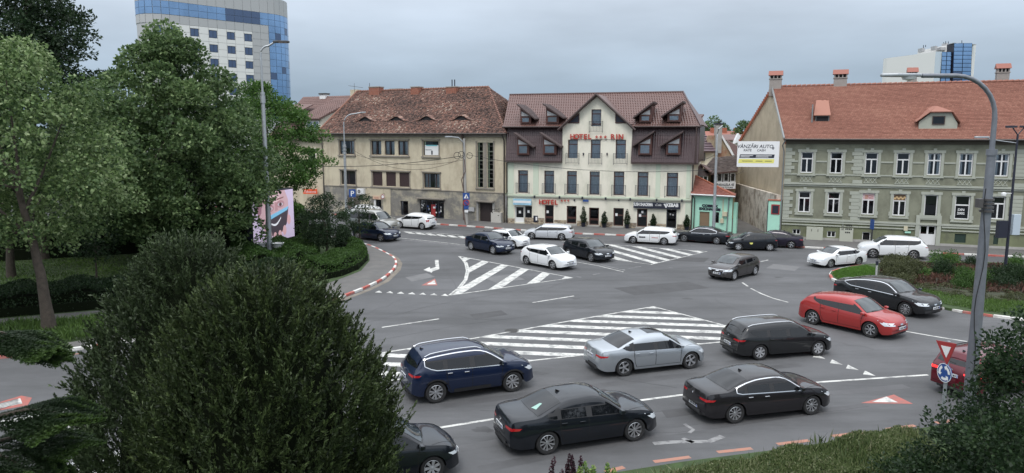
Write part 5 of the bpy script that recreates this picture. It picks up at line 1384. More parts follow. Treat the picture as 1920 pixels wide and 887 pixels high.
for a, c, e, d, s_, i, row in H:
    w, h = e - a, d - c
    fm = M_whitef
    o = window(GG, a, c, w, h, s_, fm, y=.1, fw=.085, curtain=(M_curt, .25) if row == 2 and i > 3 else None, room=mat('dusky_room', (.045, .04, .045), .9))
    t = .2
    # stucco surround: jambs, head with ears and a keystone, sill
    bx(GG, 'jamb', M_stucco, a - t - .0, -.055, c - .1, a - .002, -.002, d + .0); bx(GG, 'jamb', M_stucco, e + .002, -.055, c - .1, e + t, -.002, d + .0)
    bx(GG, 'lintel', M_stucco, a - t - .08, -.075, d + .003, e + t + .08, -.002, d + .22); bx(GG, 'keystone', M_stucco, a + w / 2 - .12, -.10, d + .03, a + w / 2 + .12, -.077, d + .36)
    bx(GG, 'sill', M_stucco, a - t - .05, -.14, c - .22, e + t + .05, -.002, c - .102)
    if row == 1: bx(GG, 'surround_foot', M_stucco, a - t - .08, -.07, c - .02, a - t + .0, -.002, c + .3); bx(GG, 'surround_foot', M_stucco, e + t - .0, -.07, c - .02, e + t + .08, -.002, c + .3)
    if row == 2:
        z0, z1 = zs2 + .22, c - .24
        o2 = MB(); o2.box(a - .05, -.04, z0, e + .05, -.001, z1); pn = o2.build('apron_panel', M_moss, GG)
        g_ = MB()
        for q in range(3):
            x0 = a + w * q / 3; x1 = a + w * (q + 1) / 3
            for (pa, pb) in (((x0, z0 + .03), (x1, z1 - .03)), ((x0, z1 - .03), (x1, z0 + .03))): g_.tube([(pa[0], -.055, pa[1]), (pb[0], -.055, pb[1])], .03, 4)
        g_.box(a - .05, -.075, z0, e + .05, -.042, z0 + .05); g_.box(a - .05, -.075, z1 - .05, e + .05, -.042, z1)
        g_.build('lattice_relief', M_stucco, pn)
    if row == 1 and i == 2:
        bx(o, 'poster', mat('pink_poster', (.62, .45, .46), .6), -w * .44, 0, 0, w * .44, .01, h * .27).location = (w / 2, -.005, h * .70)
        bx(o, 'poster_portrait', mat('poster_skin', (.45, .25, .2), .6), 0, 0, 0, .22, .006, .34).location = (w * .32, -.012, h * .72)
        text('OPTICA', .13, M_redl, o, (w * .62, -.02, h * .84), .003); text('MEDIC', .13, M_redl, o, (w * .66, -.02, h * .75), .003)
    if row == 1 and i == 3:
        pp = bx(o, 'poster', mat('brown_poster', (.16, .10, .06), .6), -w * .44, 0, 0, w * .44, .01, h * .27); pp.location = (w / 2, -.005, h * .70)
        for q in range(6): b = MB(); b.lathe([(.001, 0), (.09, 0), (.001, .0001)], 10, 'y'); b.build('poster_pastry', mat('pastry', (.6, .42, .22), .6), pp, loc=(-.35 + q * .14, -.006 - q * .001, .15 + .1 * (q % 2)))
    if row == 1 and i == 5: text('DIN', .26, M_wht, o, (w * .45, -.012, h * .36), .004, bold=.006); text('2002', .26, M_wht, o, (w * .45, -.012, h * .21), .004, bold=.006)
# string courses, quoins, pilasters
for z_, hh, d_ in ((zs2, .16, .16), (zs2 - .14, .10, .08), (zs1, .16, .18), (zs1 - .17, .12, .1), (zs1 - .42, .10, .09)):
    if z_ < zs1 - .1 or z_ == zs1 - .17:
        bx(GG, 'string_course', M_stucco, 0, -d_ - .06, z_, dg[0] - .35, -.062, z_ + hh); bx(GG, 'string_course', M_stucco, dg[2] + .35, -d_ - .06, z_, LG, -.062, z_ + hh)
    else: bx(GG, 'string_course', M_stucco, 0, -d_, z_ + .002, LG, -.003, z_ + hh)
zz_ = z2b + (z2t - z2b) * .52
xs_ = [-0.0] + [v for a, b_ in U2 for v in (a - .23, b_ + .23)] + [LG]
for a, b_ in zip(xs_[::2], xs_[1::2]):
    if b_ - a > .5: bx(GG, 'string_course', M_stucco, a, -.05, zz_, b_, -.003, zz_ + .13); bx(GG, 'string_course', M_stucco, a, -.05, z2b - .16, b_, -.003, z2b - .05)
bx(GG, 'eaves_frieze', mat('dark_frieze', (.09, .08, .06), .8), 0, -.12, zEg - .32, LG, -.004, zEg - .05); bx(GG, 'cornice', M_fascia, -.1, -.5, zEg - .05, LG, -.006, zEg + .06)
def quoins(u_, wq, z0, z1):
    n = int((z1 - z0) / .30)
    for k in range(n):
        w_ = wq * (1.0 if k % 2 else .68); bx(GG, 'quoin_block', M_stucco, u_ - w_ if u_ > .3 else 0.002, -.055 if k % 2 else -.05, z0 + k * .30, u_ + (.42 if u_ > .3 else w_), -.003, z0 + k * .30 + .275)
for u_ in (0.02, ug(437, 600) - .05, ug(1075, 600)):
    quoins(u_, .75 if u_ < .3 else .45, zs1 + .18, zs2 - .16); quoins(u_, .75 if u_ < .3 else .45, zs2 + .18, z2b - .2); quoins(u_, .75 if u_ < .3 else .45, z2b, zEg - .4)
# door and cellar windows, boxes
o = window(GG, dg[0], dg[1], dg[2] - dg[0], dg[3] - dg[1] - .55, 'two', M_whitef, y=.08, fw=.11, name='door', glass=M_panel); bx(GG, 'fanlight', M_curtd, dg[0], .1, dg[3] - .5, dg[2], .12, dg[3]); bx(o, 'kick_panel', M_whitef, -.0, -.02, 0, dg[2] - dg[0], .03, .85).location = ((dg[2] - dg[0]) / 2, -.004, .02)
bx(o, 'notice', mb_, 0, 0, 0, .42, .006, .3).location = (.38, -.003, 1.55)
for x0, x1, z0, z1 in ((dg[0] - .3, dg[0] - .003, PZ, dg[3] + .25), (dg[2] + .003, dg[2] + .3, PZ, dg[3] + .25)): bx(GG, 'door_jamb', M_stucco, x0, -.16, z0, x1, -.062, z1)
bx(GG, 'door_hood', M_stucco, dg[0] - .002, -.16, dg[3] + .003, dg[2] + .002, -.062, dg[3] + .25)
for a, c, e, d, k in bw:
    if k == 2: bx(GG, 'cellar_shutter', mat('dark_green_shutter', (.015, .035, .025), .6), a, .02, c, e, .08, d)
    else: window(GG, a, c, e - a, d - c, 'two' if k == 0 else 'one', M_whitef, y=.05, fw=.06)
cb = mat('cabinet_pale', (.42, .43, .36), .7)
o = bx(GG, 'electric_cabinet', cb, ug(236, 800), -.32, PZ, ug(301, 800), -.065, zg6(268, 771))
for s_ in (-.25, .25): bx(o, 'cabinet_handle', M_black, s_ - .02, -.01, .7, s_ + .02, -.001, .9)
o = bx(GG, 'meter_cabinet', cb, ug(367, 805), -.34, PZ, ug(420, 805), -.065, zg6(395, 776)); ww = ug(420, 805) - ug(367, 805)
for r1 in range(3):
    for q in range(4 if r1 < 2 else 3): bx(o, 'meter_window', M_black, -ww * .1 + q * ww * .13, -.008, 1.25 - r1 * .28, -ww * .1 + q * ww * .13 + .1, -.001, 1.37 - r1 * .28)
for q in range(6): bx(o, 'vent_slit', M_black, -ww * .4, -.008, .95 + q * .08, -ww * .2, -.001, .98 + q * .08)
bx(GG, 'cable_duct', M_stucco, ug(377, 780), -.12, zg6(380, 776), ug(383, 780), -.064, zg6(380, 742))
bx(GG, 'meter_box', mb_, ug(621, 780), -.2, zg6(628, 786), ug(636, 780), -.065, zg6(628, 768)); bx(GG, 'meter_box', M_mint, ug(625, 800), -.2, PZ + .9, ug(648, 800), -.065, zg6(636, 789))
# roof with ridge, gable on the alley side
OG, uG, vG = FG.O, FG.u, FG.v
far = Vector((24.4, 79.5, 0)) - OG; fu, fv = far.dot(uG), far.dot(vG)        # back corner of the skewed gable wall
rv = 4.7; ru = fu * rv / fv; zR = Z(FG, 1445, 163, rv)
zEe = zEg + .06
gb = MB()
gb.face([(0, 0, 0), (fu, fv, 0), (fu, fv, zEe - .3), (ru, rv, zR - .25), (0, 0, zEe - .1)])
gb.build('gable_wall', mat('gable_render', (.50, .43, .31), .95, var=.12, scale=.7, bump=.5, bscale=14, stain=((.36, .30, .22), .6, .6, (1, 1, .9))), GG)
e0, e1, r1_, r0_ = (-.15, -.6, zEe), (LG, -.6, zEe), (LG, rv, zR), (ru - .1, rv, zR)
b = MB(); b.face([e0, e1, r1_, r0_]); b.face([r0_, r1_, (LG, fv, zEe - .3), (fu, fv, zEe - .3)]); ro = b.build('roof', M_fascia, GG)
tiles(ro, e0, e1, r1_, r0_, .18, .165, 'flat', M_tileor, jit=.25, seed=15)
n = int((LG - ru) / .4); b = MB()
for k in range(n): b.tube([(ru + k * .4, rv, zR + .04), (ru + k * .4 + .37, rv, zR + .07)], [.10, .12], 7)
o = b.build('ridge_tiles', M_tileor, ro, smooth=50); o['kind'] = 'stuff'; a_ = o.data.attributes.new('tint', 'FLOAT', 'FACE'); a_.data.foreach_set('value', [.5] * len(o.data.polygons))
tube_part(ro, 'verge_flashing', M_pipeg, [(-.15, -.6, zEe + .08), (ru - .1, rv, zR + .08)], .09, 6); tube_part(GG, 'gutter', M_pipe, [(-.2, -.68, zEe), (LG, -.68, zEe)], .07)
rb = MB()    # ragged brick verge along the rear rake
for k in range(26):
    p = Vector((ru, rv, zR)).lerp(Vector((fu, fv, zEe - .3)), k / 26); rb.box(p.x - .22, p.y - .1, p.z - .34, p.x + .05, p.y + .16, p.z - .02)
for k in range(16):
    p = Vector((0, 0, zEe)).lerp(Vector((ru, rv, zR)), k / 16); rb.box(p.x - .10, p.y - .05, p.z - .4, p.x + .05, p.y + .2, p.z - .06)
o = rb.build('verge_bricks', M_brick, GG); o['kind'] = 'stuff'
tube_part(GG, 'downpipe', M_pipeg, [(.0, -.6, zEe), (-.25, -.25, zEe - .5), (-.12, -.12, zEe - 1), (-.12, -.12, PZ)], .06)
gzat = lambda v: zEe + (v + .6) * (zR - zEe) / (rv + .6)
def capped_stack(x0, x1, y0, ytop, v, both=True):
    a, c = U(FG, gx6(x0), gy6(y0), v), U(FG, gx6(x1), gy6(y0), v); zt_ = Z(FG, gx6((x0 + x1) / 2), gy6(ytop), v)
    o = bx(ro, 'chimney', M_stucco if x0 > 900 or True else M_brick, a, v - .35, gzat(min(v, rv)) - .8, c, v + .35, zt_ - .75)
    o.data.materials[0] = mat('chimney_render', (.30, .27, .25), .9, var=.1)
    hz = zt_ - .75 - (gzat(min(v, rv)) - .8); w_ = (c - a) / 2
    bx(o, 'chimney_band', MATS['chimney_render'], -w_ - .05, -.05, hz + .003, w_ + .05, .75, hz + .08)
    for q in range(4): bx(o, 'smoke_port', MATS['chimney_render'], -w_ + q * (2 * w_ - .1) / 3, 0, hz + .083, -w_ + q * (2 * w_ - .1) / 3 + .1, .7, hz + .36)
    bx(o, 'chimney_core', M_curtd, -w_ + .12, .12, hz + .083, w_ - .12, .58, hz + .36)
    b = MB(); b.prism([(-w_ - .1, -.1, hz + .363), (-w_ - .1, .8, hz + .363), (-w_ - .1, .35, hz + .78)], (2 * w_ + .2, 0, 0)); q_ = b.build('chimney_cap', M_tilemint, o); a_ = q_.data.attributes.new('tint', 'FLOAT', 'FACE'); a_.data.foreach_set('value', [.7] * len(q_.data.polygons))
capped_stack(91, 139, 190, 155, rv + .1); capped_stack(345, 397, 190, 150, rv + .2); capped_stack(637, 672, 185, 142, rv + 2.5); capped_stack(989, 1038, 160, 126, rv + .6)
# skylight and half-hipped dormer
k0, k1 = U(FG, gx6(272), gy6(350), 1.5), U(FG, gx6(326), gy6(350), 1.5); v0 = 1.0; z0 = gzat(v0)
o = empty('roof_hatch', (k0, v0, z0)); o.parent = ro; w_ = k1 - k0
bx(o, 'hatch_box', M_pipeg, 0, .1, -.2, w_, 1.4, .55); bx(o, 'hatch_opening', M_curtd, .06, .07, .05, w_ - .06, .098, .5)
b = MB(); b.prism([(-.15, -.15, .56), (w_ + .1, -.15, .56), (w_ - .1, 2.2, 1.9), (0.0, 2.2, 1.9)], (0, 0, .06)); q_ = b.build('hatch_roof', M_tileor, o); a_ = q_.data.attributes.new('tint', 'FLOAT', 'FACE'); a_.data.foreach_set('value', [.8] * len(q_.data.polygons))
bx(o, 'hatch_flap', M_pipeg, -.32, -.1, .0, -.22, 1.0, 1.5)
k0, k1 = U(FG, gx6(680), gy6(380), .5), U(FG, gx6(832), gy6(380), .5); v0 = .35; z0 = gzat(v0); w_ = k1 - k0
o = empty('roof_dormer', (k0, v0, z0)); o.parent = ro; Hd = Z(FG, gx6(755), gy6(320), v0) - z0
pr = [(0, 0, -.1), (w_, 0, -.1), (w_, 0, Hd * .35), (w_ * .82, 0, Hd), (w_ * .3, 0, Hd), (0, 0, Hd * .45)]
b = MB(); b.prism(pr, (0, 3, 0)); b.build('dormer_wall', M_stucco, o)
f = window(o, w_ * .34, Hd * .28, w_ * .33, Hd * .52, 'one', M_fascia, y=-.08, room=M_curtd)
for ch in f.children: ch.location.y = min(ch.location.y, .07) if ch.name.startswith('dark') else .03
rp = Z(FG, gx6(755), gy6(296), 1.4) - z0
for P_ in ([(-.25, -.25, Hd * .42), (w_ * .27, -.25, Hd + .06), (w_ * .5, 1.3, rp), (w_ * .3, 3.2, rp), (-.25, 2, Hd * .5)], [(w_ * .27, -.25, Hd + .04), (w_ * .85, -.25, Hd + .04), (w_ * .5, 1.3, rp)], [(w_ * .85, -.25, Hd + .04), (w_ + .25, -.2, Hd * .32), (w_ + .25, 2.5, Hd * .6), (w_ * .5, 1.3, rp)]):
    b = MB(); b.prism(P_, (0, 0, .07)); q_ = b.build('dormer_roof', M_tileor, o, fix=True); a_ = q_.data.attributes.new('tint', 'FLOAT', 'FACE'); a_.data.foreach_set('value', [.55] * len(q_.data.polygons))
# whitewashed lower wall along the alley, gate pier
A0, A1 = OG + Vector((-.38, .35, 0)), Vector((24.1, 82.5, 0))
d = (A1 - A0); n_ = Vector((-d.y, d.x, 0)).normalized() * .35
AW = MB(); AW.prism([A0, A1, A1 + Vector((0, 0, 3.7)), A0 + Vector((0, 0, 3.75))], -n_)
o = AW.build('alley_wall', mat('peeling_whitewash', (.66, .61, .53), .95, var=.08, bump=.6, bscale=8, stain=((.25, .20, .15), .9, 1.3, (1, 1, .8)))); tag(o, 'peeling whitewashed wall running up the alley below the tall gable', 'wall')
MGp = Fac((1437.5, 447), (1461, 448.4)); MG = empty('gate_pier', MGp.O, MGp.a, 'mint green wall pier with a framed notice at the mouth of the alley', 'wall')
zt_ = Z(MGp, 1450, 376.6); bx(MG, 'pier', M_mint, 0, 0, 0, MGp.L, .4, zt_); bx(MG, 'coping', M_brick, -.05, -.05, zt_ + .003, MGp.L + .05, .45, zt_ + .1); nt = bx(MG, 'notice_frame', M_redsg, MGp.L * .25, -.05, zt_ - 1.15, MGp.L * .92, -.003, zt_ - .3); bx(nt, 'notice_board', M_signblk, -.25, -.012, .08, .25, -.002, .75)
bx(MG, 'edge_trim', M_signblk, -.06, -.03, 0, -.003, .3, zt_)

# ---- advertising board on the gable
BF = Fac((1385, 447.5), (1460, 449)); y0, y1 = 312, 265
ba = BF.uz(1382.5, 290, -.2)[0]; bb_ = BF.uz(1460, 290, -.2)[0]; bz0, bz1 = BF.uz(1420, 313, -.2)[1], BF.uz(1420, 265, -.2)[1]
BO = empty('billboard', BF.w((ba + bb_) / 2, -.2, bz0), BF.a + R(-4), 'white advertising board with black and yellow bands beside the tall gable', 'billboard'); bw_, bh = bb_ - ba, bz1 - bz0
bx(BO, 'panel', M_wht, -bw_ / 2, -.12, 0, bw_ / 2, .12, bh)
def para(n_, m_, x0, x1, z0, z1, sk, y): b = MB(); b.prism([(x0, y, z0), (x1, y, z0), (x1 + sk, y, z1), (x0 + sk, y, z1)], (0, -.004, 0)); return b.build(n_, m_, BO)
para('dark_band', M_signblk, -bw_ * .45, bw_ * .38, bh * .35, bh * .49, .06, -.122); para('yellow_band', M_yel, -bw_ * .47, bw_ * .38, bh * .15, bh * .31, .05, -.122)
text('VÂNZĂRI AUTO', bh * .185, M_signblk, BO, (-bw_ * .08, -.126, bh * .74), .004, shear=.15, bold=.004, sx=1.0); text('RATE', bh * .125, M_signblk, BO, (-bw_ * .26, -.126, bh * .61), .004, shear=.15, bold=.003); text('CASH', bh * .125, M_signblk, BO, (bw_ * .07, -.126, bh * .61), .004, shear=.15, bold=.003)
for x, z, w_ in ((-.42, .43, .30), (-.42, .38, .22), (-.05, .43, .38), (-.05, .38, .30)): bx(BO, 'small_print', M_wht, bw_ * x, -.132, bh * z, bw_ * (x + w_), -.127, bh * (z + .022))
for x, w_ in ((-.38, .26), (-.05, .16), (.17, .16)): bx(BO, 'small_print', M_signblk, bw_ * x, -.132, bh * .22, bw_ * (x + w_), -.127, bh * .24)
b = MB(); b.prism([(0, 0, 0), (.10, 0, -.09), (.2, 0, 0), (.17, 0, .05), (.1, 0, 0), (.03, 0, .05)], (0, -.006, 0)); b.prism([(.0, 0, .09), (.1, 0, .05), (.22, 0, .09), (.1, 0, .14)], (0, -.006, 0)); b.build('emblem', M_signblk, BO, loc=(bw_ * .32, -.122, bh * .72))
for x in (-.4, .4):
    for z in (.2, .8): b = MB(); b.box(-.03, .125, -.03, .03, .8, .03); b.build('bracket', M_steel, BO, loc=(bw_ * x, 0, bh * z))

# ---- houses behind the alley
def house(name, label, cat='house'): return empty(name, (0, 0, 0), 0, label, cat)
def quadp(par, name, m, P, t=None, attr=None):
    b = MB()
    if t is None: b.face(P)
    else: b.prism(P, t)
    o = b.build(name, m, par)
    if attr is not None: a = o.data.attributes.new('tint', 'FLOAT', 'FACE'); a.data.foreach_set('value', [attr] * len(o.data.polygons))
    return o
def hz(px, py, Y): return AT(px, py, Y)
def base_at(P, z=0.0): return Vector((P.x, P.y, z))
# house with the hanging sign
def vis(px0, px1, Y0, Y1, z0, z1):
    a, b_ = hz(px0, 300, Y0), hz(px1, 300, Y1); return a, b_
HS = house('balcony_house', 'old house at the end of the alley with wooden balcony and PARALELA sign')
a, c = hz(1297, 300, 78), hz(1381, 300, 76); a.z = c.z = 0
zf_ = 9 - (358 - 250) / 1380 * 77; dv = Vector((.12, 1, 0)) * 7
ztop = AT(1340, 322, 77).z
quadp(HS, 'wall', mat('ochre_render', (.42, .34, .21), .9, var=.12), [a, c, c + Vector((0, 0, ztop)), a + Vector((0, 0, ztop))], dv)
bal0, bal1 = AT(1342, 342, 74.5), AT(1379, 342, 74.5)
w_ = bal1.x - bal0.x; zb_, zt2 = AT(1360, 341, 74.5).z, AT(1360, 324, 74.5).z
BL = empty('balcony', (bal0.x, 74.5, zb_)); BL.parent = HS
bx(BL, 'balcony_floor', M_fascia, 0, 0, -.25, w_, 1.6, -.05); 
for k in range(3): window(BL, .1 + k * w_ / 3, 0, w_ / 3 - .12, zt2 - zb_, 'one', M_whitef if k != 1 else M_whitef, y=.0, fw=.1)
bx(BL, 'balcony_side', M_fascia, -.12, 0, -.2, -.002, 1.5, zt2 - zb_ + .1)
PS = empty('hanging_sign', AT(1359.5, 354, 74.2), 0, 'white PARALELA sign under the wooden balcony', 'sign'); sw_ = (1378.7 - 1340.5) / 1380 * 74.2
zb2 = AT(1359, 341, 74.2).z - AT(1359, 354, 74.2).z; bx(PS, 'panel', M_wht, -sw_ / 2, -.06, 0, sw_ / 2, .06, zb2)
bx(PS, 'frame', M_redsg, -sw_ / 2 - .04, -.03, -.05, sw_ / 2 + .04, .05, -.003)
text('PARALELA 45', zb2 * .50, M_signblk, PS, (0, -.065, zb2 * .42), .004, bold=.010, sx=.86); text('SCOATE TE NUMAI', zb2 * .26, M_signblk, PS, (.0, -.065, zb2 * .10), .004, bold=.004)
rfp = [AT(1296, 330, 73.5), AT(1341, 296, 79), AT(1384, 293, 79), AT(1384, 300, 77), AT(1345, 325, 73.5)]
P_ = [AT(1297, 329, 75.5), AT(1312, 313, 76), AT(1341, 297, 80), AT(1338, 327, 74.2)]
slab(HS, 'roof', M_cement, [AT(1310, 328, 73.9), AT(1383, 320, 73.9), AT(1384, 294, 79.5), AT(1338, 296, 79.5)], -.12)
tiles(HS, AT(1310, 328, 73.9), AT(1383, 320, 73.9), AT(1384, 294, 79.5), AT(1338, 296, 79.5), .3, .3, 'flat', mat('grey_brown_tiles', (.1, .08, .07), .8, attr=[(.06, .045, .042), (.10, .078, .07), (.15, .12, .11)]), jit=.6, seed=20)
slab(HS, 'porch_roof', M_cement, [AT(1296, 332, 73), AT(1313, 307, 74.5), AT(1322, 309, 77), AT(1300, 330, 77)], -.12); slab(HS, 'porch_roof', M_cement, [AT(1313, 307, 74.5), AT(1333, 322, 73), AT(1340, 318, 77), AT(1322, 309, 77)], -.12)
quadp(HS, 'porch_gable', M_fascia, [AT(1301, 330, 73.6), AT(1330, 330, 73.6), AT(1313.5, 311, 74.4)], Vector((0, .3, 0)))
pw_ = AT(1310, 333, 73.8); pb_ = empty('porch', (pw_.x, 73.8, pw_.z - .9)); pb_.parent = HS; window(pb_, 0, 0, .9, 1.1, 'two', M_whitef, y=-.1, fw=.08)
# painted mural wall and cream house end
MU = house('mural_wall', 'wall end with dark blue figure painting at the head of the alley', 'wall')
a_, c_ = AT(1377, 399, 79), AT(1392.5, 399, 77.5); zm1 = AT(1385, 357, 78).z
quadp(MU, 'wall', M_buff, [(a_.x, a_.y, 0), (c_.x + 1.0, c_.y, 0), (c_.x + 1.0, c_.y, AT(1385, 313, 78).z), (a_.x, a_.y, AT(1385, 313, 78).z)], Vector((.1, .5, 0)))
quadp(MU, 'mural', mat('dark_mural', (.03, .04, .10), .8, col2=(.10, .11, .16), scale=2.5, var=.4), [(a_.x, a_.y - .02, a_.z + .3), (c_.x, c_.y - .02, a_.z + .1), (c_.x, c_.y - .02, zm1), (a_.x, a_.y - .02, zm1 + .1)], Vector((0, -.03, 0)))
# purple-brown roofed house right behind the hotel
HP = house('rear_house', 'pale rear house with plum metal roof beside the hotel end')
slab(HP, 'roof', mat('plum_metal', (.10, .065, .075), .4), [AT(1303, 284, 82), AT(1343, 284, 82), AT(1317, 243, 87), AT(1303, 243, 87)], -.15)
for k in range(9):
    t = k / 9; p, q = AT(1303, 284, 82).lerp(AT(1303, 243, 87), t), AT(1343, 284, 82).lerp(AT(1317, 243, 87), t)
    tube_part(HP, 'roof_batten', MATS['plum_metal'], [p + Vector((0, -.02, .05)), q + Vector((0, -.02, .05))], .05, 4)
a_, c_ = AT(1303, 320, 82.4), AT(1338, 320, 82.4); quadp(HP, 'wall', M_cream, [(a_.x, 82.6, 0), (c_.x, 82.6, 0), (c_.x, 82.6, AT(1320, 284, 82).z), (a_.x, 82.6, AT(1320, 284, 82).z)], Vector((.3, 5, 0)))
wp_ = AT(1317, 302, 82.4); e_ = empty('wall_bay', (wp_.x - .25, 82.42, wp_.z)); e_.parent = HP; window(e_, 0, 0, .55, .9, 'one', M_signblk, y=0, fw=.06)
HQ = house('rear_house', 'white gable with dull red roof peeping over the plum roofed house')
slab(HQ, 'roof', M_metr, [AT(1300, 232, 92), AT(1304, 232, 92), AT(1319, 214, 92), AT(1296, 214, 97)], -.2); quadp(HQ, 'roof', M_metr, [AT(1299, 233, 91), AT(1320, 214, 91), AT(1320, 217, 91), AT(1303, 233, 91)], Vector((0, 1, 0)))
quadp(HQ, 'wall', M_wht, [AT(1304, 246, 91.6), AT(1319, 246, 91.6), AT(1319, 218, 91.6), AT(1304, 231, 91.6)], Vector((0, 1.5, 0)))
# firewall with chimney, white edged
FW = house('party_wall_house', 'bare brick party wall with bird topped chimney and white slanting edge')
z0 = 0
quadp(FW, 'party_wall', mat('patchy_party_wall', (.36, .29, .20), .95, var=.2, bump=.5, bscale=10, stain=((.28, .13, .08), .9, .8, (1, 1, 1))), [AT(1330, 320, 84), AT(1381, 320, 84), AT(1378, 296, 84), AT(1352, 254, 84), AT(1328, 254, 84), AT(1326, 262, 84)], Vector((0, .5, 0)))
quadp(FW, 'coping', M_wht, [AT(1351, 254, 83.8), AT(1354, 253, 83.8), AT(1379, 294, 83.8), AT(1375, 295, 83.8)], Vector((0, .5, 0)))
c1, c2 = AT(1342, 262, 83.6), AT(1354.5, 233, 83.6); o = quadp(FW, 'chimney', M_concrete, [(c1.x, 83.6, c1.z - 1.5), (c2.x, 83.6, c1.z - 1.5), (c2.x, 83.6, c2.z), (c1.x, 83.6, c2.z)], Vector((0, .8, 0)))
bx(FW, 'chimney_cap', M_signblk, c1.x - .1, 83.5, c2.z + .003, c2.x + .1, 84.5, c2.z + .12)
slab(FW, 'roof', M_cement, [AT(1362, 262, 88), AT(1384, 275, 84), AT(1384, 310, 83), AT(1378, 293, 84)], -.1)
bp = AT(1350.5, 231.5, 84); BD = MB(); BD.lathe([(.001, -.22), (.07, -.12), (.10, .0), (.07, .12), (.001, .2)], 8, 'x'); BD.lathe([(.001, 0), (.055, .04), (.055, .1), (.001, .14)], 8, 'z', c=(.12, 0, .08)); BD.prism([(-.2, -.02, 0), (-.38, -.03, -.06), (-.38, .03, -.06), (-.2, .02, 0)], (0, 0, .03))
BD.prism([(.17, -.015, .14), (.25, 0, .12), (.17, .015, .14)], (0, 0, .02)); BD.box(-.01, -.03, -.2, .01, -.02, -.05); BD.box(-.01, .02, -.2, .01, .03, -.05)
o = BD.build('pigeon', M_signblk, None, smooth=60, loc=(bp.x, 84, c2.z + .32)); tag(o, 'dark bird perched on the bare party wall chimney', 'bird')
# distant orange roofs and trees
for i, (x0, x1, yr, ye, Y, lab, mt) in enumerate(((1322, 1420, 246, 268, 150, 'long low orange roof in the far distance behind the party wall', M_tilemint), (1348, 1392, 252, 262, 118, 'small grey roofed far house with a white gable end', M_cement))):
    h_ = house('far_house', lab); o = slab(h_, 'roof', mt, [AT(x0, ye, Y), AT(x1, ye, Y), AT(x1, yr, Y + 6), AT(x0, yr, Y + 6)], -.2)
    if mt is M_tilemint: a = o.data.attributes.new('tint', 'FLOAT', 'FACE'); a.data.foreach_set('value', [.75] * len(o.data.polygons))
    p, q = AT(x0, ye, Y + 1), AT(x1, ye, Y + 1); quadp(h_, 'wall', M_cream, [(p.x, Y + .5, 0), (q.x, Y + .5, 0), (q.x, Y + .5, p.z), (p.x, Y + .5, p.z)], Vector((0, 8, 0)))
    for k in range(4 if i == 0 else 0): c_ = AT(x0 + 14 + k * 22, yr, Y + 5.5); bx(h_, 'chimney', M_brick, c_.x - .4, Y + 5, c_.z - .5, c_.x + .4, Y + 6, c_.z + .7)
    if i == 1: quadp(h_, 'gable', M_wht, [AT(1376, 270, Y - 1), AT(1393, 262, Y - 1), AT(1385, 250, Y - 1)], Vector((0, 1, 0)))
for i, (px, py, Y, R_, lab) in enumerate(((1338, 240, 160, 3.0, 'distant round tree above the orange roof'), (1398, 243, 150, 2.2, 'distant tree just left of the tall gable'), (560, 205, 150, 3, 'distant tree between the office tower and the brown roofs'))):
    p = AT(px, py, Y); make_tree('far_tree', lab, (p.x, Y, 0), [(0, 0, 0), (0, 0, p.z * .4), (0, 0, p.z * .8)], .3, envelope((p.x, Y), [(p.z * .4, R_ * .5), (p.z - 1, R_), (p.z + 1.0, R_ * .6), (p.z + 1.6, .3)], 70, 1.2, 300 + i), 90, .4, .3, M_linden, 310 + i, 4)

# ---- house left of the buff building
HL = empty('brown_roofed_house', FB.O, FB.a, 'cream house with brown cement roof and wide dormer left of the buff house', 'house')
q7 = lambda x, y, v: FB.uz(520 + x / 5.91, 150 + y / 5.91, v)
ul0 = -9.0; ze_ = q7(380, 672, .5)[1]
hw_ = (q7(345, 820, .5)[0] - .1, q7(400, 860, .5)[1] - 1.2, q7(425, 820, .5)[0], q7(400, 765, .5)[1])
b = wallgrid(ul0, -.02, 0, ze_, [hw_], y=.5, depth=.2); b.build('wall', M_buff, HL); window(HL, hw_[0], hw_[1], hw_[2] - hw_[0], hw_[3] - hw_[1], 'one', M_brownd, y=.6)
bx(HL, 'window_surround', M_cream, hw_[0] - .15, .44, hw_[3] + .002, hw_[2] + .15, .498, hw_[3] + .14); bx(HL, 'window_surround', M_cream, hw_[2] + .002, .44, hw_[1], hw_[2] + .14, .498, hw_[3])
bx(HL, 'eaves_board', M_fascia, ul0, .0, ze_, -.02, .49, ze_ + .12)
zrl = q7(600, 182, 6)[1]; rl = q7(290, 190, 6)[0]
p0, p1, p2, p3 = (ul0, .0, ze_ + .1), (-.02, .0, ze_ + .1), (1.6, 6, zrl), (rl, 6, zrl)
b = MB(); b.face([p0, p1, p2, p3]); b.face([p0, p3, (ul0, 11, ze_)]); b.face([(ul0, 11, ze_), (0, 11, ze_), p2, p3]); ro = b.build('roof', M_cement, HL); tiles(ro, p0, p1, (1.6, 6, zrl), p3, .3, .32, 'wave', M_cement, seed=31)
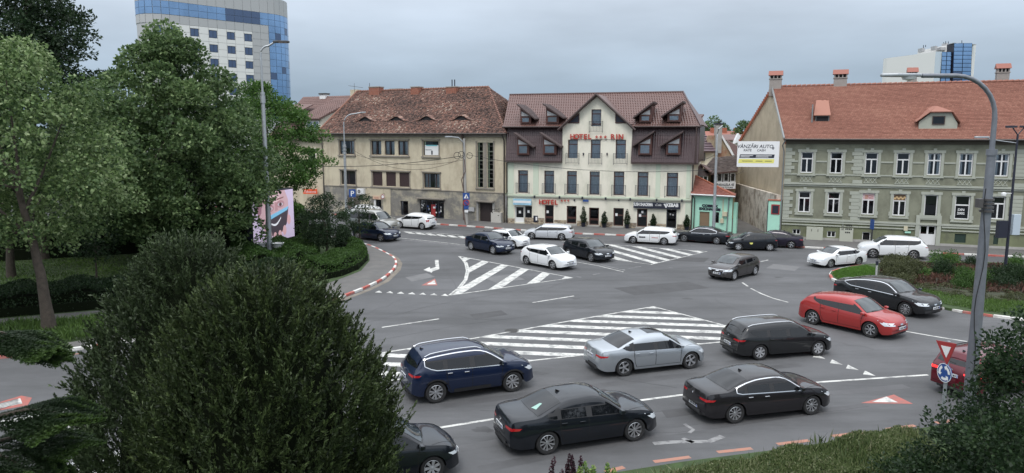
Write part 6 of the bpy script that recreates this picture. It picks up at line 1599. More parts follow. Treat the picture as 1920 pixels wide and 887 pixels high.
# wide dormer
d0, dz0 = q7(305, 580, .8); d1, _ = q7(488, 580, .8); dz1 = q7(400, 430, .8)[1]
DM = empty('wide_dormer', (d0, .8, dz0)); DM.parent = ro; dw, dh = d1 - d0, dz1 - dz0
b = MB(); b.prism([(0, 0, -.5), (dw, 0, -.5), (dw, 0, dh), (0, 0, dh)], (0, 4.5, 0)); b.build('dormer_wall', M_cream, DM)
f = window(DM, dw * .16, .1, dw * .74, dh - .35, 'two', M_whitef, y=-.08, fw=.09, room=M_curt)
for ch in f.children: ch.location.y = min(ch.location.y, .065)
q = [(-.55, -.45, dh - .02), (dw + .1, -.45, dh - .02), (dw + 1.9, 3.9, dh + 2.3), (1.0, 3.9, dh + 2.3)]
slab(DM, 'dormer_roof', M_cement, q, -.12); tiles(DM, *q, .3, .32, 'wave', M_cement, seed=32); b = MB(); b.face([(dw, 0, 0), (dw + 2.3, 3.9, 2.2), (dw + 1.9, 3.9, dh + 2.2), (dw, 0, dh)]); b.build('dormer_cheek', M_cream, DM)
b = MB(); c0, cz = q7(495, 240, 6); b.box(c0, 5.6, cz - .5, c0 + .9, 6.3, cz + .85); b.build('chimney', M_wht, ro); bx(ro, 'chimney_cap', M_pipe, c0 - .08, 5.5, cz + .853, c0 + .98, 6.4, cz + 1.0)
q = [(ul0 - .5, .8, q7(100, 350, .8)[1]), (q7(225, 350, .8)[0], .8, q7(225, 352, .8)[1]), (q7(400, 272, 4)[0], 4, q7(400, 268, 4)[1]), (q7(210, 268, 4)[0], 4, q7(210, 268, 4)[1])]
slab(HL, 'side_roof', M_cement, q, -.12)
# shop canopy sign behind the trees
CS = FB.w(q7(300, 900, .2)[0] + .8, .2, 2.6); cs0 = AT(569, 363.5, CS.y - .5); cs = empty('canopy_sign', cs0, 0, 'small orange-red lit shop canopy glimpsed through the trees', 'sign'); bx(cs, 'panel', mat('orange_canopy', (.55, .09, .04), .4, emit=.25), 0, -.1, 0, (595 - 569) / 1380 * cs0.y, .1, .55)
text('Takeaway', .35, M_wht, cs, ((595 - 569) / 1380 * cs0.y / 2, -.11, .15), .004)

# ---- office tower, top left
TY = 175.0
def tower_pt(px, Y=None): return AT(px, 250, Y)
# plan outline, world xy: rounded left end, long flat front receding right, rounded glass right end
tA, tB = AT(322, 100, 169), AT(505, 100, 186); dd = (tB - tA); dd.z = 0; ln_ = dd.length; dd.normalize(); nn_ = Vector((-dd.y, dd.x, 0))
outl = []
RL, RR = 5.0, 9.0
cL = Vector((tA.x, tA.y, 0)) + nn_ * RL; cR = Vector((tB.x, tB.y, 0)) + nn_ * RR
for k in range(9): a = math.pi * .9 * (1 - k / 8); outl.append((cL + (-nn_ * math.cos(a * .95) - dd * math.sin(a * .95)) * RL, 'r'))
nf = 11
for k in range(nf + 1): outl.append((Vector((tA.x, tA.y, 0)) + dd * ln_ * k / nf, 'f'))
for k in range(1, 15): a = math.pi * .9 * k / 14; outl.append((cR + (-nn_ * math.cos(a) + dd * math.sin(a)) * RR, 'g'))
pts_ = []
for p, t in outl:
    if not pts_ or (p - pts_[-1][0]).length > .3: pts_.append((p, t))
TW = empty('office_tower', (tA.x, tA.y, 0), 0, 'tall white and blue glass office tower with rounded ends at upper left', 'tower')
O_ = Vector((tA.x, tA.y, 0))
ztw = 9 + (250 + 16) / 1380 * 171
flh = 25.0 / 1380 * 178                      # storey height on site
zg1 = AT(330, 5, 171).z; zg0 = AT(330, 30, 171).z; zb1 = zg0 - 1.9
cm = MB()
for (p, t), (q, t2) in zip(pts_, pts_[1:]): cm.face([(p.x - O_.x, p.y - O_.y, 0), (q.x - O_.x, q.y - O_.y, 0), (q.x - O_.x, q.y - O_.y, ztw), (p.x - O_.x, p.y - O_.y, ztw)])
cm.face([(p.x - O_.x, p.y - O_.y, ztw) for p, t in pts_])
cm.build('core_wall', M_cladg, TW)
def facet(p, q, z0, z1, m, name, off=.06, th=.05, g=.03, par=None):
    d = (q - p).normalized(); n = Vector((d.y, -d.x, 0)); a, b_ = p + d * g + n * off, q - d * g + n * off
    o_ = O_
    mb_2 = MB(); mb_2.prism([(a.x - o_.x, a.y - o_.y, z0 + g), (b_.x - o_.x, b_.y - o_.y, z0 + g), (b_.x - o_.x, b_.y - o_.y, z1 - g), (a.x - o_.x, a.y - o_.y, z1 - g)], n * th)
    return mb_2.build(name, m, par or TW)
lowz = AT(500, 215, 186).z
for i, ((p, t), (q, t2)) in enumerate(zip(pts_, pts_[1:])):
    seg = 'g' if t2 == 'g' else t2
    facet(p, q, zg1, ztw, M_cladg, 'panel')
    zm_ = (zg0 + zg1) / 2; dark = seg == 'f' and 6 <= i - 8 <= 9
    for za, zc in ((zg0, zm_), (zm_, zg1)): facet(p, q, za, zc, M_bgdark if dark else M_blueglass, 'pane', .10)
    if seg == 'g':
        z = zb1 + 1.9
        k = 0
        while z > lowz: facet(p, q, z - flh / 2, z, M_blueglass if (i * 7 + k * 3) % 11 else M_bgdark, 'pane', .10); z -= flh / 2; k += 1
        continue
    facet(p, q, zb1, zg0, M_cladg, 'panel')
    last = seg == 'f' and i >= 8 + nf - 2
    z = zb1; k = 0
    while z > lowz - 3 and (i > 4):
        zn = z - flh
        even = i % 2 == 0
        m_ = M_cladg if (last or seg == 'r') else M_clad
        zh_ = z - flh * .5
        if last or not even: facet(p, q, zh_, z, m_, 'panel'); facet(p, q, zn, zh_, m_, 'panel')
        else:
            L_ = (q - p).length; d = (q - p).normalized()
            facet(p, q, z - flh * .18, z, m_, 'panel'); facet(p, q, zn, z - flh * .72, m_, 'panel')
            a_, b_ = p + d * L_ * .05, p + d * L_ * .95
            facet(p, a_, z - flh * .72, z - flh * .18, m_, 'panel'); facet(b_, q, z - flh * .72, z - flh * .18, m_, 'panel')
            w1 = facet(a_, b_, z - flh * .72, z - flh * .18, M_signblk, 'window', .0, .03, .0); mid = (a_ + b_) / 2
            facet(a_ + d * .1, mid - d * .05, z - flh * .69, z - flh * .21, M_bgdark, 'pane', .035, .01, .0, w1); facet(mid + d * .05, b_ - d * .1, z - flh * .69, z - flh * .21, M_bgdark, 'pane', .035, .01, .0, w1)
        z = zn; k += 1
# ---- pale block with glass bays, upper right
TB = empty('pale_office_block', (0, 0, 0), 0, 'pale block with two blue glass bays beyond the orange roof at upper right', 'building')
def x8(x): return 1640 + x / 6.336
def y8(y): return 60 + y / 6.336
def A8(x, y, Y): return AT(x8(x), y8(y), Y)
Y0_, Y1_, Y2_ = 200, 185, 183
def wall8(x0, yt0, YY0, x1, yt1, YY1, m, name='wall', zb=8.0):
    a, c = A8(x0, yt0, YY0), A8(x1, yt1, YY1); return quadp(TB, name, m, [(a.x, a.y, zb), (c.x, c.y, zb), c, a], Vector((.0, 2.0, 0)))
wall8(150, 310, 200, 725, 235, 184, M_clad); M_bl = mat('pale_blue_cladding', (.45, .52, .58), .45)
wall8(725, 235, 184, 800, 232, 183.5, M_bl); wall8(560, 215, 196, 945, 140, 188, M_clad, zb=20); wall8(1160, 150, 186, 1205, 155, 187, M_clad)
wall8(915, 235, 184.4, 945, 235, 184.4, M_clad)
for k in range(8):
    for (xa, xb, yt, yb, Y, c_) in ((800, 915, 236, 660, 183.2, 2), (945, 1160, 132, 660, 182.5, 2)):
        n_ = 11 if xa > 900 else 8
        if k > 0: continue
        for j in range(n_):
            for q in range(c_):
                wx = (xb - xa) / c_; sl = -22 * (j / n_)
                x0, x1 = xa + q * wx + sl, xa + (q + 1) * wx + sl; t0, t1 = yt + (yb - yt) * j / n_, yt + (yb - yt) * (j + 1) / n_
                quadp(TB, 'pane', M_blueglass if not (xa > 900 and q == 0 and j > 6) else M_bgdark, [A8(x0 + 4, t1 - 3, Y), A8(x1 - 4, t1 - 3, Y), A8(x1 - 4, t0 + 3, Y), A8(x0 + 4, t0 + 3, Y)], Vector((0, .15, 0)))
        quadp(TB, 'bay', M_signblk, [A8(xa - 30, yb, Y + .3), A8(xb - 22, yb, Y + .3), A8(xb, yt, Y + .3), A8(xa, yt, Y + .3)], Vector((0, 3, 0)))
for x0, x1, y0, y1 in ((244, 262, 395, 475), (384, 408, 368, 460), (472, 518, 368, 462), (680, 705, 335, 438), (232, 248, 545, 625), (470, 500, 540, 610), (668, 690, 495, 590)):
    Y = 200 - (x0 - 150) / 575 * 16 - .3; o = quadp(TB, 'window', M_signblk, [A8(x0, y1, Y), A8(x1, y1, Y - .2), A8(x1, y0, Y - .2), A8(x0, y0, Y)], Vector((0, .25, 0)))
    quadp(o, 'pane', M_bgdark, [A8(x0 + 3, y1 - 3, Y - .03), A8(x1 - 3, y1 - 3, Y - .23), A8(x1 - 3, y0 + 3, Y - .23), A8(x0 + 3, y0 + 3, Y - .03)], Vector((0, -.02, 0)))
for x0, x1, y0, y1 in ((565, 595, 190, 235), (720, 745, 165, 210), (785, 850, 180, 215), (850, 870, 130, 160)): quadp(TB, 'roof_plant', M_cladg, [A8(x0, y1, 190), A8(x1, y1, 190), A8(x1, y0, 190), A8(x0, y0, 190)], Vector((0, 2, 0)))
for x, y0, y1 in ((580, 155, 190), (605, 155, 180), (845, 110, 140), (875, 112, 140), (1036, 100, 132), (820, 122, 135)): p, q = A8(x, y1, 188), A8(x, y0, 188); tube_part(TB, 'antenna', M_signblk, [p, q], .08, 5)
quadp(TB, 'parapet', M_cladg, [A8(945, 132, 182.2), A8(1210, 152, 185), A8(1210, 147, 185), A8(945, 126, 182.2)], Vector((0, 2, 0)))

# ------------------------------------------------------------------ street furniture
def pole_arm(b, P0, zj, ztop, reach, ang, r0, r1, r2, droop=0.0):
    """tapered lower tube up to the joint, thin upper tube bent over by 90 degrees"""
    u = Vector((math.cos(ang), math.sin(ang), 0))
    b.tube([P0, P0 + Vector((0, 0, zj * .5)), P0 + Vector((0, 0, zj))], [r0, (r0 + r1) / 2, r1], 14)
    b.tube([P0 + Vector((0, 0, zj - .05)), P0 + Vector((0, 0, zj + .12))], r1 * 1.25, 14)
    rc = min(1.3, reach * .55); pts = [P0 + Vector((0, 0, zj + .1)), P0 + Vector((0, 0, ztop - rc))]
    for k in range(1, 9):
        a = math.pi / 2 * k / 8; pts.append(P0 + Vector((0, 0, ztop - rc + rc * math.sin(a))) + u * rc * (1 - math.cos(a)))
    pts.append(P0 + u * reach + Vector((0, 0, ztop + droop)))
    b.tube(pts, [r2 * 1.15, r2 * 1.1] + [r2] * 9, 12)
    return pts[-1]
def lamp_head(par, p, ang, L_, w_, m, flat=True):
    b = MB(); c = [(-.1, -w_ * .25), (L_ * .25, -w_ * .5), (L_ * .8, -w_ * .5), (L_, -w_ * .2), (L_, w_ * .2), (L_ * .8, w_ * .5), (L_ * .25, w_ * .5), (-.1, w_ * .25)]
    b.prism([(x, y, -.04) for x, y in c], (0, 0, .12)); o = b.build('lamp_head', m, par, loc=p, rz=ang, bevel=.02)
    b = MB(); b.box(L_ * .25, -w_ * .35, -.055, L_ * .85, w_ * .35, -.042); b.build('lamp_lens', M_white_l, o)
    return o
# tall lamp on the left with flower bowls
Pa = G(507, 494, .13); Pl = Vector(Pa)
rt = empty('street_lamp', Pl, 0, 'tall grey street lamp with white flower bowls and flat head on the left', 'street lamp')
zj = AT(495, 180, Pl.y).z; zt_ = AT(520, 84, Pl.y).z; b = MB(); e_ = pole_arm(b, Vector((0, 0, 0)), zj, zt_ - .2, .95, .05, .19, .12, .065, .25); b.build('pole', M_steel, rt, smooth=50)
lamp_head(rt, e_, .05, .95, .55, M_darkw)
b = MB(); b.tube([(0, 0, zj - .6), (0, 0, zj - .1)], .17, 12); b.build('collar', M_steel, rt, smooth=50)
zb = AT(505, 464, Pl.y).z - .1
for s_ in (-1, 1):
    b = MB(); b.lathe([(.001, 0), (.28, .0), (.40, .28), (.43, .30), (.38, .30), (.001, .26)], 16); o = b.build('flower_bowl', M_wht, rt, loc=(s_ * .62, -.1, zb), smooth=50)
    b = MB(); b.tube([(-s_ * .62, .1, .05), (0, 0, .05)], .03, 6); b.build('bracket', M_steel, o)
    foliage('flowers', [((0, 0, .45), (.5, .5, .28))], 700, .11, .07, M_hedge, o, 401 + s_)
# lit screen behind it
SA, SB = AT(476, 462, 50.8), AT(552.5, 442.5, 56.0); zb_ = (SA.z + SB.z) / 2; zt_ = AT(550, 354, 56).z
ang = math.atan2(SB.y - SA.y, SB.x - SA.x); sw_ = math.hypot(SB.x - SA.x, SB.y - SA.y); sh = zt_ - zb_
SC = empty('lit_screen', (SA.x, SA.y, 0), ang, 'lit advertising screen showing a face behind a dark smiling shape', 'screen')
def em(n, c): return mat('screen_' + n, c, .4, emit=.35)
bx(SC, 'housing', M_signblk, 0, .003, zb_ - .06, sw_, .45, zt_ + .06)
for x in (sw_ * .3, sw_ * .7): bx(SC, 'screen_post', M_darkw, x - .12, .1, 0, x + .12, .34, zb_ - .063)
def sp(n, c, pts, k): b = MB(); b.face([(x * sw_, -.002 - k * .004, zb_ + z * sh) for x, z in pts]); return b.build(n, em(n, c), SC)
def ell(cx, cz, rx, rz, n=20, a0=0): return [(cx + rx * math.cos(2 * math.pi * k / n + a0), cz + rz * math.sin(2 * math.pi * k / n + a0)) for k in range(n)]
sp('background', (.60, .50, .66), [(0, 0), (1, 0), (1, 1), (0, 1)], 0)
sp('hair_shadow', (.33, .17, .22), [(.10, 1), (.24, 1), (.20, .6), (.12, .5)], 2); sp('nose_shadow', (.48, .27, .29), [(.52, .78), (.56, .78), (.60, .62), (.53, .60)], 3); sp('face', (.58, .38, .41), [(.18, 1), (.78, 1), (.86, .8), (.86, .4), (.7, .15), (.3, .15), (.15, .5)], 1)
sp('cheek', (.72, .50, .52), [(.25, 1), (.62, 1), (.66, .8), (.3, .72)], 2)
for cx, cz in ((.40, .66), (.66, .72)):
    sp('eye_socket', (.45, .24, .27), ell(cx, cz + .01, .10, .075), 3); sp('eye_white', (.55, .48, .52), ell(cx, cz, .07, .036), 4); sp('iris', (.10, .05, .06), ell(cx, cz, .034, .036), 5); sp('brow', (.25, .12, .12), [(cx - .10, cz + .09), (cx + .08, cz + .125), (cx + .09, cz + .15), (cx - .08, cz + .125)], 4)
sp('dark_shape', (.07, .055, .07), [(.30, .50), (.86, .64), (.80, .3), (.62, .10), (.36, .12), (.26, .3)], 4)
sp('blue_band', (.22, .52, .75), [(.30, .50), (.86, .66), (.84, .60), (.82, .58), (.32, .42)], 5)
arc = [(.42 + .24 * k / 10, .34 - .08 * math.sin(math.pi * k / 10) + .10 * k / 10) for k in range(11)]; sp('smile', (.8, .8, .85), arc + [(x, z + .03 + .012 * math.sin(math.pi * i / 10)) for i, (x, z) in reversed(list(enumerate(arc)))], 6)
for cx, cz, a in ((.38, .14, .1), (.50, .08, -.1), (.62, .10, -.3), (.74, .18, -.5), (.86, .38, -.2)): sp('finger', (.66, .40, .42), ell(cx, cz, .045, .10), 7)
# slim lamp in the middle distance
Pm = G(650, 404.5, .12)
rt = empty('street_lamp', Pm, 0, 'slim pale grey street lamp in front of the buff house', 'street lamp')
zj = AT(648, 275, Pm.y).z; zt_ = AT(660, 216, Pm.y).z; b = MB(); e_ = pole_arm(b, Vector((0, 0, 0)), zj, zt_, 1.9, .0, .17, .13, .06, .15); b.build('pole', M_steel, rt, smooth=50); lamp_head(rt, e_, 0, .5, .25, M_steel)
for k in range(3): b = MB(); b.tube([(0, 0, zj - .9 + k * .35), (0, 0, zj - .75 + k * .35)], .2, 10); b.build('clamp', M_steel, rt)
ps_ = G(662, 405.5, .12); rt = empty('parking_sign', ps_, 0, 'blue parking sign beside the slim pale lamp', 'sign'); z0 = AT(662, 371.5, ps_.y).z; z1 = AT(662, 357, ps_.y).z
bx(rt, 'post', M_steel, -.04, 0, 0, .04, .08, z0 + .1); p_ = bx(rt, 'panel', M_blue, -.36, -.04, z0, .36, -.003, z1); text('P', (z1 - z0) * .95, M_wht, p_, (0, -.008, (z1 - z0) * .14), .003, bold=.01)
# leaning service pole with signs and cable coils
Pp = G(873, 420.5, .12); rt = empty('utility_pole', Pp, 0, 'weathered service pole with cable coils and lamp arm before the buff house', 'utility pole')
zt_ = AT(871, 262, Pp.y).z
b = MB(); b.tube([(.1, 0, 0), (.0, 0, 3), (-.08, 0, zt_)], [.17, .14, .10], 12); b.build('pole', M_concrete, rt, smooth=50)
b = MB(); b.tube([(-.05, 0, zt_ - 1.6), (-.12, -.1, zt_ - .4), (-.6, -.3, zt_ + .1), (-1.3, -.4, zt_ + .15)], .045, 8); b.build('lamp_arm', M_steel, rt, smooth=50); lamp_head(rt, Vector((-1.3, -.4, zt_ + .15)), math.pi, .6, .25, M_steel)
M_cable = mat('black_cable', (.015, .015, .016), .6)
for cx, cz, r1 in ((-.75, AT(858, 294, Pp.y).z, .32), (-.35, AT(862, 292, Pp.y).z, .3), (.45, AT(880, 294, Pp.y).z, .28)):
    b = MB(); b.tube([(cx + r1 * math.cos(a), -.16 + .02 * math.sin(3 * a), cz + r1 * math.sin(a)) for a in [2 * math.pi * k / 18 for k in range(19)]], .028, 5); b.build('cable_coil', M_cable, rt)
b = MB(); b.tube([(.0, -.15, 0), (-.25, -.2, 1.5), (-.15, -.16, 3.2), (-.35, -.2, 4.4), (.02, -.15, 5.2), (-.05, -.14, zt_ - 2)], .05, 6); b.build('hanging_cable', mat('cable_conduit', (.12, .08, .065), .7), rt, smooth=50)
def road_sign(par, z, m, kind, w=.6, x=0.1):
    if kind == 'round': b = MB(); b.lathe([(.001, -.02), (w / 2, -.02), (w / 2, .01), (.001, .01)], 20, 'y'); return b.build('sign_disc', m, par, loc=(x, -.24, z))
    b = MB(); b.box(-w / 2, -.02, -w / 2, w / 2, .01, w / 2); return b.build('sign_panel', m, par, loc=(x, -.24, z))
s_ = road_sign(rt, AT(870, 370, Pp.y).z, M_blue, 'sq', .66); b = MB(); b.prism([(-.24, -.026, -.2), (.24, -.026, -.2), (0, -.026, .24)], (0, -.004, 0)); b.build('sign_triangle', M_wht, s_); b = MB(); b.prism([(-.05, -.034, -.16), (.07, -.034, -.16), (.02, -.034, .12)], (0, -.003, 0)); b.build('sign_walker', M_signblk, s_)
s_ = road_sign(rt, AT(870, 382, Pp.y).z, M_redsg, 'round', .62); b = MB(); b.lathe([(.23, -.026), (.001, -.026)], 18, 'y'); b.build('sign_center', M_blue, s_); b = MB(); b.box(-.28, -.034, -.03, .28, -.03, .03, T=Matrix.Rotation(R(45), 4, 'Y')); b.build('sign_bar', M_redsg, s_)
s_ = road_sign(rt, AT(870, 391, Pp.y).z, M_blue, 'sq', .45); road_sign(rt, AT(870, 397, Pp.y).z, M_wht, 'sq', .34)
# pale pole in front of the exchange shop
P4 = G(1337.5, 441, .12); rt = empty('street_lamp', P4, 0, 'pale grey pole without visible head before the mint shop', 'street lamp'); zj = AT(1341, 285, P4.y).z; zt_ = AT(1345, 238, P4.y).z
b = MB(); b.tube([(0, 0, 0), (0, 0, zj * .5), (0, 0, zj)], [.15, .13, .10], 14); b.tube([(0, 0, zj), (0, 0, zt_ - .8), (.12, 0, zt_ - .3), (.45, 0, zt_)], [.07, .06, .055, .05], 8); b.build('pole', M_steel, rt, smooth=50)
for k in range(3): b = MB(); b.tube([(0, 0, zj - .7 + k * .3), (0, 0, zj - .55 + k * .3)], .13, 10); b.build('clamp', M_steel, rt)
# the big lamp on the right
P5 = G(1812, 812, .1); rt = empty('street_lamp', P5, 0, 'big grey street lamp arching over the road at the right', 'street lamp'); zj = AT(1863, 288, P5.y).z - .1; zt_ = AT(1800, 142, P5.y).z - .1
M_steeld = mat('dull_steel', (.20, .21, .235), .5, metal=.5, var=.12, scale=5)
b = MB(); e_ = pole_arm(b, Vector((0, 0, 0)), zj, zt_, 2.15, R(180), .185, .115, .062, .0)
b.build('pole', M_steeld, rt, smooth=50)
b = MB(); c_ = [(0, .05), (.25, .16), (.75, .17), (1.15, .06), (1.15, -.06), (.75, -.17), (.25, -.16), (0, -.05)]; b.prism([(x, y, -.03) for x, y in c_], (0, 0, .09)); o = b.build('lamp_head', M_steel, rt, loc=e_, rz=R(180), bevel=.03); b = MB(); b.lathe([(.001, -.11), (.16, -.08), (.2, 0)], 12, 'z'); b.build('lamp_lens', M_white_l, o, loc=(.35, 0, -.03), smooth=50)
for k in range(4): zz = AT(1850, 383 + k * 7, P5.y).z; b = MB(); b.tube([(0, 0, zz), (0, 0, zz + .06)], .175 + .01 * (k % 2), 12); b.build('strap', M_darkw, rt)
b = MB(); b.tube([(-.14 + .08 * math.sin(k * .9), -.2, 1.5 + k * .45) for k in range(14)], .014, 5); b.build('loose_cable', M_cable, rt, smooth=50)
b = MB(); b.box(-.35, -.2, 0, -.2, 0, .25); b.build('clamp_box', M_darkw, rt, loc=(0, 0, AT(1850, 395, P5.y).z))
# dark camera mast on the roundabout
P6 = G(1884, 510, .13); rt = empty('camera_mast', P6, 0, 'thin dark mast with twin lamp heads, camera and boxes on the roundabout', 'mast'); zt_ = AT(1907, 245, P6.y).z; tx = AT(1907, 245, P6.y).x - P6.x
b = MB(); b.tube([(0, 0, 0), (0, 0, 4), (0, 0, zt_ - .4)], [.10, .08, .06], 10); b.tube([(0, 0, zt_ - .4), (-.35, 0, zt_ + .05)], .035, 6); b.tube([(0, 0, zt_ - .4), (.35, 0, zt_ + .05)], .035, 6); b.build('mast', M_signblk, rt, smooth=50)
lamp_head(rt, Vector((-.2, 0, zt_ + .1)), math.pi, .6, .3, M_signblk); lamp_head(rt, Vector((.2, 0, zt_ + .1)), 0, .6, .3, M_signblk)
b = MB(); b.tube([(0, 0, zt_ - .9), (-1.2, 0, zt_ - .75), (-2.1, 0, zt_ - .55)], .03, 6); b.build('side_arm', M_steel, rt); lamp_head(rt, Vector((-1.9, 0, zt_ - .56)), math.pi, .8, .3, M_steel)
z_ = AT(1885, 435, P6.y).z; bx(rt, 'control_box', M_signblk, -.75, -.15, z_ - .5, -.15, .15, z_ + .6); bx(rt, 'control_box', M_bl if 'M_bl' in globals() else M_cladg, .15, -.15, z_ - .3, .62, .12, z_ + 1.0)
z_ = AT(1890, 366, P6.y).z; b = MB(); b.tube([(-.5, -.1, 0), (0, 0, -.02)], .03, 6); b.build('camera_arm', M_wht, rt, loc=(0, 0, z_)); b = MB(); b.lathe([(.001, -.18), (.12, -.12), (.15, .02), (.12, .1), (.001, .12)], 12); b.build('camera', M_wht, rt, loc=(-.6, -.1, z_ - .05), smooth=50)
# small posts
P7 = G(1634, 458, .12); rt = empty('sign_post', P7, 0, 'dark blue narrow sign post in front of the green building cellar windows', 'sign'); z_ = AT(1634, 412, P7.y).z; bx(rt, 'post', M_signblk, -.035, 0, 0, .035, .07, z_); bx(rt, 'edge_on_sign', M_blue, -.05, -.3, z_ - .9, -.036, .35, z_ - .1)
P8 = G(1643, 522, .13); rt = empty('marker_post', P8, 0, 'short pale post standing in the lawn tip of the roundabout', 'post'); bx(rt, 'post', M_cladg, -.04, 0, 0, .04, .08, AT(1643, 497, P8.y).z - .13); bx(rt, 'post_top', M_signblk, -.06, -.02, AT(1643, 497, P8.y).z - .13, .06, .1, AT(1643, 490, P8.y).z - .13)
# give-way and roundabout signs
P9 = AT(1772, 690, 20.6); P9.z = .1; rt = empty('give_way_sign', P9, R(-80), 'red and white give-way triangle above a blue roundabout disc, before the dark shrubs', 'traffic sign')
def zz9(y): return AT(1772, y, 20.6).z - .1
bx(rt, 'post', M_steel, -.035, .02, 0, .035, .09, zz9(640))
zc, s_ = zz9(657), .39
tri = lambda k, y: [(-s_ * k * 1.0, y, s_ * k * .62), (s_ * k * 1.0, y, s_ * k * .62), (0, y, -s_ * k * 1.10)]
b = MB(); b.prism(tri(1, -.012), (0, .02, 0)); T_ = b.build('triangle_plate', M_redsg, rt, loc=(0, 0, zc)); b = MB(); b.prism(tri(.50, -.020), (0, .006, 0)); b.build('triangle_center', M_wht, T_)
T_.rotation_euler = (0, R(-8), 0)
zc = zz9(699); b = MB(); b.lathe([(.001, -.012), (.28, -.012), (.28, .01), (.001, .01)], 24, 'y'); D_ = b.build('blue_disc', M_blue, rt, loc=(0, 0, zc))
b = MB(); b.lathe([(.26, -.016), (.28, -.016)], 24, 'y'); b.build('disc_rim', M_wht, D_)
for k in range(3):
    a0 = k * 2 * math.pi / 3; b = MB(); P_ = []; Q_ = []
    for j in range(6): a = a0 + j * .24; P_.append((.22 * math.cos(a), -.018, .22 * math.sin(a))); Q_.append((.14 * math.cos(a), -.018, .14 * math.sin(a)))
    for j in range(5): b.face([P_[j], P_[j + 1], Q_[j + 1], Q_[j]])
    a = a0 + 1.2; b.face([(.27 * math.cos(a), -.018, .27 * math.sin(a)), (.18 * math.cos(a + .45), -.018, .18 * math.sin(a + .45)), (.09 * math.cos(a), -.018, .09 * math.sin(a))]); b.build('arrow', M_wht, D_, fix=False)
# overhead wires
def wire(label, A_, B_, sag, r=.018):
    P_ = [A_.lerp(B_, k / 16) + Vector((0, 0, -sag * 4 * (k / 16) * (1 - k / 16))) for k in range(17)]
    c_ = (A_ + B_) / 2; b = MB(); b.tube([p - c_ for p in P_], r, 5); o = b.build('overhead_wire', M_cable, None, smooth=60, loc=c_); tag(o, label, 'wire', 'overhead wires')
top_ = lambda y: AT(868, y, Pp.y)
wire('thick bundle of wires drooping from the service pole to the left', top_(292), AT(600, 312, 79), .35, .03)
wire('thin wire from the left lamp crossing the buff wall to the service pole', top_(300), AT(648, 283, Pm.y), .9)
wire('low wire from the service pole across the buff house windows', top_(296), AT(662, 281, Pm.y), 1.6)
wire('long wire sagging across the hotel front between the first floor windows', AT(876, 290, Pp.y), AT(1339, 318, P4.y), .75, .022)
wire('short wire dropping from the pale pole to the house behind', AT(1341, 290, P4.y), AT(1300, 300, 74), .2)
wire('wire from the pale pole towards the advertising board', AT(1341, 330, P4.y), AT(1395, 320, 70), .3)
# emblems on car doors
def car_emblem(car, x, z, pts, m, name, s_=1):
    c = car[1]; c.patch([(x + a, z + b_) for a, b_ in pts], 'y', s_, m, name, car[0], .009, .06)
def interp(pts, x):
    xs = [p[0] for p in pts]
    if x <= xs[0]: return pts[0][1]
    if x >= xs[-1]: return pts[-1][1]
    i = max(k for k in range(len(xs)) if xs[k] <= x); i = min(i, len(xs) - 2)
    x0, x1 = xs[i], xs[i + 1]; t = (x - x0) / (x1 - x0)
    y0, y1 = pts[i][1], pts[i + 1][1]
    def slope(k):
        if k <= 0 or k >= len(xs) - 1: return None
        a = (pts[k][1] - pts[k - 1][1]) / (xs[k] - xs[k - 1]); b = (pts[k + 1][1] - pts[k][1]) / (xs[k + 1] - xs[k])
        if a * b <= 0: return 0.0
        return 2 * a * b / (a + b)
    s0, s1 = slope(i), slope(i + 1); d = (y1 - y0) / (x1 - x0)
    if s0 is None: s0 = d
    if s1 is None: s1 = d
    h = x1 - x0
    return (2 * t**3 - 3 * t**2 + 1) * y0 + (t**3 - 2 * t**2 + t) * h * s0 + (-2 * t**3 + 3 * t**2) * y1 + (t**3 - t**2) * h * s1
def sstep(a, b, x):
    t = min(1, max(0, (x - a) / (b - a))); return t * t * (3 - 2 * t)

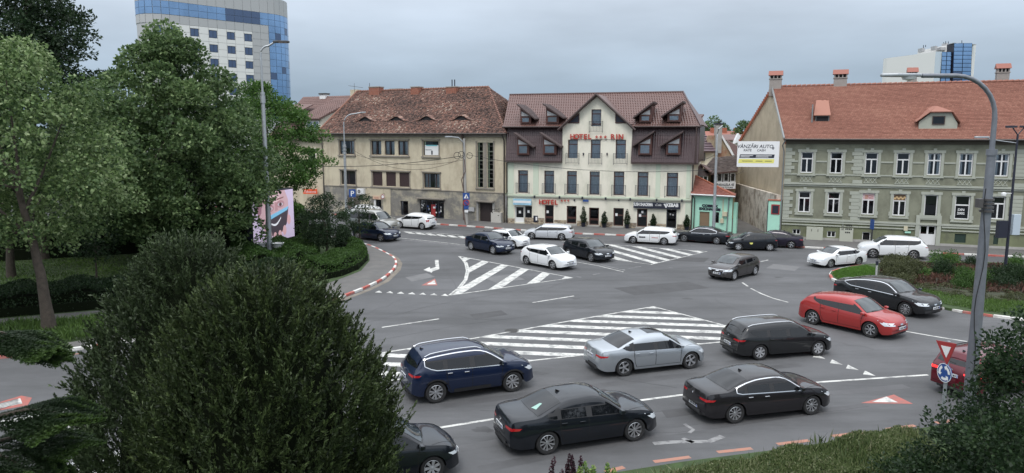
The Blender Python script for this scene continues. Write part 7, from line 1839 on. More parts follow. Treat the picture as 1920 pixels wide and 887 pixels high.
# side profiles in metres, x = 0 midway between the axles, front = +x; (ws = windscreen base/top x, rw = rear-window base/top x)
KIND = {
 'sedan': dict(wb=2.75, xr=-2.43, xf=2.22, H=1.45, W=1.80,
    top=[(-2.43, .52), (-2.41, .74), (-2.36, .98), (-2.25, 1.045), (-1.95, 1.07), (-1.72, 1.085), (-1.35, 1.22), (-.95, 1.36), (-.5, 1.435), (0, 1.45), (.3, 1.425), (.62, 1.30), (1.02, 1.05), (1.12, 1.0), (1.6, .93), (1.95, .83), (2.12, .72), (2.2, .58), (2.22, .46)],
    belt=[(-2.43, .86), (-1.9, .97), (-1.2, .965), (0, .93), (1.0, .90), (1.7, .84), (2.22, .66)],
    ws=(1.10, .36), rw=(-1.70, -.93), dlo=(-1.52, .93), pil=[(-.10, .065), (-1.02, .04)]),
 'fastback': dict(wb=2.84, xr=-2.43, xf=2.3, H=1.47, W=1.86,
    top=[(-2.43, .52), (-2.42, .78), (-2.38, 1.02), (-2.28, 1.09), (-2.1, 1.11), (-1.6, 1.26), (-1.1, 1.385), (-.5, 1.455), (0, 1.47), (.35, 1.44), (.7, 1.31), (1.12, 1.05), (1.22, 1.0), (1.7, .93), (2.05, .83), (2.2, .72), (2.28, .58), (2.3, .46)],
    belt=[(-2.43, .9), (-1.9, 1.0), (-1.2, .99), (0, .95), (1.0, .91), (1.7, .85), (2.3, .68)],
    ws=(1.20, .42), rw=(-2.03, -1.05), dlo=(-1.72, 1.02), pil=[(-.10, .05), (-1.12, .03)]),
 'hatch': dict(wb=2.60, xr=-2.02, xf=2.14, H=1.48, W=1.77,
    top=[(-2.02, .45), (-2.01, .62), (-1.98, .80), (-1.93, .95), (-1.84, 1.09), (-1.60, 1.28), (-1.5, 1.325), (-1.0, 1.42), (-.4, 1.472), (.1, 1.48), (.4, 1.435), (.72, 1.30), (1.15, 1.03), (1.25, .99), (1.6, .93), (1.9, .83), (2.05, .72), (2.12, .58), (2.14, .46)],
    belt=[(-2.02, .88), (-1.6, 1.07), (-1.2, 1.045), (0, .965), (1.0, .91), (1.7, .83), (2.14, .66)],
    ws=(1.22, .44), rw=(-1.90, -1.60), dlo=(-1.32, 1.02), pil=[(-.08, .075), (-.96, .05)]),
 'estate': dict(wb=2.75, xr=-2.35, xf=2.22, H=1.47, W=1.80,
    top=[(-2.35, .48), (-2.34, .66), (-2.31, .85), (-2.26, .99), (-2.08, 1.2), (-1.9, 1.375), (-1.8, 1.40), (-1.2, 1.45), (-.4, 1.475), (.1, 1.47), (.4, 1.42), (.72, 1.28), (1.12, 1.04), (1.22, 1.0), (1.6, .93), (1.95, .83), (2.12, .72), (2.2, .58), (2.22, .46)],
    belt=[(-2.35, .88), (-1.9, 1.0), (-1.2, .975), (0, .935), (1.0, .90), (1.7, .84), (2.22, .66)],
    ws=(1.20, .44), rw=(-2.23, -1.93), dlo=(-1.80, 1.0), pil=[(-.08, .07), (-1.0, .06)]),
 'suv': dict(wb=2.67, xr=-2.18, xf=2.26, H=1.66, W=1.86,
    top=[(-2.18, .50), (-2.17, .72), (-2.13, .95), (-2.05, 1.12), (-1.88, 1.34), (-1.70, 1.53), (-1.6, 1.565), (-1.0, 1.625), (-.4, 1.65), (.1, 1.645), (.42, 1.58), (.75, 1.43), (1.12, 1.19), (1.22, 1.14), (1.6, 1.08), (1.95, .98), (2.14, .86), (2.23, .68), (2.26, .5)],
    belt=[(-2.18, .98), (-1.7, 1.13), (-1.2, 1.10), (0, 1.05), (1.0, 1.02), (1.7, .96), (2.26, .76)],
    ws=(1.20, .44), rw=(-2.02, -1.74), dlo=(-1.68, 1.02), pil=[(-.08, .07), (-1.0, .06)]),
 'van': dict(wb=3.2, xr=-2.45, xf=2.38, H=1.88, W=1.9,
    top=[(-2.45, .5), (-2.44, .8), (-2.42, 1.1), (-2.38, 1.5), (-2.28, 1.78), (-2.1, 1.85), (-1.2, 1.88), (0, 1.88), (.5, 1.85), (.8, 1.74), (1.2, 1.44), (1.5, 1.19), (1.62, 1.13), (1.95, 1.04), (2.2, .92), (2.34, .72), (2.38, .5)],
    belt=[(-2.45, 1.05), (-1.5, 1.12), (0, 1.12), (1.0, 1.08), (1.8, .98), (2.38, .78)],
    ws=(1.60, .84), rw=(-2.42, -2.33), dlo=(-2.15, 1.35), pil=[(.28, .07), (-1.0, .07)]),
}
def make_tyre(r, w):
    m = MB(); m.lathe([(r * .70, -w * .42), (r * .80, -w * .5), (r * .95, -w * .47), (r, -w * .34), (r, w * .34), (r * .95, w * .47), (r * .80, w * .5), (r * .70, w * .42)], 28, 'y')
    return m.data('tyre', M_tyre, 40)
_rims = {}
def make_rim(r, style):
    key = (round(r, 3), style)
    if key in _rims: return _rims[key]
    m = MB(); R0 = r * .70
    m.lathe([(R0, -.09), (R0, .075), (R0 * .93, .085), (R0 * .90, .06), (R0 * .88, -.02)], 28, 'y', 0)
    m.lathe([(R0 * .9, .01), (0.001, .01)], 20, 'y', 1)              # dark disc behind the spokes
    n, wd, tw = {'five_double': (5, .30, 1), 'five': (5, .6, 0), 'ten': (10, .30, 0), 'cap': (7, .62, 0), 'six': (6, .42, 0), 'seven': (7, .40, 0), 'star': (5, .42, 1)}[style]
    for i in range(n):
        for s_ in ((-1, 1) if tw else (0,)):
            a = 2 * math.pi * i / n; off = s_ * (math.pi / n) * .42
            def P(rr, aa, ww, y): return (rr * math.cos(aa) - ww * math.sin(aa), y, rr * math.sin(aa) + ww * math.cos(aa))
            w0, w1 = R0 * wd * .18, R0 * wd * .30
            ai, ao = a + off * .5, a + off
            V = [P(R0 * .12, ai, -w0, .062), P(R0 * .12, ai, w0, .062), P(R0 * .93, ao, w1, .078), P(R0 * .93, ao, -w1, .078)]
            m.prism(V, (0, -.03, 0), 0)
    m.lathe([(R0 * .2, .045), (R0 * .2, .072), (R0 * .12, .078), (.001, .078)], 14, 'y', 0)
    base = M_hcap if style == 'cap' else M_alloy
    me = m.data('rim', [base, M_gblack], 35)
    _rims[key] = me
    return me
_ty = {}
def wheel(par, x, y, r, side, style):
    key = round(r, 3)
    if key not in _ty: _ty[key] = make_tyre(r, .21)
    t = obj_from(_ty[key], 'wheel', par, (x, y, r))
    rm = obj_from(make_rim(r, style), 'rim', t)
    if side < 0: rm.rotation_euler = (0, 0, math.pi)
    return t

class Car:
    def __init__(s, kind, L=None, W=None, H=None, wb=None, rear=None, front=None, wr=.325):
        K = KIND[kind]; s.K = K
        s.wb = wb or K['wb']; H = H or K['H']; s.W = (W or K['W']) / 2
        Fo = front or (K['xf'] - K['wb'] / 2); Ro = rear or (-K['xr'] - K['wb'] / 2)
        a = K['wb'] / 2
        nodes = [(K['xr'], -s.wb / 2 - Ro), (-a, -s.wb / 2), (a, s.wb / 2), (K['xf'], s.wb / 2 + Fo)]
        def mx(x):
            for (u0, v0), (u1, v1) in zip(nodes, nodes[1:]):
                if x <= u1 or u1 == nodes[-1][0]: return v0 + (x - u0) / (u1 - u0) * (v1 - v0)
        s.mx = mx; kz = H / K['H']
        s.top = [(mx(x), z * kz if z > .6 else z) for x, z in K['top']]; s.belt = [(mx(x), z * kz - .035) for x, z in K['belt']]
        s.ws = [mx(x) for x in K['ws']]; s.rw = [mx(x) for x in K['rw']]; s.dlo = [mx(x) for x in K['dlo']]
        s.pil = [(mx(x), w) for x, w in K['pil']]
        s.xr, s.xf, s.H, s.wr = s.top[0][0], s.top[-1][0], H, wr
        s.Fo, s.Ro = Fo, Ro
        s.zs = .215 if kind != 'suv' else .27
    def zt(s, x): return interp(s.top, x)
    def zb(s, x): return min(interp(s.belt, x), s.zt(x) - .05)
    def hw(s, x):      # plan half width
        tf = max(0, (x - s.wb / 2 + .1) / (s.Fo + .1)); tr = max(0, (-s.wb / 2 + .1 - x) / (s.Ro + .1))
        f = 1 - .06 * tf**2 - .19 * tf**7; r = 1 - .055 * tr**2 - .14 * tr**8
        return s.W * min(f, r)
    def ztop_edge(s, x):
        zt, zb = s.zt(x), s.zb(x)
        crown = .05 + .035 * sstep(s.zb(0), s.H, zt)
        return max(zb + .012, zt - crown)
    def yedge(s, x):
        W = s.hw(x); zb = s.zb(x); ze = s.ztop_edge(x)
        return W * .955 - (ze - zb) * .38 - .03
    def yg(s, x, z):
        W = s.hw(x); zb = s.zb(x)
        return W * .955 - (z - zb) * .38
    def arch(s, x, R_):
        z = s.zs
        for xa in (-s.wb / 2, s.wb / 2):
            d = abs(x - xa)
            if d < R_: z = max(z, s.wr + math.sqrt(R_ * R_ - d * d) - .01)
        tf = max(0, (x - s.xf + .25) / .25); tr = max(0, (s.xr + .3 - x) / .3)
        return max(z, s.zs + .05 * tf**2 + .09 * tr**2)
    def shear(s, x, y, z, zb):
        q = (abs(y) / s.W)**2
        bn = .17 * sstep(s.wb / 2 + .38, s.xf, x); bt = -.10 * sstep(-s.wb / 2 - .38, s.xr, x)
        k = min(1, max(0, (z - zb) / .12))
        bw = .16 * sstep(s.ws[1] - .5, s.ws[0], x) * (1 - sstep(s.ws[0] + .1, s.ws[0] + .5, x)) * k
        br = -.10 * sstep(s.rw[1] + .5, s.rw[0] + .05, x) * (1 - sstep(s.rw[0], s.rw[0] - .3, x)) * k
        return x - (bn + bt + bw + br) * q
    def ring(s, x, R_):
        W = s.hw(x); zt, zb, ze = s.zt(x), s.zb(x), s.ztop_edge(x); ye = s.yedge(x)
        zl = min(s.arch(x, R_), zb - .03); zf = s.zs + .02
        P = [(0, zf), (W - .27, zf), (W - .27, zl)]
        T = [0, .12, .3, .55, .8, .94, 1]
        for t in T:
            z = zl + (zb - zl) * t
            h = (z - s.zs) / max(.1, zb - s.zs)
            g = .945 + .055 * math.sin(min(1, h / .62) * math.pi / 2) if h < .62 else 1 - .045 * ((h - .62) / .38)**2
            P.append((W * g, z))
        for t in (.03, .35, .7, .93):
            z = zb + (ze - zb) * t; P.append((s.yg(x, z), z))
        for f, q in ((.975, .18), (.90, .42), (.7, .72), (.4, .93), (0, 1)):
            P.append((ye * f, ze + (zt - ze) * q))
        return [(s.shear(x, y, z, zb), y, z) for y, z in P]
    def body(s, mp, par, low=None):
        R_ = s.wr + .055
        xs = set()
        for xa in (-s.wb / 2, s.wb / 2):
            for k in range(13): xs.add(round(xa + R_ * math.cos(math.pi * k / 12) * .9995, 4))
            xs |= {round(xa - R_ - .006, 4), round(xa + R_ + .006, 4)}
        for p in s.top: xs.add(round(p[0], 4))
        for k in range(34): xs.add(round(s.xr + (s.xf - s.xr) * k / 33, 4))
        for d in (.03, .07, .12): xs |= {round(s.xf - d, 4), round(s.xr + d, 4)}
        xs = sorted(xs); X = [xs[0]]
        for x in xs[1:]:
            if x - X[-1] > .012 or x == xs[-1]: X.append(x)
        rings = [s.ring(x, R_) for x in X]
        n = len(rings[0]); V = []
        for r in rings:
            V += r + [(x, -y, z) for x, y, z in r[1:-1]][::-1]
        m2 = n + n - 2; Fs = []; mi = []
        for i in range(len(X) - 1):
            for k in range(m2):
                k2 = (k + 1) % m2
                Fs.append((i * m2 + k, (i + 1) * m2 + k, (i + 1) * m2 + k2, i * m2 + k2))
                kk = min(k, m2 - 1 - k)
                mi.append(1 if kk < 3 else 0)
        for e in (0, len(X) - 1):
            for k in range(n - 1):
                a, b = k, k + 1; c, d = (m2 - b) % m2, (m2 - a) % m2
                f = [e * m2 + q for q in ([a, b, c, d] if a else [a, b, c])]
                if b == n - 1: f = [e * m2 + q for q in (a, b, d)]
                Fs.append(tuple(f)); mi.append(1 if k < 3 else 0)
        mb = MB(); mb.v = V; mb.f = Fs; mb.m = mi
        me = mb.data('car_body', [mp, M_black], 38)
        s.bvh = BVHTree.FromPolygons([v.co[:] for v in me.vertices], [p.vertices[:] for p in me.polygons])
        return obj_from(me, 'body', par)
    def hit(s, ax, a, b, side):
        if ax == 'y': o, d = Vector((a, 3 * side, b)), Vector((0, -side, 0))
        elif ax == 'x': o, d = Vector((4 * side, a, b)), Vector((-side, 0, 0))
        else: o, d = Vector((a, b, 4)), Vector((0, 0, -1))
        h = s.bvh.ray_cast(o, d)
        return (h[0], h[1]) if h[0] is not None else (None, None)
    def patch(s, pts, ax, side, m, name, par, off=.005, cell=.09, smooth=60, thick=None):
        bm = bmesh.new()
        vs = [bm.verts.new((a, b, 0)) for a, b in pts]
        try: bm.faces.new(vs)
        except Exception: bm.free(); return None
        x0, x1 = min(p[0] for p in pts), max(p[0] for p in pts); y0, y1 = min(p[1] for p in pts), max(p[1] for p in pts)
        for lo, hi, nrm in ((x0, x1, (1, 0, 0)), (y0, y1, (0, 1, 0))):
            n = int((hi - lo) / cell)
            for k in range(1, n + 1):
                c = lo + (hi - lo) * k / (n + 1)
                g = bm.verts[:] + bm.edges[:] + bm.faces[:]
                bmesh.ops.bisect_plane(bm, geom=g, plane_co=(c, 0, 0) if nrm[0] else (0, c, 0), plane_no=nrm, dist=1e-5)
        ok = True
        last = None
        for v in bm.verts:
            p, nn = s.hit(ax, v.co.x, v.co.y, side)
            if p is None: ok = False; p = last or Vector((0, 0, 0)); v.tag = True; continue
            if nn.dot({'y': Vector((0, side, 0)), 'x': Vector((side, 0, 0)), 'z': Vector((0, 0, 1))}[ax]) < 0: nn = -nn
            v.co = p + nn * off
        bad = [v for v in bm.verts if v.tag]
        if bad: bmesh.ops.delete(bm, geom=bad, context='VERTS')
        if thick: pass
        me = bpy.data.meshes.new(name); bm.to_mesh(me); bm.free()
        me.materials.append(m)
        me.polygons.foreach_set('use_smooth', [True] * len(me.polygons))
        return obj_from(me, name, par)
    def strip(s, line, ax, side, w, m, name, par, off=.006, depth=.004, step=.08, smooth=True):
        # a raised or inlaid narrow band following a polyline on the body
        P = []
        for (a0, b0), (a1, b1) in zip(line, line[1:]):
            d = math.hypot(a1 - a0, b1 - b0); n = max(1, int(d / step))
            for k in range(n): P.append((a0 + (a1 - a0) * k / n, b0 + (b1 - b0) * k / n))
        P.append(line[-1])
        mb = MB(); pr = None
        for i, (a, b) in enumerate(P):
            a0, b0 = P[max(0, i - 1)]; a1, b1 = P[min(len(P) - 1, i + 1)]
            d = math.hypot(a1 - a0, b1 - b0) or 1; nx, ny = -(b1 - b0) / d * w / 2, (a1 - a0) / d * w / 2
            p, n1 = s.hit(ax, a + nx, b + ny, side); q, n2 = s.hit(ax, a - nx, b - ny, side)
            if p is None or q is None: pr = None; continue
            o_ = {'y': Vector((0, side, 0)), 'x': Vector((side, 0, 0)), 'z': Vector((0, 0, 1))}[ax]
            n1 = n1 if n1.dot(o_) > 0 else -n1; n2 = n2 if n2.dot(o_) > 0 else -n2
            cu = (p + n1 * off, q + n2 * off)
            if pr: mb.face([pr[0], cu[0], cu[1], pr[1]])
            pr = cu
        if mb.f: return mb.build(name, m, par, smooth=60)
    def window_poly(s, xa, xb, lift=.025, drop=.045):
        xs = [xa + (xb - xa) * k / 14 for k in range(15)]
        r0 = s.dlo[0]
        lo = [(x, s.zb(x) + lift + .13 * max(0, 1 - (x - r0) / .38)**1.6 - .01) for x in xs]
        hi = []
        for x in xs:
            bw = .16 * sstep(s.ws[1] - .5, s.ws[0], x + .06) * .75
            hi.append((x, s.ztop_edge(x + bw) - drop))
        keep = [i for i in range(15) if hi[i][1] > lo[i][1] + .01]
        if len(keep) < 2: return None
        return [lo[i] for i in keep] + [hi[i] for i in reversed(keep)]

def build_car(label, kind, col, rear, front, L=None, W=None, H=None, wb=None, ro=None, fo=None, rim='five', wr=.325, chrome=False,
              rails=None, clad=False, brake=False, heading=None, pos=None, scale=None, cat='car', tail='wide', head='wide', sunroof=False,
              fin=True, glass=None, plate_r=True, group=None, name='car', grille='wide', roof_black=False, plate_txt=True, mirror=None):
    if kind not in ('sedan', 'suv'): fin = False
    """rear/front: where the two near wheels touch the road"""
    c = Car(kind, L, W, H, wb, ro, fo, wr)
    if pos is None:
        a, b = G(*rear), G(*front); d = (b - a); sc = min(1.08, max(.92, d.length / c.wb)) if scale is None else scale
        d.normalize(); n = Vector((-d.y, d.x, 0))
        mid = (a + b) / 2
        if n.dot(mid) < 0: n = -n
        loc = mid + n * (c.W - .12) * sc; ang = math.atan2(d.y, d.x)
    else:
        loc, ang, sc = Vector((*pos, 0)), heading, scale or 1.0
    root = empty(name, (loc.x, loc.y, 0.013), ang, label, cat, group or 'cars driving through the junction')
    mp = col
    body = c.body(mp, root)
    gl = glass or M_cglass
    # windows
    for sd_ in (1, -1):
        full = c.window_poly(c.dlo[0], c.dlo[1], .012, .03)
        if full:
            c.patch(full, 'y', sd_, M_surr, 'window_surround', root, .003)
        cuts = [c.dlo[1]] + [p for p, w_ in c.pil] + [c.dlo[0]]
        ws_ = [0] + [w_ for p, w_ in c.pil] + [0]
        for i in range(len(cuts) - 1):
            x1 = cuts[i] - ws_[i] - .02; x0 = cuts[i + 1] + ws_[i + 1] + .02
            wp = c.window_poly(x0, x1, .03, .045)
            if wp and x1 - x0 > .12: c.patch(wp, 'y', sd_, gl, 'side_window', root, .007)
        if chrome and full:
            c.strip(full + [full[0]], 'y', sd_, .022, M_chrome, 'window_trim', root, .009)
    # windscreen and rear window
    def top_poly(x0, x1, ins, b0, b1, n=8):
        pts = []
        for k in range(n + 1):
            t = -1 + 2 * k / n; yy = t * (c.yedge(x0) - ins); pts.append((x0 - b0 * t * t, yy))
        for k in range(n + 1):
            t = 1 - 2 * k / n; yy = t * (c.yedge(x1) - ins); pts.append((x1 - b1 * t * t, yy))
        return pts
    c.patch(top_poly(c.ws[0] - .01, c.ws[1] + .02, .045, .13, .05), 'z', 1, M_gblack, 'windscreen_seal', root, .003)
    wsp = c.patch(top_poly(c.ws[0] - .05, c.ws[1] + .05, .075, .13, .05), 'z', 1, gl if glass else M_cglass_l, 'windscreen', root, .007)
    c.strip([(c.ws[0] - .0, .05), (c.ws[0] - .10, -.45)], 'z', 1, .02, M_black, 'wiper', root, .03)
    c.strip([(c.ws[0] - .02, .55), (c.ws[0] - .05, .12)], 'z', 1, .02, M_black, 'wiper', root, .03)
    if kind in ('sedan', 'fastback'):
        c.patch(top_poly(c.rw[0] + .02, c.rw[1], .06, -.07, -.03), 'z', 1, gl if glass else M_cglass, 'rear_window', root, .006)
    else:
        x0, x1 = c.rw; zz0, zz1 = c.zt(x0) + .0, c.zt(x1) - .02
        yb, yt = c.yedge(x0) - .06, c.yedge(x1) - .07
        yb = min(yb, c.hw(x0) * .8)
        c.patch([(-yb, zz0), (yb, zz0), (yt, zz1), (-yt, zz1)], 'x', -1, gl if glass else M_cglass, 'rear_window', root, .006)
        c.patch([(x1 - .12, -yt), (x1 - .12, yt), (x1 + .02, yt), (x1 + .02, -yt)], 'z', 1, mp, 'roof_spoiler', root, .03)
        c.strip([(-.02, zz0 - .02 + .06), (.35, zz0 + .06)], 'x', -1, .02, M_black, 'wiper', root, .02)
    if sunroof:
        y_ = c.yedge(0) * .62
        c.patch([(.0 - .25, -y_), (.38, -y_), (.38, y_), (-.25, y_)], 'z', 1, M_gblack, 'sunroof', root, .005)
    # lamps, grille, plates
    zf = interp(c.top, c.xf - .25)
    H_ = c.H
    fz = c.zb(c.xf - .3)
    on = M_tail_on if brake else M_tail
    for sd_ in (1, -1):
        xf = c.xf
        z1 = min(.86 * H_ / 1.45, fz + .02)
        if head == 'wide':
            pts = [(xf - .62, z1 + .03), (xf - .30, z1 - .03), (xf - .12, z1 - .07), (xf - .12, z1 - .17), (xf - .32, z1 - .17), (xf - .50, z1 - .06)]
        else:
            pts = [(xf - .46, z1), (xf - .30, z1), (xf - .12, z1 - .05), (xf - .12, z1 - .2), (xf - .30, z1 - .19), (xf - .44, z1 - .1)]
        c.patch(pts, 'y', sd_, M_head, 'headlight', root, .006, .05)
        W = c.W
        hp = [(sd_ * W * .80, z1 - .04), (sd_ * W * .46, z1 - .09), (sd_ * W * .50, z1 - .18), (sd_ * W * .80, z1 - .17)]
        c.patch(hp, 'x', 1, M_head, 'headlight', root, .006, .05)
        c.patch([(sd_ * W * .78, .33), (sd_ * W * .55, .33), (sd_ * W * .58, .43), (sd_ * W * .78, .44)], 'x', 1, M_black, 'fog_lamp_recess', root, .006)
        xr = c.xr; tz = c.zb(xr + .25)
        tall = tail == 'tall'
        if tall:
            tp = [(xr + .12, tz + .03), (xr + .30, tz + .05), (xr + .22, tz - .24), (xr + .10, tz - .24)]
            tb = [(sd_ * W * .86, tz + .02), (sd_ * W * .66, tz + .02), (sd_ * W * .70, tz - .24), (sd_ * W * .84, tz - .24)]
        else:
            tp = [(xr + .10, tz - .0), (xr + .44, tz - .02), (xr + .30, tz - .13), (xr + .10, tz - .15)]
            tb = [(sd_ * W * .84, tz - .0), (sd_ * W * .42, tz - .02), (sd_ * W * .46, tz - .14), (sd_ * W * .83, tz - .16)]
        c.patch(tp, 'y', sd_, on, 'taillight', root, .007, .05)
        c.patch(tb, 'x', -1, on, 'taillight', root, .007, .05)
    gz = min(.72, fz - .08)
    if grille == 'wide':
        c.patch([(-c.W * .42, gz), (c.W * .42, gz), (c.W * .34, gz - .13), (-c.W * .34, gz - .13)], 'x', 1, M_gblack, 'grille', root, .006, .06)
    else:
        c.patch([(-c.W * .52, gz + .02), (c.W * .52, gz + .02), (c.W * .40, gz - .30), (-c.W * .40, gz - .30)], 'x', 1, M_gblack, 'grille', root, .006, .06)
        c.strip([(-c.W * .52, gz + .02), (-c.W * .40, gz - .30), (c.W * .40, gz - .30), (c.W * .52, gz + .02), (-c.W * .52, gz + .02)], 'x', 1, .025, M_chrome, 'grille_trim', root, .01)
    c.strip([(-.1, gz - .045), (.1, gz - .045)], 'x', 1, .05, M_chrome, 'badge', root, .012)
    c.patch([(-c.W * .62, .42), (c.W * .62, .42), (c.W * .55, .27), (-c.W * .55, .27)], 'x', 1, M_black, 'air_intake', root, .005, .08)
    def plate(xs, z, parent):
        p, n_ = c.hit('x', 0, z, xs)
        if p is None: return
        b = MB(); b.box(-.008, -.26, -.055, .008, .26, .055)
        o = b.build('licence_plate', M_plate, root, loc=(p.x + xs * .012, 0, z))
        t = MB(); x_ = .0095 * xs; y_ = -.19
        r_ = random.Random(hash(label) & 255)
        for w_ in (2, 2, 3):
            for q in range(w_):
                t.box(x_ - .001, y_, -.032, x_ + .001, y_ + .028, .032)
                t.box(x_ - .0012, y_ + .018, r_.choice((-.032, -.01, .014)), x_ + .0012, y_ + .044, r_.choice((-.02, 0.004, .032)))
                y_ += .05
            y_ += .03
        t.build('plate_print', M_pltxt, o)
        e = MB(); e.box(x_ - .001, -.255 if xs < 0 else .225, -.05, x_ + .001, -.225 if xs < 0 else .255, .05); e.build('plate_band', M_eu, o)
    plate(1, .47, root)
    rz = {'sedan': .70, 'fastback': .72, 'hatch': .62, 'estate': .60, 'suv': .80, 'van': .8}[kind]
    if plate_r == 'low': rz = .46
    plate(-1, rz, root)
    # door seams, handles, mirrors
    for sd_ in (1, -1):
        bl = []
        xB = c.pil[0][0]
        xD = min(c.ws[0] - .18, c.wb / 2 - c.wr - .06)
        for xx, lean in ((xB - .02, 0), (xD, .05), (c.pil[1][0] + .02, 0)):
            zt_ = c.zb(xx)
            if xx == c.pil[1][0] + .02:
                xw = -c.wb / 2 + c.wr + .08
                ln = [(xx, zt_), (max(xx, xw - .12), zt_ - .18), (xw, .50), (xw + .08, .32)]
            else: ln = [(xx + lean, zt_), (xx, .62), (xx, .34)]
            c.strip(ln, 'y', sd_, .02, M_seam, 'door_seam', root, .003)
        c.strip([(-c.wb / 2 + c.wr + .14, .31), (xD, .31)], 'y', sd_, .012, M_seam, 'door_seam', root, .003)
        for xx in (xB - .22 + .0, c.pil[1][0] + .13):
            p, n_ = c.hit('y', xx, c.zb(xx) - .10, sd_)
            if p is not None:
                b = MB(); b.box(-.085, -.02, -.014, .085, .02, .014)
                b.build('door_handle', M_chrome if chrome else mp, root, loc=(p.x, p.y + sd_ * .022, p.z), bevel=.008)
        xm = c.ws[0] - .22
        p, n_ = c.hit('y', xm, c.zb(xm) + .03, sd_)
        if p is not None:
            b = MB(); y0 = p.y
            pr = [(-.05, -.06), (.05, -.05), (.09, 0), (.06, .06), (-.05, .07)]
            b.prism([(x_, y0 + sd_ * .04, .06 + z_) for x_, z_ in pr], (0, sd_ * .17, .0))
            b.box(-.02, min(y0 - sd_ * .04, y0 + sd_ * .06), -.01, .03, max(y0 - sd_ * .04, y0 + sd_ * .06), .03)
            o = b.build('mirror', mirror or mp, root, loc=(xm, 0, p.z), bevel=.025)
            q = MB(); q.box(-.057, y0 + sd_ * .055 if sd_ > 0 else y0 - .195, .015, -.05, y0 + .195 if sd_ > 0 else y0 - .055, .105)
            q.build('mirror_glass', M_cglass_l, o)
    if rails:
        for sd_ in (1, -1):
            pts = []
            for k in range(11):
                x = c.ws[1] - .15 + (c.rw[1] + .1 - c.ws[1] + .15) * k / 10
                z = c.ztop_edge(x) + (c.zt(x) - c.ztop_edge(x)) * .3
                pts.append((x, sd_ * (c.yedge(x) * .93), z + (.045 if 0 < k < 10 else .0)))
            b = MB(); b.tube(pts, .017, 8); b.build('roof_rail', rails, root, smooth=60)
    if clad:
        for sd_ in (1, -1):
            xa, xb = -c.wb / 2 + c.wr + .07, c.wb / 2 - c.wr - .07
            c.patch([(xa, .28), (xb, .28), (xb, .40), (xa, .40)], 'y', sd_, M_black, 'sill_cladding', root, .008, .2)
            for xa in (-c.wb / 2, c.wb / 2):
                ln = [(xa + (c.wr + .075) * math.cos(t), c.wr + (c.wr + .075) * math.sin(t)) for t in [math.pi * k / 14 for k in range(15)]]
                c.strip(ln, 'y', sd_, .055, M_black, 'arch_trim', root, .007)
        c.patch([(-c.W * .78, .3), (c.W * .78, .3), (c.W * .78, .46), (-c.W * .78, .46)], 'x', -1, M_black, 'bumper_cladding', root, .007)
    else:
        c.patch([(-c.W * .5, .30), (c.W * .5, .30), (c.W * .46, .38), (-c.W * .46, .38)], 'x', -1, M_black, 'rear_diffuser', root, .006)
    # boot seam
    zt_ = c.zb(c.xr + .25)
    c.strip([(-c.W * .45, zt_ + .02), (-c.W * .43, .56), (c.W * .43, .56), (c.W * .45, zt_ + .02)], 'x', -1, .012, M_seam, 'boot_seam', root, .004)
    c.strip([(c.ws[0] + .08, -c.yedge(c.ws[0]) - .02), (c.xf - .30, -c.W * .62)], 'z', 1, .01, M_seam, 'bonnet_seam', root, .003)
    c.strip([(c.ws[0] + .08, c.yedge(c.ws[0]) + .02), (c.xf - .30, c.W * .62)], 'z', 1, .01, M_seam, 'bonnet_seam', root, .003)
    p, n_ = c.hit('x', 0, zt_ - .04, -1)
    if p is not None:
        b = MB(); b.lathe([(.001, .004), (.045, .004), (.05, -.004)], 14, 'x')
        b.build('badge', M_chrome, root, loc=(p.x - .008, 0, zt_ - .05))
    if fin:
        x = c.rw[1] + .22; z = c.zt(x)
        b = MB(); b.prism([(-.1, -.02, 0), (.06, -.02, 0), (-.07, -.01, .065)], (0, .04, 0)); b.build('antenna', M_gblack if fin is True else mp, root, loc=(x, 0, z - .003))
    for xa in (c.wb / 2, -c.wb / 2):
        for sd_ in (1, -1):
            wheel(root, xa, sd_ * (c.W - .135), wr, sd_, rim)
    root.scale = (sc, sc, sc)
    root['car_scale'] = sc
    return root, c

P_black = paint('black', (.006, .008, .012))
P_blackb = paint('black_brown', (.012, .011, .013))
P_navy = paint('navy', (.008, .016, .045), .3)
P_navy2 = paint('dark_blue', (.012, .020, .045), .3)
P_silver = paint('silver', (.42, .45, .48), .75, .35)
P_silver2 = paint('beige_silver', (.36, .36, .34), .7, .35)
P_white = paint('white', (.70, .71, .72))
P_red = paint('red', (.34, .034, .032), .25)
P_wine = paint('dark_red', (.10, .006, .014), .3)
P_grey = paint('dark_grey', (.07, .065, .065), .6)
P_charcoal = paint('charcoal', (.018, .019, .021), .4)

JT = build_car('black saloon in the front lane with a pale sheet in its rear window', 'sedan', P_black, (1025, 851), (1188, 826), wb=2.65, ro=1.10, fo=.88, W=1.78, H=1.46, rim='five_double', wr=.325, name='saloon_car', brake=False)
build_car('black saloon with chrome window trim and red tail lamps below the silver saloon', 'sedan', P_blackb, (1376, 793), (1519, 777), wb=2.82, ro=1.07, fo=.92, W=1.85, H=1.46, rim='ten', chrome=True, plate_r='low', name='saloon_car')
build_car('dark blue sport utility car with silver roof rails beside the big conifer', 'suv', P_navy, (817, 755), (960, 734), wb=2.67, H=1.66, W=1.86, rim='star', wr=.35, chrome=True, rails=M_chrome, clad=True, name='sport_utility_car')
build_car('silver saloon with red tail lamps and open sunroof on the hatched marking', 'sedan', P_silver, (1169, 705), (1293, 691), wb=2.76, ro=.99, fo=.78, W=1.82, H=1.42, rim='five', sunroof=True, name='saloon_car')
build_car('black estate car with roof rails right of the hatched diamond', 'estate', P_charcoal, (1423, 675), (1532, 667), wb=2.70, ro=1.03, fo=.83, W=1.80, H=1.51, rim='cap', rails=M_chrome, name='estate_car')
build_car('bright red hatchback beside the roundabout', 'hatch', P_red, (1523, 608), (1633, 633), wb=2.58, ro=.83, fo=.90, W=1.77, H=1.46, rim='seven', name='hatchback_car', fin=False)
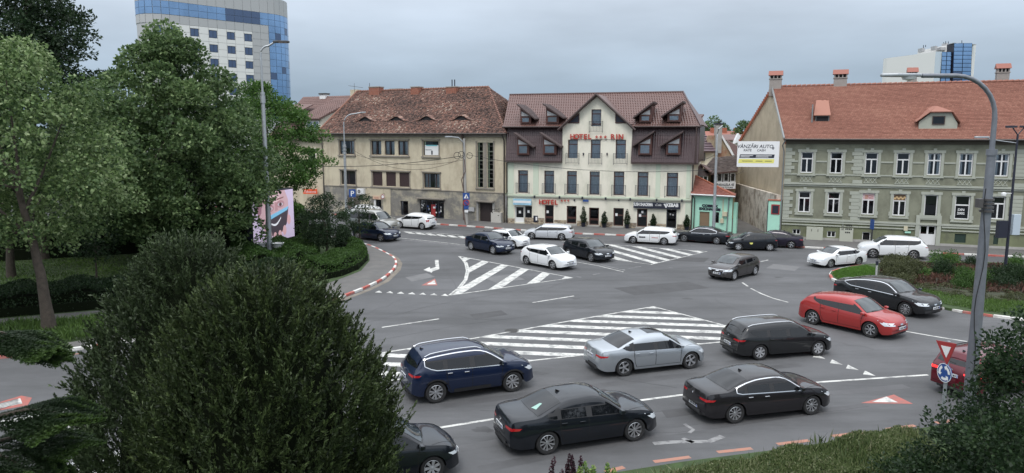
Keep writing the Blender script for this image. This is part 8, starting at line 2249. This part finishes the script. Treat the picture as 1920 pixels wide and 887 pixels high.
build_car('black fastback saloon hugging the roundabout kerb behind the red hatchback', 'fastback', P_charcoal, (1592, 570), (1698, 593), wb=2.84, ro=1.05, fo=.93, W=1.86, H=1.47, rim='ten', chrome=True, name='saloon_car')
build_car('large white sport utility car along the kerb of the green building', 'suv', P_white, (1712, 487), (1636, 484), wb=2.85, ro=1.12, fo=.98, W=1.93, H=1.72, rim='six', wr=.37, name='sport_utility_car')
build_car('white saloon at the tip of the roundabout lawn', 'sedan', P_white, (1608, 498), (1557, 502.5), wb=2.70, ro=1.0, fo=.93, W=1.78, H=1.44, rim='five_double', name='saloon_car')
build_car('dark grey hatchback alone in the middle of the junction', 'hatch', P_grey, (1412, 517), (1378, 525.5), wb=2.54, ro=.70, fo=.76, W=1.74, H=1.46, rim='cap', grille='tall', name='hatchback_car', scale=.98)
PU = build_car('small black hatchback with a round yellow emblem on its door', 'hatch', P_black, (1443, 471), (1384, 470), wb=2.51, ro=.72, fo=.82, W=1.69, H=1.49, rim='cap', name='hatchback_car', head='block')
build_car('dark purple-black saloon half hidden behind the small black hatchback', 'sedan', paint('aubergine', (.016, .012, .026), .3), (1480, 466), (1424, 463), wb=2.70, ro=1.0, fo=.9, W=1.8, H=1.44, rim='five', name='saloon_car')
build_car('long black saloon in front of the mint green exchange shop', 'sedan', P_black, (1343, 458.5), (1283, 454), wb=2.95, ro=1.12, fo=.86, W=1.87, H=1.47, rim='ten', chrome=True, wr=.345, name='saloon_car')
ST = build_car('white estate car with dark and red door stickers ahead of the long black saloon', 'estate', P_white, (1245, 460), (1187, 457), wb=2.64, ro=1.02, fo=.88, W=1.78, H=1.45, rim='five_double', name='estate_car')
build_car('silver white estate car with dark wheels passing the hotel entrance', 'estate', paint('pearl', (.55, .57, .6), .2), (1053, 451), (997, 449), wb=2.81, ro=1.03, fo=.88, W=1.83, H=1.43, rim='five', name='estate_car')
build_car('white compact crossover behind the blue saloon', 'hatch', P_white, (924, 461), (963, 466.5), wb=2.42, ro=.70, fo=.72, W=1.72, H=1.5, rim='cap', rails=M_black, name='crossover_car', clad=True)
build_car('dark blue small saloon at the head of the white painted stripes', 'sedan', P_navy2, (884, 469.5), (925.5, 477.5), wb=2.47, ro=.90, fo=.80, W=1.64, H=1.44, rim='cap', name='saloon_car', head='block')
build_car('white hatchback at the tip of the striped triangle', 'hatch', P_white, (988, 496.5), (1037, 506), wb=2.61, ro=.79, fo=.93, W=1.79, H=1.49, rim='five', name='hatchback_car')
build_car('black older hatchback next to the white hatchback', 'hatch', P_black, (1066, 482), (1109, 491.5), wb=2.51, ro=.79, fo=.85, W=1.74, H=1.44, rim='seven', name='hatchback_car', head='block')
build_car('white hatchback with red rear lamp parked along the painted kerb', 'hatch', P_white, (792, 431), (751, 428), wb=2.47, ro=.72, fo=.78, W=1.68, H=1.46, rim='cap', name='hatchback_car', tail='tall')
build_car('dark blue hatchback leaving the bend by the clipped bushes', 'hatch', P_navy2, (671, 448.5), (715, 453.5), wb=2.65, ro=.72, fo=.87, W=1.79, H=1.48, rim='five', name='hatchback_car')
build_car('beige silver people carrier behind the dark blue hatchback', 'van', P_silver2, (660, 432), (719, 438), wb=3.2, rim='seven', name='people_carrier', cat='van', rails=None)
build_car('white car half hidden beyond the silver people carrier', 'hatch', P_white, (690, 415), (650, 411), wb=2.65, rim='cap', name='hatchback_car')
g0 = Vector((2.6, 1.0, 0)).normalized()
pf = G(810, 899); ctr = pf - g0 * 1.315 + Vector((-g0.y, g0.x, 0)) * .75
build_car('black car in the front lane partly hidden by the big conifer', 'hatch', P_black, None, None, wb=2.63, ro=.9, fo=.86, W=1.74, H=1.53, rim='cap', pos=(ctr.x, ctr.y), heading=math.atan2(g0.y, g0.x), name='hatchback_car', head='block')
build_car('dark red sport utility car with lit brake lamp behind the roundabout sign', 'suv', P_wine, None, None, wb=2.66, H=1.62, W=1.85, rim='five', brake=True, pos=(17.0, 25.2), heading=R(24), name='sport_utility_car', rails=M_black)
pw = ctr - g0 * 5.6
build_car('white car in the front lane glimpsed beneath the branches of the big conifer', 'hatch', P_white, None, None, wb=2.6, rim='cap', pos=(pw.x, pw.y), heading=math.atan2(g0.y, g0.x) + .02, name='hatchback_car')

M_stk = mat('sticker_dark', (.03, .03, .035), .5)
car_emblem(ST, .55, .62, [(-.3, -.06), (.25, -.06), (.3, .02), (-.05, .16), (-.25, .1)], M_stk, 'door_emblem'); car_emblem(ST, -.55, .66, [(-.28, -.07), (.28, -.07), (.28, .07), (-.28, .07)], M_redsg, 'door_sticker')
JT[1].patch([(-1.50, -.42), (-1.28, -.30), (-1.36, -.08), (-1.58, -.18)], 'z', 1, mat('pale_sheet', (.30, .48, .42), .5), 'paper_sheet', JT[0], .012, .08)
car_emblem(PU, .25, .66, [(.13 * math.cos(k * math.pi / 5), .13 * math.sin(k * math.pi / 5)) for k in range(10)], M_yel, 'door_emblem')
